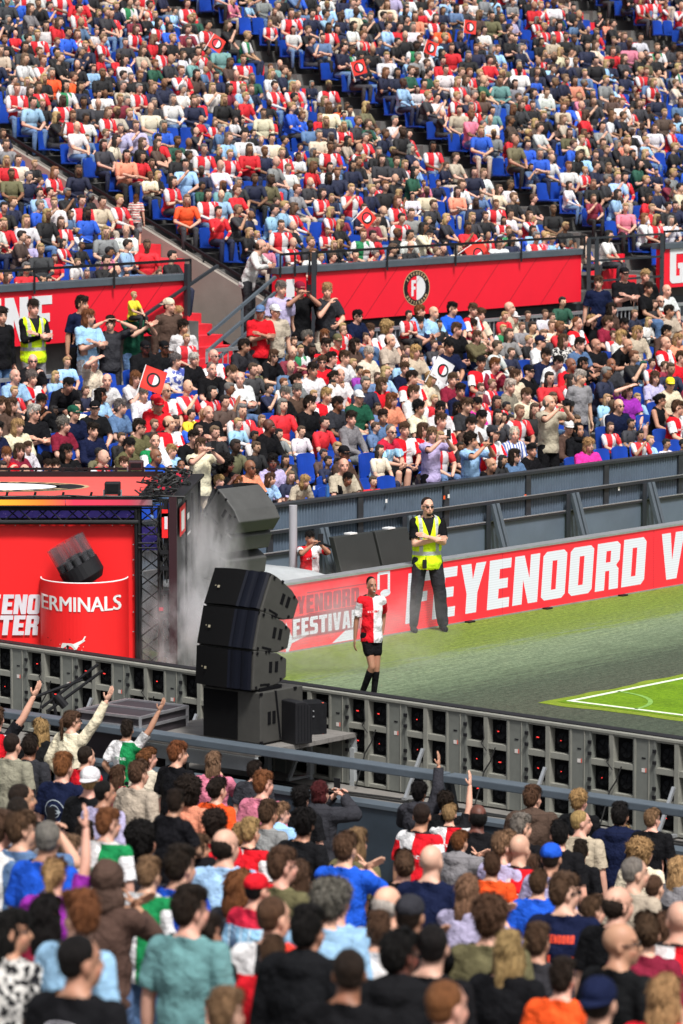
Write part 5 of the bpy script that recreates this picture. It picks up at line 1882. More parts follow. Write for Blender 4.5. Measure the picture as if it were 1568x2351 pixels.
def get_shirt(s, sleeve, loose=0.0):
    """sleeve: 0 none, 1 short, 2 long, 3 hooded long"""
    key = ('shirt', sleeve, loose)
    if key in s.cl: return s.cl[key]
    mb = MB(); g = 0.012 + loose
    torso_parts(mb, s, g)
    ellipsoid(mb, s.t((0, .0, -.07)), (.176 + g, .128 + g, .17), s.T, 16, 8)
    ellipsoid(mb, s.t((0, .0, .13)), (.166 + g, .118 + g, .22), s.T, 16, 8)
    for sd in (-1, 1):
        capsule(mb, s.t((sd * .125, .02, .448)), s.t((sd * .02, .025, .512)), .046 + g, .052 + g * .6, 12, 3)
    for (a, e, w_) in s.arms:
        if sleeve == 1:
            q = a.lerp(e, .72)
            capsule(mb, a, q, .066 + loose, .068 + loose, 14, 3)
        elif sleeve >= 2:
            capsule(mb, a, e, .066 + loose, .054 + loose, 14, 3); capsule(mb, e, e.lerp(w_, .93), .054 + loose, .040 + loose, 14, 3)
    if sleeve == 3:
        ellipsoid(mb, s.t((0, .075, .47)), (.115, .065, .075), s.T, 14, 8)
        capsule(mb, s.t((-.09, .03, .48)), s.t((.09, .03, .48)), .05, .05, 12, 3)
    V, F = remesh(mb, 0.015, 4)
    # cloth folds
    amp = 0.010
    for i in range(len(V)):
        v = Vector(V[i])
        d = noise.noise_vector(Vector((v.x * 7, v.y * 7, v.z * 4.5))) * amp
        d2 = noise.noise_vector(Vector((v.x * 15, v.y * 15, v.z * 10))) * amp * .45
        V[i] += np.array(d + d2)
    # open the neck, cut the sleeve ends and the hem
    Ti = np.array(s.T.inverted())
    loc = (V - np.array(s.pel)) @ Ti.T
    keep = ~((loc[:, 2] > 0.532 + 0.35 * np.minimum(0, loc[:, 1])) & (np.abs(loc[:, 0]) < 0.085)) if sleeve != 3 else ~((loc[:, 2] > 0.50) & (loc[:, 1] < 0.02) & (np.abs(loc[:, 0]) < 0.055))
    keep &= loc[:, 2] > (-0.15 if sleeve == 0 else -0.125)
    sl = np.zeros(len(V))
    for i, (a, e, w_) in enumerate(s.arms):
        for (p, q) in ((a, e), (e, w_)):
            p_, q_ = np.array(p), np.array(q); dd = q_ - p_; L = np.linalg.norm(dd); dd /= L
            t = (V - p_) @ dd
            rad = np.linalg.norm(V - p_ - np.outer(t, dd), axis=1)
            near = (t > (0.03 if p is a else -0.02)) & (t < L + 0.1) & (rad < 0.095)
            if p is a: near &= (np.abs(loc[:, 0]) > 0.165) | (loc[:, 1] < -0.17)
            sl[near] = -1 if i == 0 else 1
            if p is a and sleeve == 1:
                keep &= ~((t > L * 0.80) & (rad < 0.10) & (t < L + 0.08))
            if p is e and sleeve >= 2:
                keep &= ~((t > L * 0.96) & (rad < 0.07))
    idx = np.where(keep)[0]; mp_ = -np.ones(len(V), int); mp_[idx] = np.arange(len(idx))
    F = [tuple(int(mp_[j]) for j in f) for f in F if all(keep[j] for j in f)]
    me = finish_mesh('garment', V[idx], F, loc[idx], sl[idx])
    s.cl[key] = me
    return me

def get_trousers(s, long=True, cut=.82, th=.098, wide=0.0):
    key = ('tr', long)
    if key in s.cl: return s.cl[key]
    mb = MB()
    ellipsoid(mb, s.pel + Vector((0, .01, .0)), (.176, .128, .13), None, 16, 9)
    for (h, k, a) in s.legs:
        if long:
            capsule(mb, h, k, .100 + wide * .5, .080 + wide, 14, 3); capsule(mb, k, a + Vector((0, 0, .02)), .078 + wide, .068 + wide * 1.2, 14, 3)
        else:
            capsule(mb, h, h.lerp(k, cut), th, th - .008, 14, 3)
    V, F = remesh(mb, 0.018, 4)
    for i in range(len(V)):
        v = Vector(V[i]); V[i] += np.array(noise.noise_vector(v * 9) * 0.008)
    me = finish_mesh('garment', V, F, V - np.array(s.pel), np.zeros(len(V)))
    s.cl[key] = me
    return me

def get_shoes(s):
    if 'shoes' in s.cl: return s.cl['shoes']
    mb = MB()
    for (h, k, a) in s.legs:
        capsule(mb, a + Vector((0, .035, -.045)), a + Vector((0, -.155, -.052)), .045, .038, 12, 3)
    V, F = remesh(mb, 0.014, 3)
    me = finish_mesh('shoes', V, F, V, np.zeros(len(V)))
    s.cl['shoes'] = me
    return me

HAIRM = {}
def get_hair(style, var=0):
    """meshes in the head's own frame"""
    key = (style, var)
    if key in HAIRM: return HAIRM[key]
    mb = MB(); rr = random.Random(hash(style) % 97 + var if False else (ord(style) * 7 + var))
    vox, amp = 0.011, 0.006
    E = lambda c, r, R=None: ellipsoid(mb, c, r, R, 16, 10)
    if style in 'slubLfah':
        top = .010 if style != 'z' else 0.0
        E((0, .029, .043), (.080, .089, .085 + top * .6))
        E((0, -.020, .082), (.066, .075, .050 + top * .6))
        E((0, .055, -.012), (.070, .055, .060))
    if style == 's' and var:
        E((rr.uniform(-.02, .02), -.045, .105), (.055, .045, .032)); E((0, .02, .115), (.07, .07, .035)); amp = .007
    if style == 'z':
        E((0, .026, .042), (.0785, .0905, .0865)); E((0, .050, -.010), (.066, .053, .050)); amp = .001
    if style == 'k':
        E((0, .128, .050), (.034, .030, .034)); amp = .002
    if style == 'n':
        E((0, .039, .052), (.0762, .083, .084)); E((0, .060, -.005), (.064, .048, .050)); amp = .002
    if style == 'l':
        E((-.062, .03, -.05), (.032, .055, .11)); E((.062, .03, -.05), (.032, .055, .11))
        E((0, .075, -.10), (.085, .042, .14)); E((0, .085, -.20), (.075, .035, .10)); amp = .013
    if style == 'L':
        E((-.055, .04, -.05), (.032, .055, .11)); E((.055, .04, -.05), (.032, .055, .11))
        E((0, .078, -.12), (.082, .040, .18)); E((0, .088, -.28), (.070, .030, .14)); amp = .014
    if style == 'B':
        E((0, .030, .045), (.088, .095, .098)); E((0, .04, -.04), (.092, .07, .08)); amp = .013
    if style == 'u':
        E((0, .125, .045), (.036, .034, .036)); amp = .005
    if style == 'P':
        E((0, .030, .045), (.083, .090, .092)); E((0, -.020, .078), (.066, .075, .050)); E((0, .055, -.012), (.068, .050, .050))
        E((0, .120, .03), (.028, .030, .030)); capsule(mb, (0, .135, .02), (0, .135, -.20), .030, .016, 12, 3); amp = .006
    if style == 'f':
        E((0, .045, .05), (.125, .12, .115)); E((0, .06, -.04), (.12, .09, .09)); amp = .03
    if style == 'a':
        E((0, .03, .07), (.098, .095, .09)); amp = .014
    if style == 'H':      # head scarf
        E((0, .018, .035), (.088, .100, .100)); E((0, .04, -.10), (.10, .085, .12)); E((0, -.01, -.15), (.10, .07, .06)); amp = .006
    if style == 'o':      # hood
        E((0, .03, .04), (.105, .115, .115)); E((0, .07, -.09), (.12, .08, .10)); amp = .006
    if style == 'r':      # ring of hair round a bald crown
        E((0, .032, .006), (.0785, .087, .086)); amp = .004
    if style in 'ct':
        E((0, .020, .055), (.086, .100, .078)); vox = .010; amp = .0015
    if style == 'w':      # sun hat
        E((0, .020, .060), (.086, .098, .075)); amp = .002
    V, F = remesh(mb, vox, 3)
    for i in range(len(V)):
        v = Vector(V[i])
        fr = 14 if style != 'f' else 18
        d = noise.noise(Vector((v.x * fr * 2, v.y * fr * 2, v.z * fr * .8)) + Vector((var * 5, 0, 0)))
        n_ = Vector((v.x, v.y, v.z * 0.4)).normalized()
        V[i] += np.array(n_ * (d * amp + 0.45 * amp * noise.noise(v * 70)))
    F = list(F)
    keep = np.ones(len(V), bool)
    if style in 'ct':
        keep = V[:, 2] > 0.030 - 0.15 * (V[:, 1] - 0.02) * 0.3
    if style == 'w':
        keep = V[:, 2] > 0.032
    if style == 'H':
        keep = ~((V[:, 1] < -0.035) & (np.abs(V[:, 0]) < 0.058) & (V[:, 2] > -0.10) & (V[:, 2] < 0.085))
    if style == 'o':
        keep = ~((V[:, 1] < -0.03) & (np.abs(V[:, 0]) < 0.085) & (V[:, 2] > -0.15) & (V[:, 2] < 0.12))
    if not keep.all():
        idx = np.where(keep)[0]; mp_ = -np.ones(len(V), int); mp_[idx] = np.arange(len(idx))
        F = [tuple(int(mp_[j]) for j in f) for f in F if all(keep[j] for j in f)]
        V = V[idx]
    if style in 'ct':
        bb_ = MB()
        sg = 1 if style == 'c' else -1     # t = worn backwards
        pts = []
        for i in range(13):
            a = -1.15 + 2.3 * i / 12
            pts.append(((0.082 * sin(a)), 0.02 - sg * (0.094 * cos(a)), 0.040))
        for i in range(13):
            a = -1.15 + 2.3 * i / 12
            pts.append(((0.080 * sin(a)), 0.02 - sg * (0.094 * cos(a) + 0.075 * max(0.05, cos(a * 1.25))), 0.028))
        bb_.add(pts + [(p[0], p[1], p[2] - 0.006) for p in pts], [(i, i + 1, 14 + i, 13 + i) for i in range(12)] + [(26 + i, 39 + i, 40 + i, 27 + i) for i in range(12)] + [(13 + i, 14 + i, 40 + i, 39 + i) for i in range(12)])
        o = len(V); V = np.vstack([V, np.array(bb_.v)]); F += [tuple(i + o for i in f) for f in bb_.f]
    if style == 'w':
        vs = []
        for r_, z in ((0.085, 0.035), (0.135, 0.018), (0.135, 0.012), (0.085, 0.028)):
            for i in range(20):
                a = 2 * pi * i / 20; vs.append((r_ * cos(a), 0.02 + r_ * 1.1 * sin(a), z))
        fs = [(j * 20 + i, j * 20 + (i + 1) % 20, (j + 1) * 20 + (i + 1) % 20, (j + 1) * 20 + i) for j in range(3) for i in range(20)]
        o = len(V); V = np.vstack([V, np.array(vs)]); F += [tuple(i + o for i in f) for f in fs]
    if style in 'slubLfaBPr':
        # locks of hair lying over the shape
        cnt_ = {'f': 900, 'l': 700, 'L': 800, 'a': 600}.get(style, 520)
        lv, lf = [], []
        for q in range(cnt_):
            v = Vector(V[rr.randrange(len(V))])
            n_ = Vector((v.x, v.y - .03, (v.z - .03) * (.25 if style in 'lLP' and v.z < -.03 else 1))).normalized()
            t_ = Vector((0, 0, -1)) + Vector((rr.uniform(-.5, .5), rr.uniform(-.3, .6), rr.uniform(-.2, .2))) + Vector((0, -.9, 0)) * max(0, n_.z - .6) * (1 if var else -.6)
            if style in 'fa': t_ = t_ + Vector((rr.uniform(-1, 1), rr.uniform(-1, 1), rr.uniform(-.2, 1.4)))
            if style in 'uP': t_ = t_ + Vector((0, .9, .6))
            t_ = (t_ - n_ * t_.dot(n_)).normalized()
            s_ = n_.cross(t_)
            L_ = rr.uniform(.022, .042) * (1.6 if style in 'lLP' else 1.0) * (1.0 if style != 'r' else .5)
            w_ = rr.uniform(.0025, .006)
            lift = rr.uniform(.002, .008) * (2.2 if style in 'fa' else 1)
            o = len(V) + len(lv)
            a_, b2, c2 = v - n_ * .002, v + t_ * L_ * .5 + n_ * lift, v + t_ * L_ + n_ * (lift * .6)
            lv += [tuple(a_ - s_ * w_), tuple(a_ + s_ * w_), tuple(b2 - s_ * w_), tuple(b2 + s_ * w_), tuple(c2)]
            lf += [(o, o + 1, o + 3, o + 2), (o + 2, o + 3, o + 4)]
        V = np.vstack([V, np.array(lv)]); F = F + lf
    me = finish_mesh('hair', V, F)
    HAIRM[key] = me
    return me

_glasses = {}
def glasses_mesh(kind):
    if kind not in _glasses:
        mb = MB()
        for x in (-.031, .031):
            ellipsoid(mb, (x, -.088, .010), (.023, .006, .016), None, 10, 6)
        mb.beam((-.012, -.092, .014), (.012, -.092, .014), .006, .006)
        for x in (-1, 1):
            mb.beam((x * .053, -.084, .013), (x * .078, .01, .010), .005, .006)
        _glasses[kind] = finish_mesh('glasses', np.array([tuple(v) for v in mb.v]), mb.f)
        _glasses[kind].materials.append(M['black'])
    return _glasses[kind]

def with_mat(me, mat):
    return me

def add_part(name, me, mat, col, parent, loc=(0, 0, 0), rot=None):
    if not me.materials:
        me.materials.append(mat)
    o = bpy.data.objects.new(name, me)
    COL.objects.link(o)
    o.parent = parent
    o.location = loc
    if rot is not None:
        o.rotation_mode = 'QUATERNION'; o.rotation_quaternion = rot
    o.material_slots[0].link = 'OBJECT'
    o.material_slots[0].material = mat
    o.color = (*col, 1) if len(col) == 3 else col
    return o

def jit(c, a=0.10):
    k = 1 + rng.uniform(-a, a)
    return tuple(max(0.003, v * k * (1 + rng.uniform(-a, a) * .35)) for v in c)

def make_person(pos_head, yaw, pose, top, hair, skin, size=1.0, sleeve=1, bottom='D', long_tr=True, hyaw=0.0, hpitch=0.0, extras='', custom=None, key2='', legs=True, loose=0.0, floor=None):
    """pos_head: world position of the head centre"""
    s = get_body(pose, hyaw, hpitch, custom, key2=key2)
    Rz = Matrix.Rotation(yaw, 3, 'Z')
    loc = Vector(pos_head) - Rz @ (s.headc * size)
    root = bpy.data.objects.new('person', s.body); COL.objects.link(root)
    if not s.body.materials: s.body.materials.append(M['skin'])
    root.location = loc; root.rotation_euler = (0, 0, yaw); root.scale = (size,) * 3
    root.color = (*jit(SKIN[skin], .12), 1)
    if top in PATT:
        mat, col = M[PATT[top][0]], PAL['w']
    else:
        mat, col = M['cloth'], jit(PAL[top], .12)
    nm = {1: 'shirt', 2: 'long_sleeved_top', 3: 'hooded_top', 0: 'sleeveless_top'}[sleeve]
    if top == 'H': nm = 'safety_vest'
    add_part(nm, get_shirt(s, sleeve, loose), mat, col, root)
    if legs:
        add_part('trousers' if long_tr else 'shorts', get_trousers(s, long_tr, *((.52, .101) if key2 == 'player' else (.82, .098, .007) if key2 == 'steward' else ())), M['cloth'], jit(PAL[bottom], .1), root)
    hq = s.HR.to_quaternion()
    st, hc = hair[0], hair[1]
    if st == 'b' or st == '-':
        pass
    elif st in 'ctwoH':
        cap = add_part({'c': 'cap', 't': 'cap', 'w': 'sun_hat', 'o': 'hood', 'H': 'headscarf'}[st], get_hair(st), M['cloth'], jit(PAL[hc], .05), root, s.headc, hq)
        if st in 'ct' and len(hair) > 2:
            add_part('hair', get_hair('z' if len(hair) < 4 else hair[3]), M['hair'], HAIRC[hair[2]], root, s.headc, hq)
    else:
        add_part('hair', get_hair(st, rng.choice((0, 1, 2)) if st in 's' else rng.choice((0, 1))), M['hair'], jit(HAIRC[hc], .15), root, s.headc, hq)
    if 'g' in extras:
        add_part('sunglasses', glasses_mesh('g'), M['black'], (0, 0, 0), root, s.headc, hq)
    if 'p' in extras:
        w1, w2 = s.arms[0][2], s.arms[1][2]
        c = (w1 + w2) / 2 + (s.arms[0][2] - s.arms[0][1]).normalized() * 0.08 + Vector((0, -.03, .04))
        mb = MB(); mb.box((0, 0, 0), (0.075, 0.010, 0.15))
        if 'phone' not in _glasses:
            _glasses['phone'] = finish_mesh('phone', np.array(mb.v), mb.f); _glasses['phone'].polygons.foreach_set('use_smooth', [False] * 6)
        ph = add_part('phone', _glasses['phone'], M['black'], (0, 0, 0), None, (0, 0, 0))
        ph.location = loc + Rz @ (c * size); ph.rotation_euler = (0, 0, yaw)
        root['_phone'] = ph.name
    return root, s
# ---- who stands and sits where.  x y (in the coordinates of each zoomed view), noun, top, hair, skin, pose, extras
FL = """60 325 M i zd 1 S
140 330 M D sd 3 S
185 250 W k ly 1 S h40
335 215 W c2 Pb 1 R g,h-30
585 255 B q sd 2 R z.05
295 425 M n sr 1 S
400 380 M r zd 1 S
418 490 M k twy 1 S
485 545 B V2 zk 2 S z.25
640 455 M e sb 1 S
683 385 W c ur 1 S
575 400 B k sb 1 S
545 462 G m lb 1 S
820 365 M k sr 1 S h-25
982 405 W p Lm 1 F
880 535 W s fd 2 S
1002 530 W o ud 1 S
1212 505 M p sr 1 S h-35
1475 545 W D3 BR 1 P
1385 575 W k ak 1 S
1397 690 M k ak 2 S
1290 640 B b3 sm 1 S h-20
1172 440 B D sd 1 S
390 742 B D sd 1 S
912 800 G k lb 2 S
1375 935 W B Lb 2 S
1255 1290 B r sb 1 S
808 590 B k sd 2 s Y27.6
105 575 M k zd 2 S
80 640 M g zd 1 S
500 690 B q sr 1 S z.25
105 715 M d sb 1 P
222 760 M u zg 2 S
8 715 M w2 sb 1 S
330 815 B g sm 1 S
252 925 G v Py 1 U z.1
492 955 W B2 oBd 2 C
690 920 B q sm 1 S z.1
672 760 W D fk 2 S
992 700 W r ad 2 S
1040 790 M b rd 1 S h-20
1115 745 B o sy 1 S
1152 725 B j sy 1 S
1102 985 W D Lr 1 S
1185 990 B a crk 1 S z.05
1300 885 M l sb 1 S
1235 640 W g2 sb 2 S
835 885 M u sd 1 S
1500 1055 M b ag 1 S
1262 1120 M Q zb 1 S
880 1085 M t sd 1 S Y21.3,k1.02
955 1195 B k sd 2 S
368 1115 M b sr 1 S h75
58 1185 W x Lk 2 S h-55
375 1325 M k2 zk 2 S
1420 1180 M k3 sk 2 S
1045 1560 B g sm 1 S
-14 205 M j sb 1 R
215 1120 W m lk 2 S"""
FR = """360 545 B D3 ak 2 U
370 650 M j zd 2 S
500 640 B j sy 1 U
480 590 B k ad 2 S
870 885 G o lb 1 S
690 880 B o sb 2 S
70 775 W l lm 1 S
1000 735 M k sk 1 S
420 1255 M k2 zk 1 S
905 1230 B D sb 2 S
170 1180 B w sb 1 S
625 655 M k rk 4 S
880 570 M B3 sb 1 S h-20
828 705 M k2 sg 1 S h-15
546 770 B g3 sr 1 C
755 790 M V2 sm 1 S h-15
822 800 M j b- 1 S
415 860 M n b- 1 S
287 880 W k ub 1 S
965 845 M V cud 2 S
1103 680 M e zy 1 S h-50
1095 585 B k ay 1 S
1280 650 M n3 sk 2 S
1290 735 G j Py 1 S
1098 815 B k sd 2 S
1430 665 B k sm 1 S h-25
1385 820 W c fy 1 S
1352 915 M e zg 1 S
1440 980 B k zb 1 S
1552 900 W g2 Ly 1 S
22 800 M u sb 1 C
217 1060 M w rw 1 S
318 1110 M k cDd 2 C
582 1000 W V Lm 1 C
690 1130 M l ab 1 S
1028 1005 M n sb 1 F g,h-45
1160 1085 B m sb 1 S
1275 1060 M k rd 1 S h-20
770 1275 W k2 ly 1 S
272 1290 M k3 sk 4 S
1290 1240 M k b- 2 S g,h-45
1020 1395 B o sd 1 S
1185 1510 M n tnd 1 S
1490 1490 W r2 ly 1 S
490 1530 M k zr 1 S
1550 1130 M j b- 1 S
35 1375 M k zd 3 S
-20 1045 M b ag 1 S
1400 1190 W m ub 1 S
905 960 B u sb 1 S
1480 1180 W k2 lb 1 S"""
LB = """295 215 M k rd 1 f g
140 350 M b rw 1 s
290 370 W j ag 1 s
480 340 G b ly 1 s
585 215 B b sy 1 s
840 230 M c b- 1 o
960 390 M w b- 1 t
1215 370 W w lr 1 f
615 430 M k2 sk 2 e
735 470 B n sb 1 s
905 520 W b lk 3 x
1290 510 W w2 sg 1 s
1490 480 M j b- 1 s g
370 580 M k2 sk 3 f
450 650 G g lk 4 s
305 680 M k sw 1 x g
15 600 W g2 Lb 1 s
95 470 B j sy 1 p
105 610 W B2 lb 1 s
665 680 M n2 cGk 1 s
850 640 M k ckg 1 s
1080 630 M d sg 1 s
1425 610 M r2 crd 2 s
575 790 W m ag 1 s
835 840 W n2 sd 1 s
160 800 W c2 ly 1 s
1055 890 B k sb 1 s
1250 810 M l sd 1 s g
1350 770 B k sm 1 s
1390 930 M q zb 1 s
1520 770 M j rb 1 x
60 1060 W r2 sr 1 f
175 1020 W m lb 1 s
250 990 G w3 ub 1 s
600 1030 W k lk 2 s
830 1020 B l sk 3 s
1050 1060 G e uk 2 s
1160 980 M l3 sk 2 s
500 1150 B m sd 1 s
920 1130 G p ly 1 s
1110 1130 B l sb 1 s
1400 1070 M u b- 3 s
1540 1020 B b sy 1 s
-20 830 M n2 sk 1 s
430 1150 G D sd 2 s"""
LE = """265 460 M H sd 1 X w8.6,L2
645 430 M n sd 2 S w9.1
695 530 W b lr 1 X w8.7
865 580 B D sd 1 H w8.6
1060 480 M G ckd 1 C w8.8
1035 352 B y sy 1 s w8.75,k.58
1330 440 M B2 tcd 1 S w9.2
1395 500 W e sy 1 S w9.3
1440 610 B w ad 2 S w8.4
1140 770 M k3 ckd 4 s
1290 770 M k3 ckd 3 s
15 520 M k2 sd 1 S w8.7
1445 690 G j sy 1 S w8.3"""
LC = """235 215 W f ag 1 s
395 200 W k sw 1 s
575 170 M j b- 1 s g
555 290 M k zg 1 s
730 320 M k sb 1 s
805 375 M w3 ry 1 x
845 80 M D sd 2 t
1035 450 B u2 sk 2 s
1110 170 W k Lb 1 t g
1200 190 B G sm 1 t
1335 100 B q sy 1 S
1160 400 B w sr 1 s
1215 510 M k sg 1 s
1320 480 W B sg 1 s
1315 390 W g ud 1 s
1460 300 M w sd 2 s
1450 510 B p sy 1 s
1435 600 M k2 sd 1 s
325 680 G y ud 1 s
525 680 M k2 ry 1 x
755 760 B b sy 1 s
915 880 B a sk 3 s
1070 800 M k2 b- 4 s
395 820 B p sb 1 s
395 900 W k ud 1 t
455 970 W c Lb 1 P
690 1140 M k fk 4 f
900 1170 M s b- 3 s g
1100 1120 W V2 sk 4 s
1195 1090 B D fd 2 s
940 1240 B j sd 2 s
1080 1270 G b Lb 1 t
1230 1230 G n Lm 1 t
1390 1290 G e ly 1 e
790 1300 G w lr 1 s
620 1290 B k sy 1 s
280 1150 B m zk 3 s
60 580 M r crd 2 s"""
LH = """690 180 B n2 sk 2 e
660 125 B B cDk 2 s
760 200 B k sk 3 s
840 130 M B2 ckd 3 s
835 225 M e b- 1 s
865 330 B k2 sk 3 e
1050 340 B r2 sb 1 e
1430 210 G B2 ub 1 t"""
LF = """230 810 M a zg 1 t g
45 750 M g2 sd 1 s
80 650 M G cwg 1 s
75 690 B y sd 1 s
130 780 G d2 ub 1 s g
290 800 W j ub 1 s
190 740 W d2 ud 2 s
375 800 W j lb 1 s
415 820 W V Lm 1 P
457 760 M j sb 1 s
597 850 W b ad 2 P
555 850 B k sb 1 s
645 745 M w sk 2 s
595 775 W B2 sd 1 s
697 815 M j cDd 1 s
795 820 W z Bw 1 s
875 895 W k2 uk 2 s
795 920 W d2 ld 1 s g
708 930 G k lk 2 s
688 960 M k b- 2 t
765 750 B e2 ak 2 s
850 640 M c sb 1 s
955 675 M e rg 1 P w.9
1097 560 M g sw 1 S
1045 790 M B2 cwg 1 s
1090 800 W k2 Hk 2 s
1135 870 W P2 Ly 1 s
1275 690 M n rr 1 s g
1312 765 B D sk 2 e
1362 820 B j sk 2 E
1405 845 B b2 sy 1 t
1480 860 G w sk 2 s
1465 665 W k0 uk 2 s g
1510 590 M c cyg 1 s g
1415 490 B j sd 1 P
1380 500 B b2 cGb 1 s
1465 500 B m sb 1 s
1318 620 W v lb 1 o
1200 650 G b2 ly 1 e
1240 500 M D b- 3 s
1315 410 M k b- 2 e
1110 495 W k2 Lk 2 c g
1055 500 M r b- 3 s
1020 560 B r sk 2 f
997 490 M w sk 1 e
940 460 M n2 sd 2 s
915 395 M w cnb 1 s
1020 390 W x lb 1 s
1095 410 M d sd 1 s
1170 410 M k b- 2 x
1240 360 B j sb 1 s
1285 370 W w ly 1 s
1360 350 W e2 Ly 1 s g
1390 295 G w2 Py 1 s
1490 400 M j b- 1 s
1545 385 W s Ly 1 s
1493 350 M B2 sk 2 t
1450 295 B k2 sk 2 s
1505 255 M e sd 2 s
1465 210 M r b- 1 s g
1495 160 M w b- 1 s
1425 220 B k sb 1 s
1180 125 W n sb 1 S w8.2
1300 85 M k ckg 1 X w8.9
1395 95 W k uy 1 S w8.9
1240 245 W B2 ld 1 s
1225 305 W m sb 1 s
1325 260 B n sm 1 s
1300 315 M k sk 2 t
1150 300 W k ly 1 o g
1085 310 M j zr 1 s
1000 205 M G sd 1 C w8.3
925 262 B a sb 1 s
950 278 B n sb 1 s
957 315 W c sm 1 s
865 322 W c ud 1 s
820 322 B g sm 1 C
727 330 B q sy 1 X
732 270 B r sy 1 s
790 283 M c cwg 1 s
850 270 B D sb 1 s
773 240 M e b- 1 s
605 250 W j sb 1 s
640 272 W c sb 1 s
510 245 M u sk 1 s
443 312 B k sk 2 s
425 262 M b b- 1 s
360 255 W b sr 1 s
293 265 B j sd 1 s
355 312 M n sd 2 c
310 330 M B b- 2 s
215 330 W w fy 1 s
75 278 W n sk 1 s g
132 345 M j sb 1 s
96 370 B j sb 1 s
225 390 M e rb 1 s
62 410 W B ld 1 s
127 450 M c sw 1 s
-5 345 B j sm 1 s
415 405 G D ub 1 s
290 430 B u sm 1 s
340 440 W e Ly 1 s
355 470 B b sb 1 s
530 340 M k sb 1 s
495 420 M n sk 2 s
622 372 W l2 Lb 1 c
600 322 W m fd 2 s
482 452 B w sy 1 s
642 492 M j sk 2 s
705 502 W m2 sr 1 f
292 520 W n2 ub 1 s
75 525 B v sk 2 s
325 560 M j sd 1 s
187 592 W r lb 1 s
155 552 B n sb 1 s
412 562 W c2 ly 1 s
510 570 W m ub 1 s
547 622 M n2 sd 2 s
332 632 M w sb 1 s
405 652 B j sy 1 s
357 702 W c ak 2 s
455 702 W w Lk 2 s g
540 702 W j Lk 2 s
622 682 W P sk 2 s
232 662 W s Lr 1 s
152 692 G d2 ud 2 s
625 602 B m sb 1 s
667 582 B j sm 1 s
775 602 M i2 sw 1 s
745 690 B n2 ckd 2 s
862 532 M k ckb 1 s
800 552 W c2 lb 1 s
935 552 B s sm 1 s
735 740 B D sk 1 s
-30 560 W k ud 1 s
15 470 M w sb 1 s
1410 150 M k sd 2 s
1350 650 G b ly 1 s
1560 470 M r sb 1 s
1550 860 B k sk 2 t
1545 700 M j sb 1 s g
1440 560 W V lb 1 s
575 690 M D sb 1 s"""
LA = """80 195 B r cdk 2 X w8.1
200 190 B e cwd 1 S w8.0
245 15 W V sg 1 S w8.9
395 15 M k cmd 2 P w8.8
605 30 B D sy 1 F w8.6
450 390 M k2 sg 2 s
585 380 W e lr 1 s
715 310 B j sy 1 s
330 420 B g sb 1 s
595 460 M j sd 1 s g
690 420 M r clg 1 s
565 590 W r ub 1 s g
640 560 W k ud 1 s
710 690 M w b- 1 s
785 590 B c sy 1 s
625 750 B w sk 2 s g
700 760 G j uy 1 s
600 850 W j sy 1 s
690 915 M D sd 3 s"""
TR = {'FL': (0, .5, 1549.7, .5), 'FR': (784, .5, 1549.7, .5), 'LB': (0, .2562, 774.8, .2562), 'LE': (0, .2928, 574, .2928), 'LC': (344.4, .2562, 774.8, .2562),
      'LH': (545.2, .2928, 1004.4, .2928), 'LF': (784, .5, 587.7, .5), 'LA': (574, .2928, 660, .2928)}
NOUN = {'M': 'man', 'W': 'woman', 'B': 'boy', 'G': 'girl'}
HSTY = {'s': 'short', 'z': 'cropped', 'l': 'long', 'L': 'very long', 'B': 'bobbed', 'u': 'tied-up', 'P': 'ponytailed', 'n': 'smooth', 'f': 'big curly', 'a': 'curly', 'r': 'thinning'}
PEOPLE = []
def parse(name, txt):
    ox, kx, oy, ky = TR[name]
    for line in txt.strip().split('\n'):
        t = line.split()
        d = dict(src=name, x=ox + kx * float(t[0]), y=oy + ky * float(t[1]), n=t[2], top=t[3][0], sl=int(t[3][1]) if len(t[3]) > 1 else 1, hair=t[4], skin=t[5], pose=t[6])
        ex = t[7].split(',') if len(t) > 7 else []
        d['g'] = 'g' in ex
        for e_ in ex:
            if e_[0] == 'h': d['hy'] = float(e_[1:])
            if e_[0] == 'z': d['dz'] = float(e_[1:])
            if e_[0] == 'w': d['w'] = float(e_[1:])
            if e_[0] == 'Y': d['Y'] = float(e_[1:])
            if e_[0] == 'k': d['k'] = float(e_[1:])
        PEOPLE.append(d)
for nm, tx in (('FL', FL), ('FR', FR), ('LB', LB), ('LE', LE), ('LC', LC), ('LH', LH), ('LF', LF), ('LA', LA)):
    parse(nm, tx)

def solve_plane(px, py, h, near):
    d = ray(px, py)
    if near:   # z = -1.15 + .1875(-17-u) + h
        a = d.dot(D1); c = -B0.dot(D1)
        t = (-1.15 + 0.1875 * (-17 - c) + h - CAM_H) / (d.z + 0.1875 * a)
    else:
        k = LRISE / LROW
        a = d.dot(N1); c = -B0.dot(N1)
        t = (LZ0 + k * (c - LW0) + h - CAM_H) / (d.z - k * a)
    return d * t + Vector((0, 0, CAM_H))

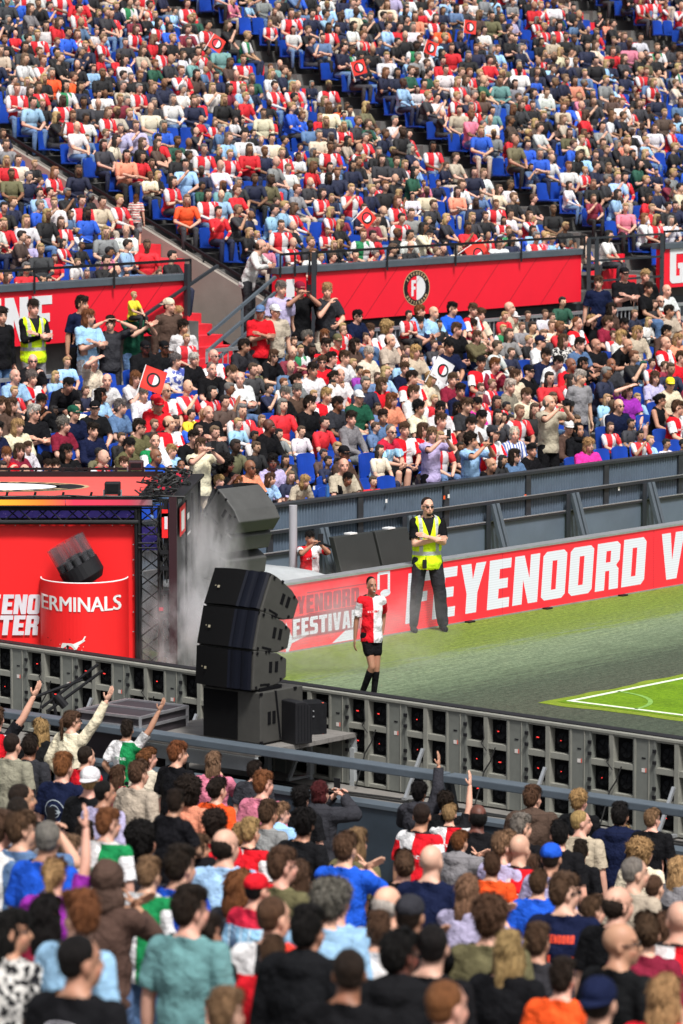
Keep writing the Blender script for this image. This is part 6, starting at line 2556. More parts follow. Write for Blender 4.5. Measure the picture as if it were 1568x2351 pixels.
for d in PEOPLE:
    near = d['src'][0] == 'F'
    d['near'] = near
    kid = d['n'] in 'BG'
    seated = POSES[d['pose']][0]
    prr = random.Random(int(d['x'] * 7 + d['y'] * 13))
    if near:
        size = {'M': 1.02, 'W': .96, 'B': 0.86, 'G': 0.84}[d['n']] * prr.uniform(.98, 1.03)
        h = 1.61 * size + d.get('dz', 0) + (0.12 if kid else 0)
        p = solve_plane(d['x'], d['y'], h, True)
        if uw(p)[0] > -17.35:
            p = guw(d['x'], d['y'], u=-17.35)
        if 'Y' in d:
            p = gY(d['x'], d['y'], d['Y']); size = d.get('k', .70)
        yaw = radians(150 + prr.uniform(-16, 16))
        hy = radians(d['hy']) if 'hy' in d else radians(prr.choice((-20, 0, 0, 20)))
    else:
        size = {'M': 1.0, 'W': .95, 'B': .76, 'G': .76}[d['n']] * prr.uniform(.98, 1.03)
        h = (1.18 if seated else 1.61) * size
        if kid and seated: h += 0.10
        p = solve_plane(d['x'], d['y'], h, False)
        u, w = uw(p)
        if 'w' in d:
            p = guw(d['x'], d['y'], w=d['w'])
            fl = 1.80 if d['w'] > 8.3 else lower_z(d['w'])
            size = max(.62, min(1.12, (p.z - fl) / 1.61)) if 'k' not in d else d['k']
        elif w < 0.45:
            p = guw(d['x'], d['y'], w=0.45)
        elif w > 8.0 and seated:
            p = guw(d['x'], d['y'], w=8.0)
        yaw = radians(48 + prr.uniform(-22, 14)) if seated else radians(30 + prr.uniform(-20, 20))
        hy = radians(prr.choice((-25, 0, 25)))
        if d['pose'] in 'eE': hy = 0
    d.update(p=p, size=size, yaw=yaw, hyaw=hy, near=near, depth=p.y)
# only the 297 who show largest are people of their own, the others join the crowd
ranked = sorted(PEOPLE, key=lambda d: -d['size'] / d['depth'])
LIMIT = 297
CROWD_EXTRA = ranked[LIMIT:]
KEEP = [d for d in PEOPLE if d in ranked[:LIMIT]]

def hair_words(d):
    hs = d['hair']
    st = hs[0]
    if st == 'b': return 'bald ' + NOUN[d['n']], ''
    if st == 'c' or st == 't': return NOUN[d['n']], CN.get(hs[1], 'dark') .replace('dark green', 'green') + ' cap'
    if st == 'o': return NOUN[d['n']], 'brown hood'
    if st == 'H': return NOUN[d['n']], 'black headscarf'
    return NOUN[d['n']], '%s %s hair' % (HSTY[st], HN[hs[1]])
def top_words(d):
    if d['top'] in PATT: return PATT[d['top']][1]
    g = {0: 'sleeveless top', 1: 't-shirt', 2: 'jacket' if d['n'] in 'MB' else 'long-sleeved top', 3: 'hooded top'}[d['sl']]
    return CN[d['top']] + ' ' + g
def short(d):
    a, h = hair_words(d)
    return 'the %s in %s' % (a, top_words(d))
def base_label(d):
    a, h = hair_words(d)
    s_ = '%s with %s in %s' % (a, h, top_words(d)) if h else '%s in %s' % (a, top_words(d))
    return s_
def words(s_): return len(s_.replace(',', '').split())
def build_labels(L):
    used = {}
    shorts = {}
    for d in L: shorts[short(d)] = shorts.get(short(d), 0) + 1
    bases = {}
    for d in L: bases.setdefault(base_label(d), []).append(d)
    poses = {'s': 'sitting', 't': 'sitting', 'x': 'arms folded', 'f': 'hand at mouth', 'c': 'clapping', 'p': 'holding phone', 'o': 'shading eyes', 'e': 'bent forward', 'S': 'standing', 'X': 'arms folded',
             'C': 'clapping', 'P': 'filming', 'R': 'arm raised', 'T': 'arm raised', 'U': 'arm raised', 'L': 'leaning', 'F': 'hand at mouth', 'H': 'hands on head', 'E': 'bending'}
    for d in L:
        zone = 'in near crowd' if d['near'] else 'in far lower stand'
        b_ = base_label(d)
        cands = []
        if len(bases[b_]) == 1:
            cands.append('%s, %s %s' % (b_, poses[d['pose']], zone))
        nb_ = sorted([e for e in L if e is not d and e['near'] == d['near']], key=lambda e: (e['x'] - d['x']) ** 2 + (e['y'] - d['y']) ** 2)[:14]
        for e in nb_:
            dx, dy = e['x'] - d['x'], e['y'] - d['y']
            rel = ('left of' if dx > 0 else 'right of') if abs(dx) > abs(dy) else ('behind' if (dy > 0) != False and not d['near'] else 'below')
            if abs(dx) <= abs(dy):
                rel = ('above' if dy > 0 else 'below')
            if shorts[short(e)] == 1:
                cands.append('%s, %s %s' % (b_, rel, short(e)))
        for e in nb_:
            dx = e['x'] - d['x']
            cands.append('%s, %s %s' % (b_, 'left of' if dx > 0 else 'right of', base_label(e)))
        a_ = hair_words(d)[0]
        for e in nb_:
            dx, dy = e['x'] - d['x'], e['y'] - d['y']
            rel = ('left of' if dx > 0 else 'right of') if abs(dx) > abs(dy) else ('above' if dy > 0 else 'below')
            cands.append('%s %s in %s %s %s' % (a_, poses[d['pose']], top_words(d), rel, short(e)))
        for c in cands:
            if words(c) <= 16 and c not in used:
                used[c] = 1; d['label'] = c; break
        else:
            d['label'] = cands[-1]
build_labels(KEEP)

SEATS = []
phones = []
for d in KEEP:
    near = d['near']
    pr2 = random.Random(int(d['x'] * 3 + d['y'] * 5))
    bot = pr2.choice('dkDnedgk')
    pose = d['pose']
    ex = ('g' if d['g'] else '') + ('p' if pose in 'pP' else '')
    hyr = round(math.degrees(d['hyaw']) / 25) * 25
    if d['top'] == 'H': d['sl'] = 0
    root, s = make_person(d['p'], d['yaw'], pose, d['top'], d['hair'], d['skin'], d['size'], d['sl'], bot, pr2.random() < .6 or near,
                          radians(hyr), 0.0, ex, loose=(0, 0, .006, .022)[d['sl']] if d['sl'] >= 2 else (0.018 if d['top'] == 'H' else 0.003))
    if d['top'] == 'H':
        add_part('long_sleeved_top', get_shirt(s, 2, -0.006), M['cloth'], PAL['k'], root)
    tag(root, d['label'], 'person', 'spectators in the near crowd' if near else 'spectators in the far lower stand')
    if '_phone' in root:
        ph = bpy.data.objects[root['_phone']]; del root['_phone']
        phones.append((ph, d))
    d['root'] = root
    if not near and POSES[pose][0] and 'k' not in d:
        SEATS.append((root.location.copy(), radians(50)))
for i, (ph, d) in enumerate(phones):
    tag(ph, 'black phone held up by ' + short(d), 'phone', 'phones held up by spectators')

# ---- seats
def seat_parts():
    pan, back = MB(), MB()
    n = 7
    for i in range(n):
        t0, t1 = -1 + 2 * i / n, -1 + 2 * (i + 1) / n
        f = lambda t: 0.02 * t * t
        vs = [(.215 * t0, -.20, .41 + f(t0)), (.215 * t1, -.20, .41 + f(t1)), (.215 * t1, .20, .40 + f(t1)), (.215 * t0, .20, .40 + f(t0))]
        pan.hexa(vs + [(v[0], v[1], v[2] + .028) for v in vs])
        g_ = lambda t: -0.035 * t * t
        h0, h1 = .83 - .03 * t0 ** 4, .83 - .03 * t1 ** 4
        back.hexa([(.215 * t0, .20 + g_(t0), .44), (.215 * t1, .20 + g_(t1), .44), (.215 * t1, .225 + g_(t1), .44), (.215 * t0, .225 + g_(t0), .44),
                   (.205 * t0, .245 + g_(t0), h0), (.205 * t1, .245 + g_(t1), h1), (.205 * t1, .268 + g_(t1), h1), (.205 * t0, .268 + g_(t0), h0)])
    leg = MB(); leg.box((0, .12, .2), (.05, .06, .40)); leg.box((0, .22, .42), (.06, .04, .10))
    return pan, back, leg
pan, back, leg = seat_parts()
seat_me = {}
def place_seat(loc, rot, z, label='blue plastic seat in the far lower stand'):
    r_ = empty('stadium_seat', (loc.x, loc.y, z)); r_.rotation_euler = (0, 0, rot)
    tag(r_, label, 'seat', 'blue seats of the far lower stand')
    for nm, mb, mt in (('seat_pan', pan, M['seat']), ('backrest', back, M['seat']), ('leg', leg, M['black'])):
        if nm not in seat_me:
            me = bpy.data.meshes.new(nm); me.from_pydata(mb.v, [], mb.f); me.materials.append(mt); seat_me[nm] = me
        o = bpy.data.objects.new(nm, seat_me[nm]); COL.objects.link(o); o.parent = r_
taken = []
for (loc, rot) in SEATS:
    u, w = uw(loc)
    place_seat(W(u, w + 0.05), rot, lower_z(w))
    taken.append((u, w))
for d in KEEP:
    if not d['near']:
        taken.append(uw(d['root'].location))
# empty seats where the photograph shows blue between people
cnt = len(SEATS)
FILL = []
for i in range(10):
    w = LW0 + 0.45 + LROW * i
    u = -14.0
    while u < 12:
        P_ = W(u, w, 0)
        x_ = PCX + FOC * P_.x / P_.y
        y_ = 100 + FOC * (CAM_H - lower_z(w) - 1.1) / P_.y
        if -20 < x_ < 1600 and all((u - a) ** 2 + (w - c) ** 2 > 0.24 for a, c in taken):
            if any(abs(x_ - d['x']) < 15 and -4 < y_ - d['y'] < 34 for d in KEEP if not d['near']):
                pass
            elif i >= 1 and rng.random() < (0.85 if i > 3 else 0.7) and not (x_ < 470 and i > 6):
                FILL.append((P_, w)); taken.append((u, w))
            elif cnt < 296:
                place_seat(P_, radians(50), lower_z(w)); cnt += 1; taken.append((u, w))
        u += 0.5

# ---- the crowd of the upper tier, too many to build one by one
def lowpoly(seed):
    r_ = random.Random(seed)
    arms = ['lap', 'lap2', 'cross', 'lap', 'face', 'lap2', 'lap', 'lap2', 'cross'][seed - 3]
    s = skeleton(None, 0, 0, (1, r_.uniform(.02, .3), arms, .5)) if True else None
    mb = MB()
    # ids: 0 skin, 1 top, 2 bottom, 3 hair, 4 sleeve right, 5 sleeve left, 6 top left half, 7 dark of the eyes
    h = lambda v: s.headc + Vector(v)
    ellipsoid(mb, h((0, .005, .01)), (.070, .088, .112), None, 10, 8, 0)
    ellipsoid(mb, h((0, -.088, -.005)), (.013, .018, .022), None, 5, 4, 0)
    for x in (-1, 1): ellipsoid(mb, h((x * .030, -.076, .018)), (.014, .010, .007), None, 5, 4, 7)
    capsule(mb, s.neck0, s.headc + Vector((0, .01, -.05)), .052, .045, 8, 1, 0)
    for half in (0, 1):
        m2 = MB()
        torso_parts(m2, s, .014, 0, 12, 7)
        o = len(mb.v); mb.v += [tuple(v) for v in m2.v]
        for f in m2.f:
            cx = sum(m2.v[i][0] for i in f) / len(f)
            if (cx > 0) == bool(half):
                mb.f.append(tuple(i + o for i in f)); mb.m.append(6 if half else 1)
    for i, (a, e, w_) in enumerate(s.arms):
        capsule(mb, a, a.lerp(e, .75), .062, .058, 8, 1, 4 + i)
        capsule(mb, a.lerp(e, .7), e, .042, .040, 7, 1, 0 if True else 0)
        capsule(mb, e, w_, .040, .028, 7, 1, 8 + i)
        capsule(mb, w_, w_ + (w_ - e).normalized() * .10, .034, .026, 6, 1, 0)
    for (hh, k, a) in s.legs:
        capsule(mb, hh, k, .088, .065, 8, 1, 2); capsule(mb, k, a, .058, .045, 7, 1, 2)
    return mb, s
def lowhair(kind, s):
    mb = MB(); h = lambda v: s.headc + Vector(v)
    if kind == 0: return mb
    ellipsoid(mb, h((0, .030, .042)), (.080, .088, .090), None, 10, 7, 3)
    ellipsoid(mb, h((0, -.015, .085)), (.060, .070, .040), None, 8, 5, 3)
    if kind == 2:
        ellipsoid(mb, h((-.058, .03, -.05)), (.030, .05, .11), None, 7, 5, 3); ellipsoid(mb, h((.058, .03, -.05)), (.030, .05, .11), None, 7, 5, 3)
        ellipsoid(mb, h((0, .075, -.10)), (.080, .04, .15), None, 8, 6, 3)
    if kind == 3:
        mb2 = MB(); ellipsoid(mb2, h((0, -.085, .055)), (.062, .06, .010), None, 8, 4, 3);
    return mb
TEMPL = []
for sd in range(9):
    mb, s = lowpoly(sd + 3)
    hv = []
    for kind in (0, 1, 2):
        m2 = MB(); m2.v = list(mb.v); m2.f = list(mb.f); m2.m = list(mb.m)
        if kind:
            hm = lowhair(kind, s); o = len(m2.v)
            m2.v += [tuple(v) for v in hm.v]; m2.f += [tuple(i + o for i in f) for f in hm.f]; m2.m += hm.m
        V = np.array([tuple(v) for v in m2.v]); 
        loops = np.array([i for f in m2.f for i in f], dtype=np.int32); cnts = np.array([len(f) for f in m2.f], dtype=np.int32); ids = np.array(m2.m)
        hv.append((V, loops, cnts, ids))
    TEMPL.append((hv, s))
m, ns, ln, b = newmat('crowd_colours')
at = node(ns, 'ShaderNodeAttribute', attribute_name='tint')
co = objco(ns, ln)
c = mixc(ns, ln, 0.45, at.outputs['Color'], mixc(ns, ln, noise_fac(ns, ln, 14, 3, co, 0.6, 0.3, 0.7), (0.6, 0.6, 0.6), (1.25, 1.25, 1.25)), 'MULTIPLY')
ln.new(c, b.inputs['Base Color']); b.inputs['Roughness'].default_value = 0.8
bump(ns, ln, b, noise_fac(ns, ln, 12, 3, co), 0.5, 0.03)
M['crowd'] = m
AV, AL, AC, AT = [], [], [], []
voff = 0
def add_crowd(pos, yaw, size, top, skin, hairc, kind, bottom, sleeve=1, tv=None):
    global voff
    hv, s = TEMPL[rng.randrange(len(TEMPL))] if tv is None else TEMPL[tv]
    V, loops, cnts, ids = hv[kind]
    c_, s_ = cos(yaw), sin(yaw)
    X = V * size
    P_ = np.empty_like(X)
    P_[:, 0] = X[:, 0] * c_ - X[:, 1] * s_ + pos[0]
    P_[:, 1] = X[:, 0] * s_ + X[:, 1] * c_ + pos[1]
    P_[:, 2] = X[:, 2] + pos[2]
    AV.append(P_); AL.append(loops + voff); AC.append(cnts); voff += len(V)
    sk = jit(SKIN[skin], .12)
    if top == 'j':
        r_, w_ = jit(PAL['r'], .1), jit(PAL['w'], .05)
        cols = {0: sk, 1: r_, 6: w_, 4: w_, 5: r_}
    elif top == 'q':
        g_, w_ = (0.012, 0.2, 0.07), PAL['w']
        cols = {0: sk, 1: g_, 6: w_, 4: w_, 5: w_}
    else:
        t_ = jit(PAL[top], .15)
        cols = {0: sk, 1: t_, 6: t_, 4: t_, 5: t_}
    cols[2] = jit(PAL[bottom], .1); cols[3] = jit(hairc, .2); cols[7] = (.01, .008, .007)
    cols[8] = cols[4] if sleeve == 2 else sk; cols[9] = cols[5] if sleeve == 2 else sk
    lut = np.zeros((10, 4)); 
    for k_, v_ in cols.items(): lut[k_] = (*v_[:3], 1)
    AT.append(np.repeat(lut[ids], cnts, axis=0))
TOPW = dict(j=16, r=6, w=10, k=20, n=16, b=6, D=6, g=2.5, e=2, c=2.5, m=2, p=1.6, o=1, q=2, G=2, u=4, d=1.5, V=1, t=1, B=2, l=2, s=1)
TOPK, TOPV = list(TOPW.keys()), list(TOPW.values())
SKW, SKV = ['1', '2', '3', '4'], [10, 3, 1.5, 1]
HC = ['k', 'd', 'd', 'b', 'b', 'm', 'y', 'y', 'g', 'r']
seat_mb = MB()
sp_, sb_ = pan, back
UP_SEAT = []
def upper_spot(i, u):
    w = UW0 + 0.05 + UROW * i
    return W(u, w, UZ0 + URISE * i)
for i in range(NR - 1):
    for a, c in blocks:
        u = a + 0.3
        while u < c - 0.22:
            P_ = upper_spot(i, u)
            x_ = PCX + FOC * P_.x / P_.y
            zz = P_.z + 1.1
            el = (CAM_H - zz) / P_.y
            y_ = 100 + FOC * el
            if -60 < x_ < 1630 and y_ > -110:
                UP_SEAT.append((P_, u))
                gap = noise.noise(Vector((u * 0.5, i * 0.5, 7.0)))
                edge = 0.12 if u > 24 else 0.0
                if y_ > 520: edge -= 0.03
                occ = 0.95 - edge - (0.5 if gap > 0.40 else 0.0)
                if i < 4 and a < 0 and u > 4.8:
                    u += 0.45; UP_SEAT.pop(); continue
                if i > 11 and 32.3 < u < 33.9 and rng.random() < .6: occ = 0
                if i < 9 and 5.6 < u < 6.5: occ *= .5
                if rng.random() < occ:
                    kid = rng.random() < 0.24
                    size = rng.uniform(.60, .75) if kid else rng.uniform(.82, .95)
                    t_ = rng.choices(TOPK, TOPV)[0]
                    kind = rng.choice((0, 1, 1, 1, 1, 1, 1, 2, 2, 2, 2))
                    add_crowd(P_ + Vector((rng.uniform(-.15, .15), rng.uniform(-.14, .14), (0.10 if kid else 0) + rng.uniform(-.03, .05))), radians(50 + rng.uniform(-42, 26)), size, t_,
                              rng.choices(SKW, SKV)[0], HAIRC[rng.choice(HC)], kind, rng.choice('dkDned'), rng.choice((1, 1, 2)))
            u += 0.45
for P_, w in FILL:
    kid = rng.random() < 0.3
    add_crowd(Vector((P_.x, P_.y, lower_z(w) + (0.1 if kid else 0))), radians(50 + rng.uniform(-30, 20)), rng.uniform(.70, .82) if kid else rng.uniform(.92, 1.02), rng.choices(TOPK, TOPV)[0],
              rng.choices(SKW, SKV)[0], HAIRC[rng.choice(HC)], rng.choice((1, 1, 1, 2, 2, 0)), rng.choice('dkDne'), rng.choice((1, 1, 2)))
# spectators of the lower tier who show smallest, built with the same crowd
for d in CROWD_EXTRA:
    h_ = d['hair']
    kind = 0 if h_[0] == 'b' else (2 if h_[0] in 'lLBPf' else 1)
    hc_ = PAL[h_[1]] if h_[0] in 'cto' else HAIRC.get(h_[1], HAIRC['b'])
    top = d['top'] if d['top'] in PAL or d['top'] in 'jq' else 'w'
    sz_ = d['size']
    pos = d['p'] - Vector((0, 0, 1.18 * sz_))
    add_crowd(pos, d['yaw'], sz_, top, d['skin'], hc_, kind, 'k', min(2, d['sl']))
V = np.vstack(AV); L_ = np.concatenate(AL); C_ = np.concatenate(AC); T_ = np.vstack(AT)
me = bpy.data.meshes.new('crowd')
me.vertices.add(len(V)); me.vertices.foreach_set('co', V.astype(np.float32).ravel())
me.loops.add(len(L_)); me.loops.foreach_set('vertex_index', L_)
me.polygons.add(len(C_)); me.polygons.foreach_set('loop_start', np.concatenate([[0], np.cumsum(C_)[:-1]]).astype(np.int32)); me.polygons.foreach_set('loop_total', C_)
me.update(calc_edges=True)
me.polygons.foreach_set('use_smooth', [True] * len(C_))
ca = me.color_attributes.new('tint', 'FLOAT_COLOR', 'CORNER'); ca.data.foreach_set('color', T_.astype(np.float32).ravel())
me.materials.append(M['crowd'])
crowd = bpy.data.objects.new('crowd', me); COL.objects.link(crowd)
tag(crowd, 'dense crowd of small seated spectators filling the upper tier and far rows', 'crowd', None, 'stuff')
# all seats of the upper tier
SV, SF = [], []
base_v = np.array([tuple(v) for v in pan.v] + [tuple(v) for v in back.v]); nf = pan.f + [tuple(i + len(pan.v) for i in f) for f in back.f]
c_, s_ = cos(radians(50)), sin(radians(50))
rot_v = np.stack([base_v[:, 0] * c_ - base_v[:, 1] * s_, base_v[:, 0] * s_ + base_v[:, 1] * c_, base_v[:, 2]], 1)
for k, (P_, u) in enumerate(UP_SEAT):
    q = P_ + N1 * 0.05
    SV.append(rot_v * 0.9 + np.array((q.x, q.y, q.z))); SF += [tuple(i + k * len(base_v) for i in f) for f in nf]
me = bpy.data.meshes.new('upper_seats'); me.from_pydata(np.vstack(SV).tolist(), [], SF); me.materials.append(M['seat'])
o = bpy.data.objects.new('upper_seats', me); COL.objects.link(o)
tag(o, 'rows of blue plastic seats in the upper tier of the far stand', 'seats', None, 'stuff')
print('CROWD', len(AV), 'UPSEATS', len(UP_SEAT), 'PEOPLE', len(KEEP), 'SEATS', cnt, 'EXTRA', len(CROWD_EXTRA), 'BODIES', len(BODY))
# =================================================================== PEOPLE ON THE PITCH
def ground_person(px, py_head, foot, size_h, yaw, pose, top, hair, skin, sleeve, bottom, long_tr, hyaw, extras, custom, key2, label, cat='person', hpitch=0.0, loose=0.0):
    """foot: (px, py) of the feet on the ground"""
    f = gz(*foot, 0.0)
    s = get_body(pose, hyaw, hpitch, custom, voxel=0.0085, key2=key2)
    hd = gY(px, py_head, f.y)
    size = hd.z / s.headc.z
    root, s = make_person(hd, yaw, pose, top, hair, skin, size, sleeve, bottom, long_tr, hyaw, hpitch, extras, custom, key2, loose=loose)
    tag(root, label, cat)
    return root, s, size

# steward with folded arms
L_st = [((-.095, 0, .92), (-.15, -.03, .49), (-.19, .0, .085)), ((.095, 0, .92), (.16, -.03, .49), (.21, .01, .085))]
gp, s, gsz = ground_person(982, 1164, (983, 1449), 0, radians(12), 'X', 'k', 'zd', '1', 1, 'D', True, radians(6), 'g', (0, 0.0, 'cross', .3, L_st), 'steward',
                           'tall steward in yellow safety vest and sunglasses standing with folded arms before the red board')
add_part('safety_vest', get_shirt(s, 0, 0.016), M['vest'], PAL['w'], gp)
add_part('shoes', get_shoes(s), M['cloth'], PAL['k'], gp)
mb = MB(); ellipsoid(mb, (0, -.062, -.082), (.036, .026, .026), None, 12, 8)
bm2 = finish_mesh('beard', np.array([tuple(v) for v in mb.v]), mb.f)
add_part('beard', bm2, M['hair'], HAIRC['d'], gp, s.headc + s.HR @ Vector((0, 0.004, -0.006)), s.HR.to_quaternion())
mb = MB(); mb.box((0, 0, 0), (.05, .03, .11)); mb.box((.018, 0, .07), (.01, .01, .05))
rd = finish_mesh('radio', np.array(mb.v), mb.f); rd.polygons.foreach_set('use_smooth', [False] * len(rd.polygons))
add_part('radio', rd, M['black'], (0, 0, 0), gp, (-.07, -.155, .88))

# the player
L_pl = [((-.085, 0, .92), (-.02, -.10, .50), (-.13, .10, .10)), ((.085, 0, .92), (.075, -.03, .49), (.05, .05, .085))]
A_pl = [((-.26, .05, -.09), (-.7, .8, 0)), ((.215, .14, -.02), (.5, 1, 0))]
pp, s, psz = ground_person(854, 1346, (850, 1612), 0, radians(14), 'S', 'j', 'nk', '2', 1, 'k', False, radians(10), '', (0, 0.0, A_pl, .5, L_pl), 'player',
                           'smiling football player in red and white shirt and black shorts walking on the grass', loose=0.002)
pp.color = (0.34, 0.18, 0.11, 1)
pp.scale = (psz * .86, psz * .92, psz)
add_part('hair_bun', get_hair('k', 0), M['hair'], HAIRC['k'], pp, s.headc, s.HR.to_quaternion())
def limb_cover(s, parts, voxel=0.012):
    mb = MB()
    for a, b_, r1, r2 in parts: capsule(mb, a, b_, r1, r2, 14, 3)
    V, F = remesh(mb, voxel, 3)
    return finish_mesh('garment', V, F, V, np.zeros(len(V)))
for i, (h, k, a) in enumerate(s.legs):
    add_part('sock', limb_cover(s, [(k.lerp(a, .18), a, .060, .045)]), M['cloth'], PAL['k'], pp)
    add_part('sock_band', limb_cover(s, [(k.lerp(a, .185), k.lerp(a, .195), .0600, .0600)]), M['cloth'], PAL['w'], pp)
add_part('shoes', get_shoes(s), M['cloth'], PAL['k'], pp)
mb = MB()
for i in range(9):
    t0, t1 = -1 + 2 * i / 9, -1 + 2 * (i + 1) / 9
    q = lambda t, d: (.021 * t, -.0955 + .012 * t * t, -.060 + .009 * t * t + d * (1 - t * t * .8))
    mb.add([q(t0, -.006), q(t1, -.006), q(t1, .003), q(t0, .003)], [(0, 1, 2, 3)])
th_ = finish_mesh('teeth', np.array(mb.v), mb.f)
add_part('teeth', th_, M['white'], (1, 1, 1), pp, s.headc, s.HR.to_quaternion())

# woman on the left stairway, man who leans on the stair handrail
p_ = guw(313, 455, u=6.95)
st = upper_z(uw(p_)[1]) - 0.12
root, s = make_person(p_, radians(165), 'S', 'Z', 'lr', '1', (p_.z - st) / 1.595, 1, 'g', False, 0.0)
tag(root, 'woman in red and cream hooped top and grey shorts walking up the left stairway', 'person')
p_ = guw(601, 566, w=9.95)
root, s = make_person(p_, radians(75), 'L', 'w', 'rb', '1', 1.05, 2, 'D', True, 0.0)
tag(root, 'man in white shirt leaning on the handrail above the stair gap', 'person')

# boy who films from behind the board
hd = guw(712, 1236, w=-1.7)
bs = get_body('P', 0.0)
size = hd.z / bs.headc.z
root, s = make_person(hd, radians(20), 'P', 'j', 'sk', '2', size, 1, 'n', True, 0.0, 0.0, 'p')
tag(root, 'boy in red and white football shirt filming with phone beside the pale pole', 'person')
ph = bpy.data.objects[root['_phone']]; del root['_phone']
tag(ph, 'black phone held up by the boy behind the red board', 'phone', 'phones held up by spectators')

# ---- prints on the backs of shirts
def back_print(sel, build, mat, name='print', front=False):
    for d in KEEP:
        if abs(d['x'] - sel[0]) < 3 and abs(d['y'] - sel[1]) < 3:
            root = d['root']; sh = [c for c in root.children if c.name.split('.')[0] in ('shirt', 'long_sleeved_top', 'hooded_top')][0]
            me = sh.data
            bvh = BVHTree.FromPolygons([v.co for v in me.vertices], [tuple(p.vertices) for p in me.polygons])
            pel = Vector((0, 0, .95)) if not POSES[d['pose']][0] else Vector((0, 0, .52))
            sg = -1 if front else 1
            def fr(x, y):
                o = Vector((-x * sg, .6 * sg, pel.z + y))
                h = bvh.ray_cast(o, Vector((0, -sg, 0)))
                return (h[0] if h[0] is not None else Vector((o.x, .13 * sg, o.z))) + Vector((0, .006 * sg, 0))
            mb = MB(); build(mb, fr)
            m_ = finish_mesh(name, np.array([tuple(v) for v in mb.v]), mb.f)
            add_part(name, m_, mat, (1, 1, 1), root)
            return
    print('no person for print', sel)
def P_(x, y, r): return (r[0] + r[1] * x, r[2] + r[3] * y)
M['print_black'] = plain('print_black', (0.012, 0.012, 0.015), 0.7)
M['print_scarlet'] = plain('print_scarlet', (0.75, 0.06, 0.02), 0.7)
M['print_pale'] = plain('print_pale', (0.35, 0.40, 0.45), 0.7)
back_print(P_(252, 925, TR['FL']), lambda mb, f: (lettering(mb, '1', lambda x, y: f(x - .03, y + .05), .24), lettering(mb, 'KEEPER'.replace('K', 'H').replace('P', 'R'), lambda x, y: f(x - .11, y + .35), .05, wide=.9)), M['print_black'])
back_print(P_(1028, 1005, TR['FR']), lambda mb, f: (lettering(mb, '7', lambda x, y: f(x - .075, y + .04), .24), lettering(mb, 'FEYENOORD', lambda x, y: f(x - .135, y + .36), .05, wide=.62)), M['print_scarlet'])
back_print(P_(1550, 1130, TR['FR']), lambda mb, f: lettering(mb, 'GET LE', lambda x, y: f(x - .13, y + .30), .07, wide=.7), M['print_black'])
back_print(P_(217, 1060, TR['FR']), lambda mb, f: lettering(mb, 'WY', lambda x, y: f(x - .06, y + .40), .07), M['print_black'])
back_print(P_(1290, 735, TR['FR']), lambda mb, f: lettering(mb, 'FEYE', lambda x, y: f(x - .10, y + .30), .06), M['print_black'])
back_print(P_(295, 425, TR['FL']), lambda mb, f: (disc(mb, f, 0, .28, .105, .105, hole=.93), disc(mb, f, 0, .28, .07, .02, hole=.6), disc(mb, f, 0, .28, .06, .06, hole=.9)), M['print_pale'])
back_print(P_(375, 1325, TR['FL']), lambda mb, f: disc(mb, f, 0, .40, .085, .025, hole=.85), M['print_white'])
back_print(P_(555, 290, TR['LC']), lambda mb, f: disc(mb, f, 0, .30, .09, .05, hole=.5), M['print_pale'], front=True)

# the camera of the photographer in the front rows
for ph, d in phones:
    if d['hair'] == 'rg' and d['pose'] == 'P':
        loc = ph.location.copy(); yaw = d['yaw']
        bpy.data.objects.remove(ph)
        r_ = empty('photo_camera', loc); r_.rotation_euler = (0, 0, yaw)
        tag(r_, 'black camera with lens held up by the photographer in cream', 'camera')
        for nm, f_ in (('camera_body', lambda mb: (mb.box((0, 0, 0), (.13, .06, .09)), mb.box((0, 0, .055), (.05, .05, .03)))), ('lens', lambda mb: (mb.tube((0, -.03, 0), (0, -.17, 0), .036, .042, 14)))):
            mb = MB(); f_(mb)
            me = bpy.data.meshes.new(nm); me.from_pydata([tuple(v) for v in mb.v], [], mb.f); me.materials.append(M['black'])
            o = bpy.data.objects.new(nm, me); COL.objects.link(o); o.parent = r_

# ---- flags with the club crest
def flag(px, py, h, rot, label, white=False, upper=True, w=None, size=.30):
    if upper:
        d = ray(px, py); lo, hi = 60.0, 200.0
        for _ in range(50):
            mm = (lo + hi) / 2; q = d * (mm / d.y) + Vector((0, 0, CAM_H))
            if q.z > upper_z(uw(q)[1]) + h: lo = mm
            else: hi = mm
        c = q
    else:
        c = guw(px, py, w=w)
    root = empty('flag', c); tag(root, label, 'flag', 'small square club flags waved in the stand')
    R = Matrix.Rotation(radians(25), 3, 'Z') @ Matrix.Rotation(radians(rot), 3, 'Y')
    def fr(x, y, dd=0.0):
        yy = 0.035 * sin(7 * x + rot) + 0.02 * sin(9 * y)
        return c + R @ Vector((x, yy - dd, y))
    mb = MB(); n = 10
    for i in range(n):
        for j in range(n):
            f0 = lambda a: -size / 2 + size * a / n
            mb.add([fr(f0(i), f0(j)), fr(f0(i + 1), f0(j)), fr(f0(i + 1), f0(j + 1)), fr(f0(i), f0(j + 1))], [(0, 1, 2, 3)])
    mk('flag_cloth', mb, M['banner_white'] if white else M['flag_red'], root, smooth=False)
    mb = MB()
    disc(mb, lambda x, y: fr(x, y, .006), 0, 0, .11, .11, mi=0, hole=.72)
    disc(mb, lambda x, y: fr(x, y, .006), 0, 0, .079, .079, mi=1, a0=pi / 2, a1=3 * pi / 2)
    disc(mb, lambda x, y: fr(x, y, .006), 0, 0, .079, .079, mi=2, a0=-pi / 2, a1=pi / 2)
    mk('crest', mb, [M['black'], M['banner_red'], M['banner_white']], root)
    mb = MB(); mb.tube(fr(-size / 2, size / 2), c + R @ Vector((-size / 2, 0, -size * .9)), .008, n=6)
    mk('stick', mb, M['white'], root)
M['flag_red'] = plain('flag_red', (0.72, 0.03, 0.018), 0.6)
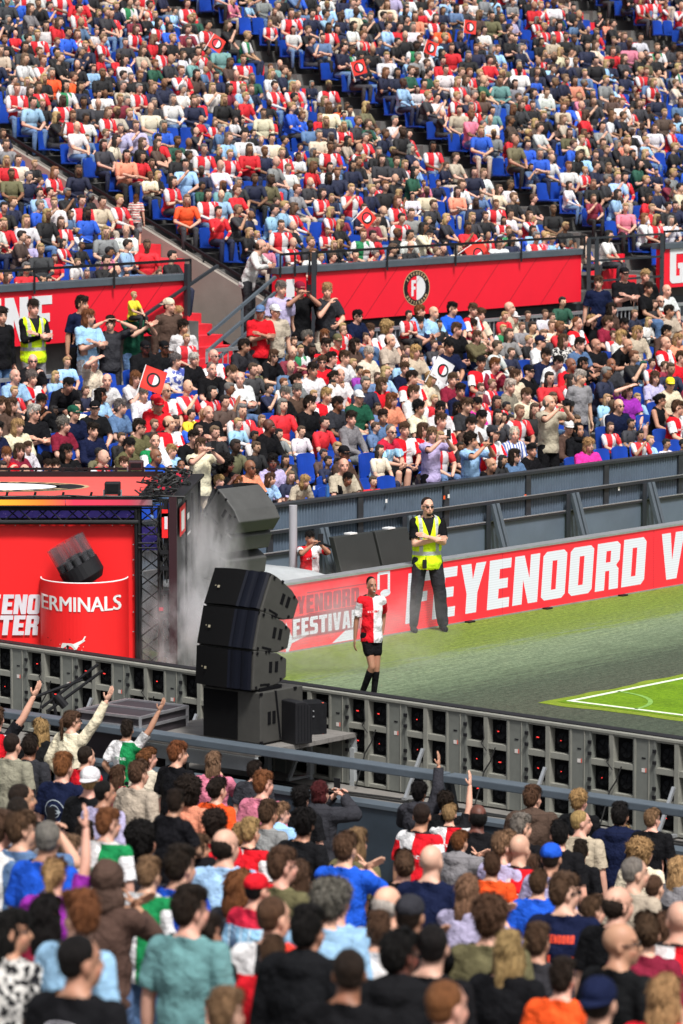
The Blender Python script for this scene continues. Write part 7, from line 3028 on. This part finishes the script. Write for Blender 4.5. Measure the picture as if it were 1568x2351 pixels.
flag(497, 100, 1.5, 35, 'orange red flag raised beside the upper end of the second stairway')
flag(1080, 62, 1.5, 8, 'red flag held up high near the top right of the upper tier')
flag(990, 110, 1.4, 20, 'red flag waved left of and below the topmost flag')
flag(823, 155, 1.4, -15, 'red flag held low in the middle of the upper tier')
flag(841, 500, 1.3, 48, 'red flag waved in a lower row of the upper tier above the crest banner', size=.30)
flag(1097, 582, 1.1, 60, 'red flag hanging over the top edge of the middle banner', size=.42)
flag(352, 872, 1.3, 22, 'red flag with round crest held up in the far lower stand at left', upper=False, w=4.6, size=.36)
flag(1015, 850, 1.3, 30, 'white flag with round crest held up in the middle of the far lower stand', white=True, upper=False, w=4.8, size=.36)
# litter and small goods: bottle on the rail, white cup
mb = MB(); g_ = guw(752, 1140, w=0.02); mb.tube((g_.x, g_.y, 1.547), (g_.x, g_.y, 1.70), .03, .028, 12)
mb.tube((g_.x, g_.y, 1.70), (g_.x, g_.y, 1.74), .012, .012, 8)
tag(mk('water_bottle', mb, plain('bottle_blue', (0.03, 0.12, 0.35), 0.3)), 'small blue bottle standing on the front wall near the children', 'bottle')

# ---- pieces that sit apart from each other become parts of their own
def split_pieces(o, name):
    me = o.data
    n = len(me.vertices); up = list(range(n))
    def find(a):
        while up[a] != a:
            up[a] = up[up[a]]; a = up[a]
        return a
    for e_ in me.edges:
        a, b_ = find(e_.vertices[0]), find(e_.vertices[1])
        if a != b_: up[a] = b_
    groups = {}
    for p in me.polygons:
        groups.setdefault(find(p.vertices[0]), []).append(p)
    if len(groups) < 2 or len(groups) > 60: return
    for ps in groups.values():
        ids = sorted({i for p in ps for i in p.vertices}); mp_ = {i: k for k, i in enumerate(ids)}
        pts = [me.vertices[i].co.copy() for i in ids]
        c = sum(pts, Vector()) / len(pts)
        m2 = bpy.data.meshes.new(name)
        m2.from_pydata([tuple(v - c) for v in pts], [], [tuple(mp_[i] for i in p.vertices) for p in ps])
        for mt in me.materials: m2.materials.append(mt)
        m2.polygons.foreach_set('material_index', [p.material_index for p in ps])
        q = bpy.data.objects.new(name, m2); COL.objects.link(q)
        q.parent = o.parent; q.location = o.location + c
    bpy.data.objects.remove(o)
for o in list(bpy.data.objects):
    k = o.name.split('.')[0]
    nm = {'eyelets': 'eyelet', 'handles': 'handle', 'clamps': 'clamp', 'red_plugs': 'plug', 'latches': 'latch', 'sockets': 'socket', 'stand_leg': 'stand_leg', 'status_light': 'status_light',
          'graphic': 'graphic', 'signs': 'sign'}.get(k)
    if nm and o.type == 'MESH' and not o.children:
        split_pieces(o, nm)
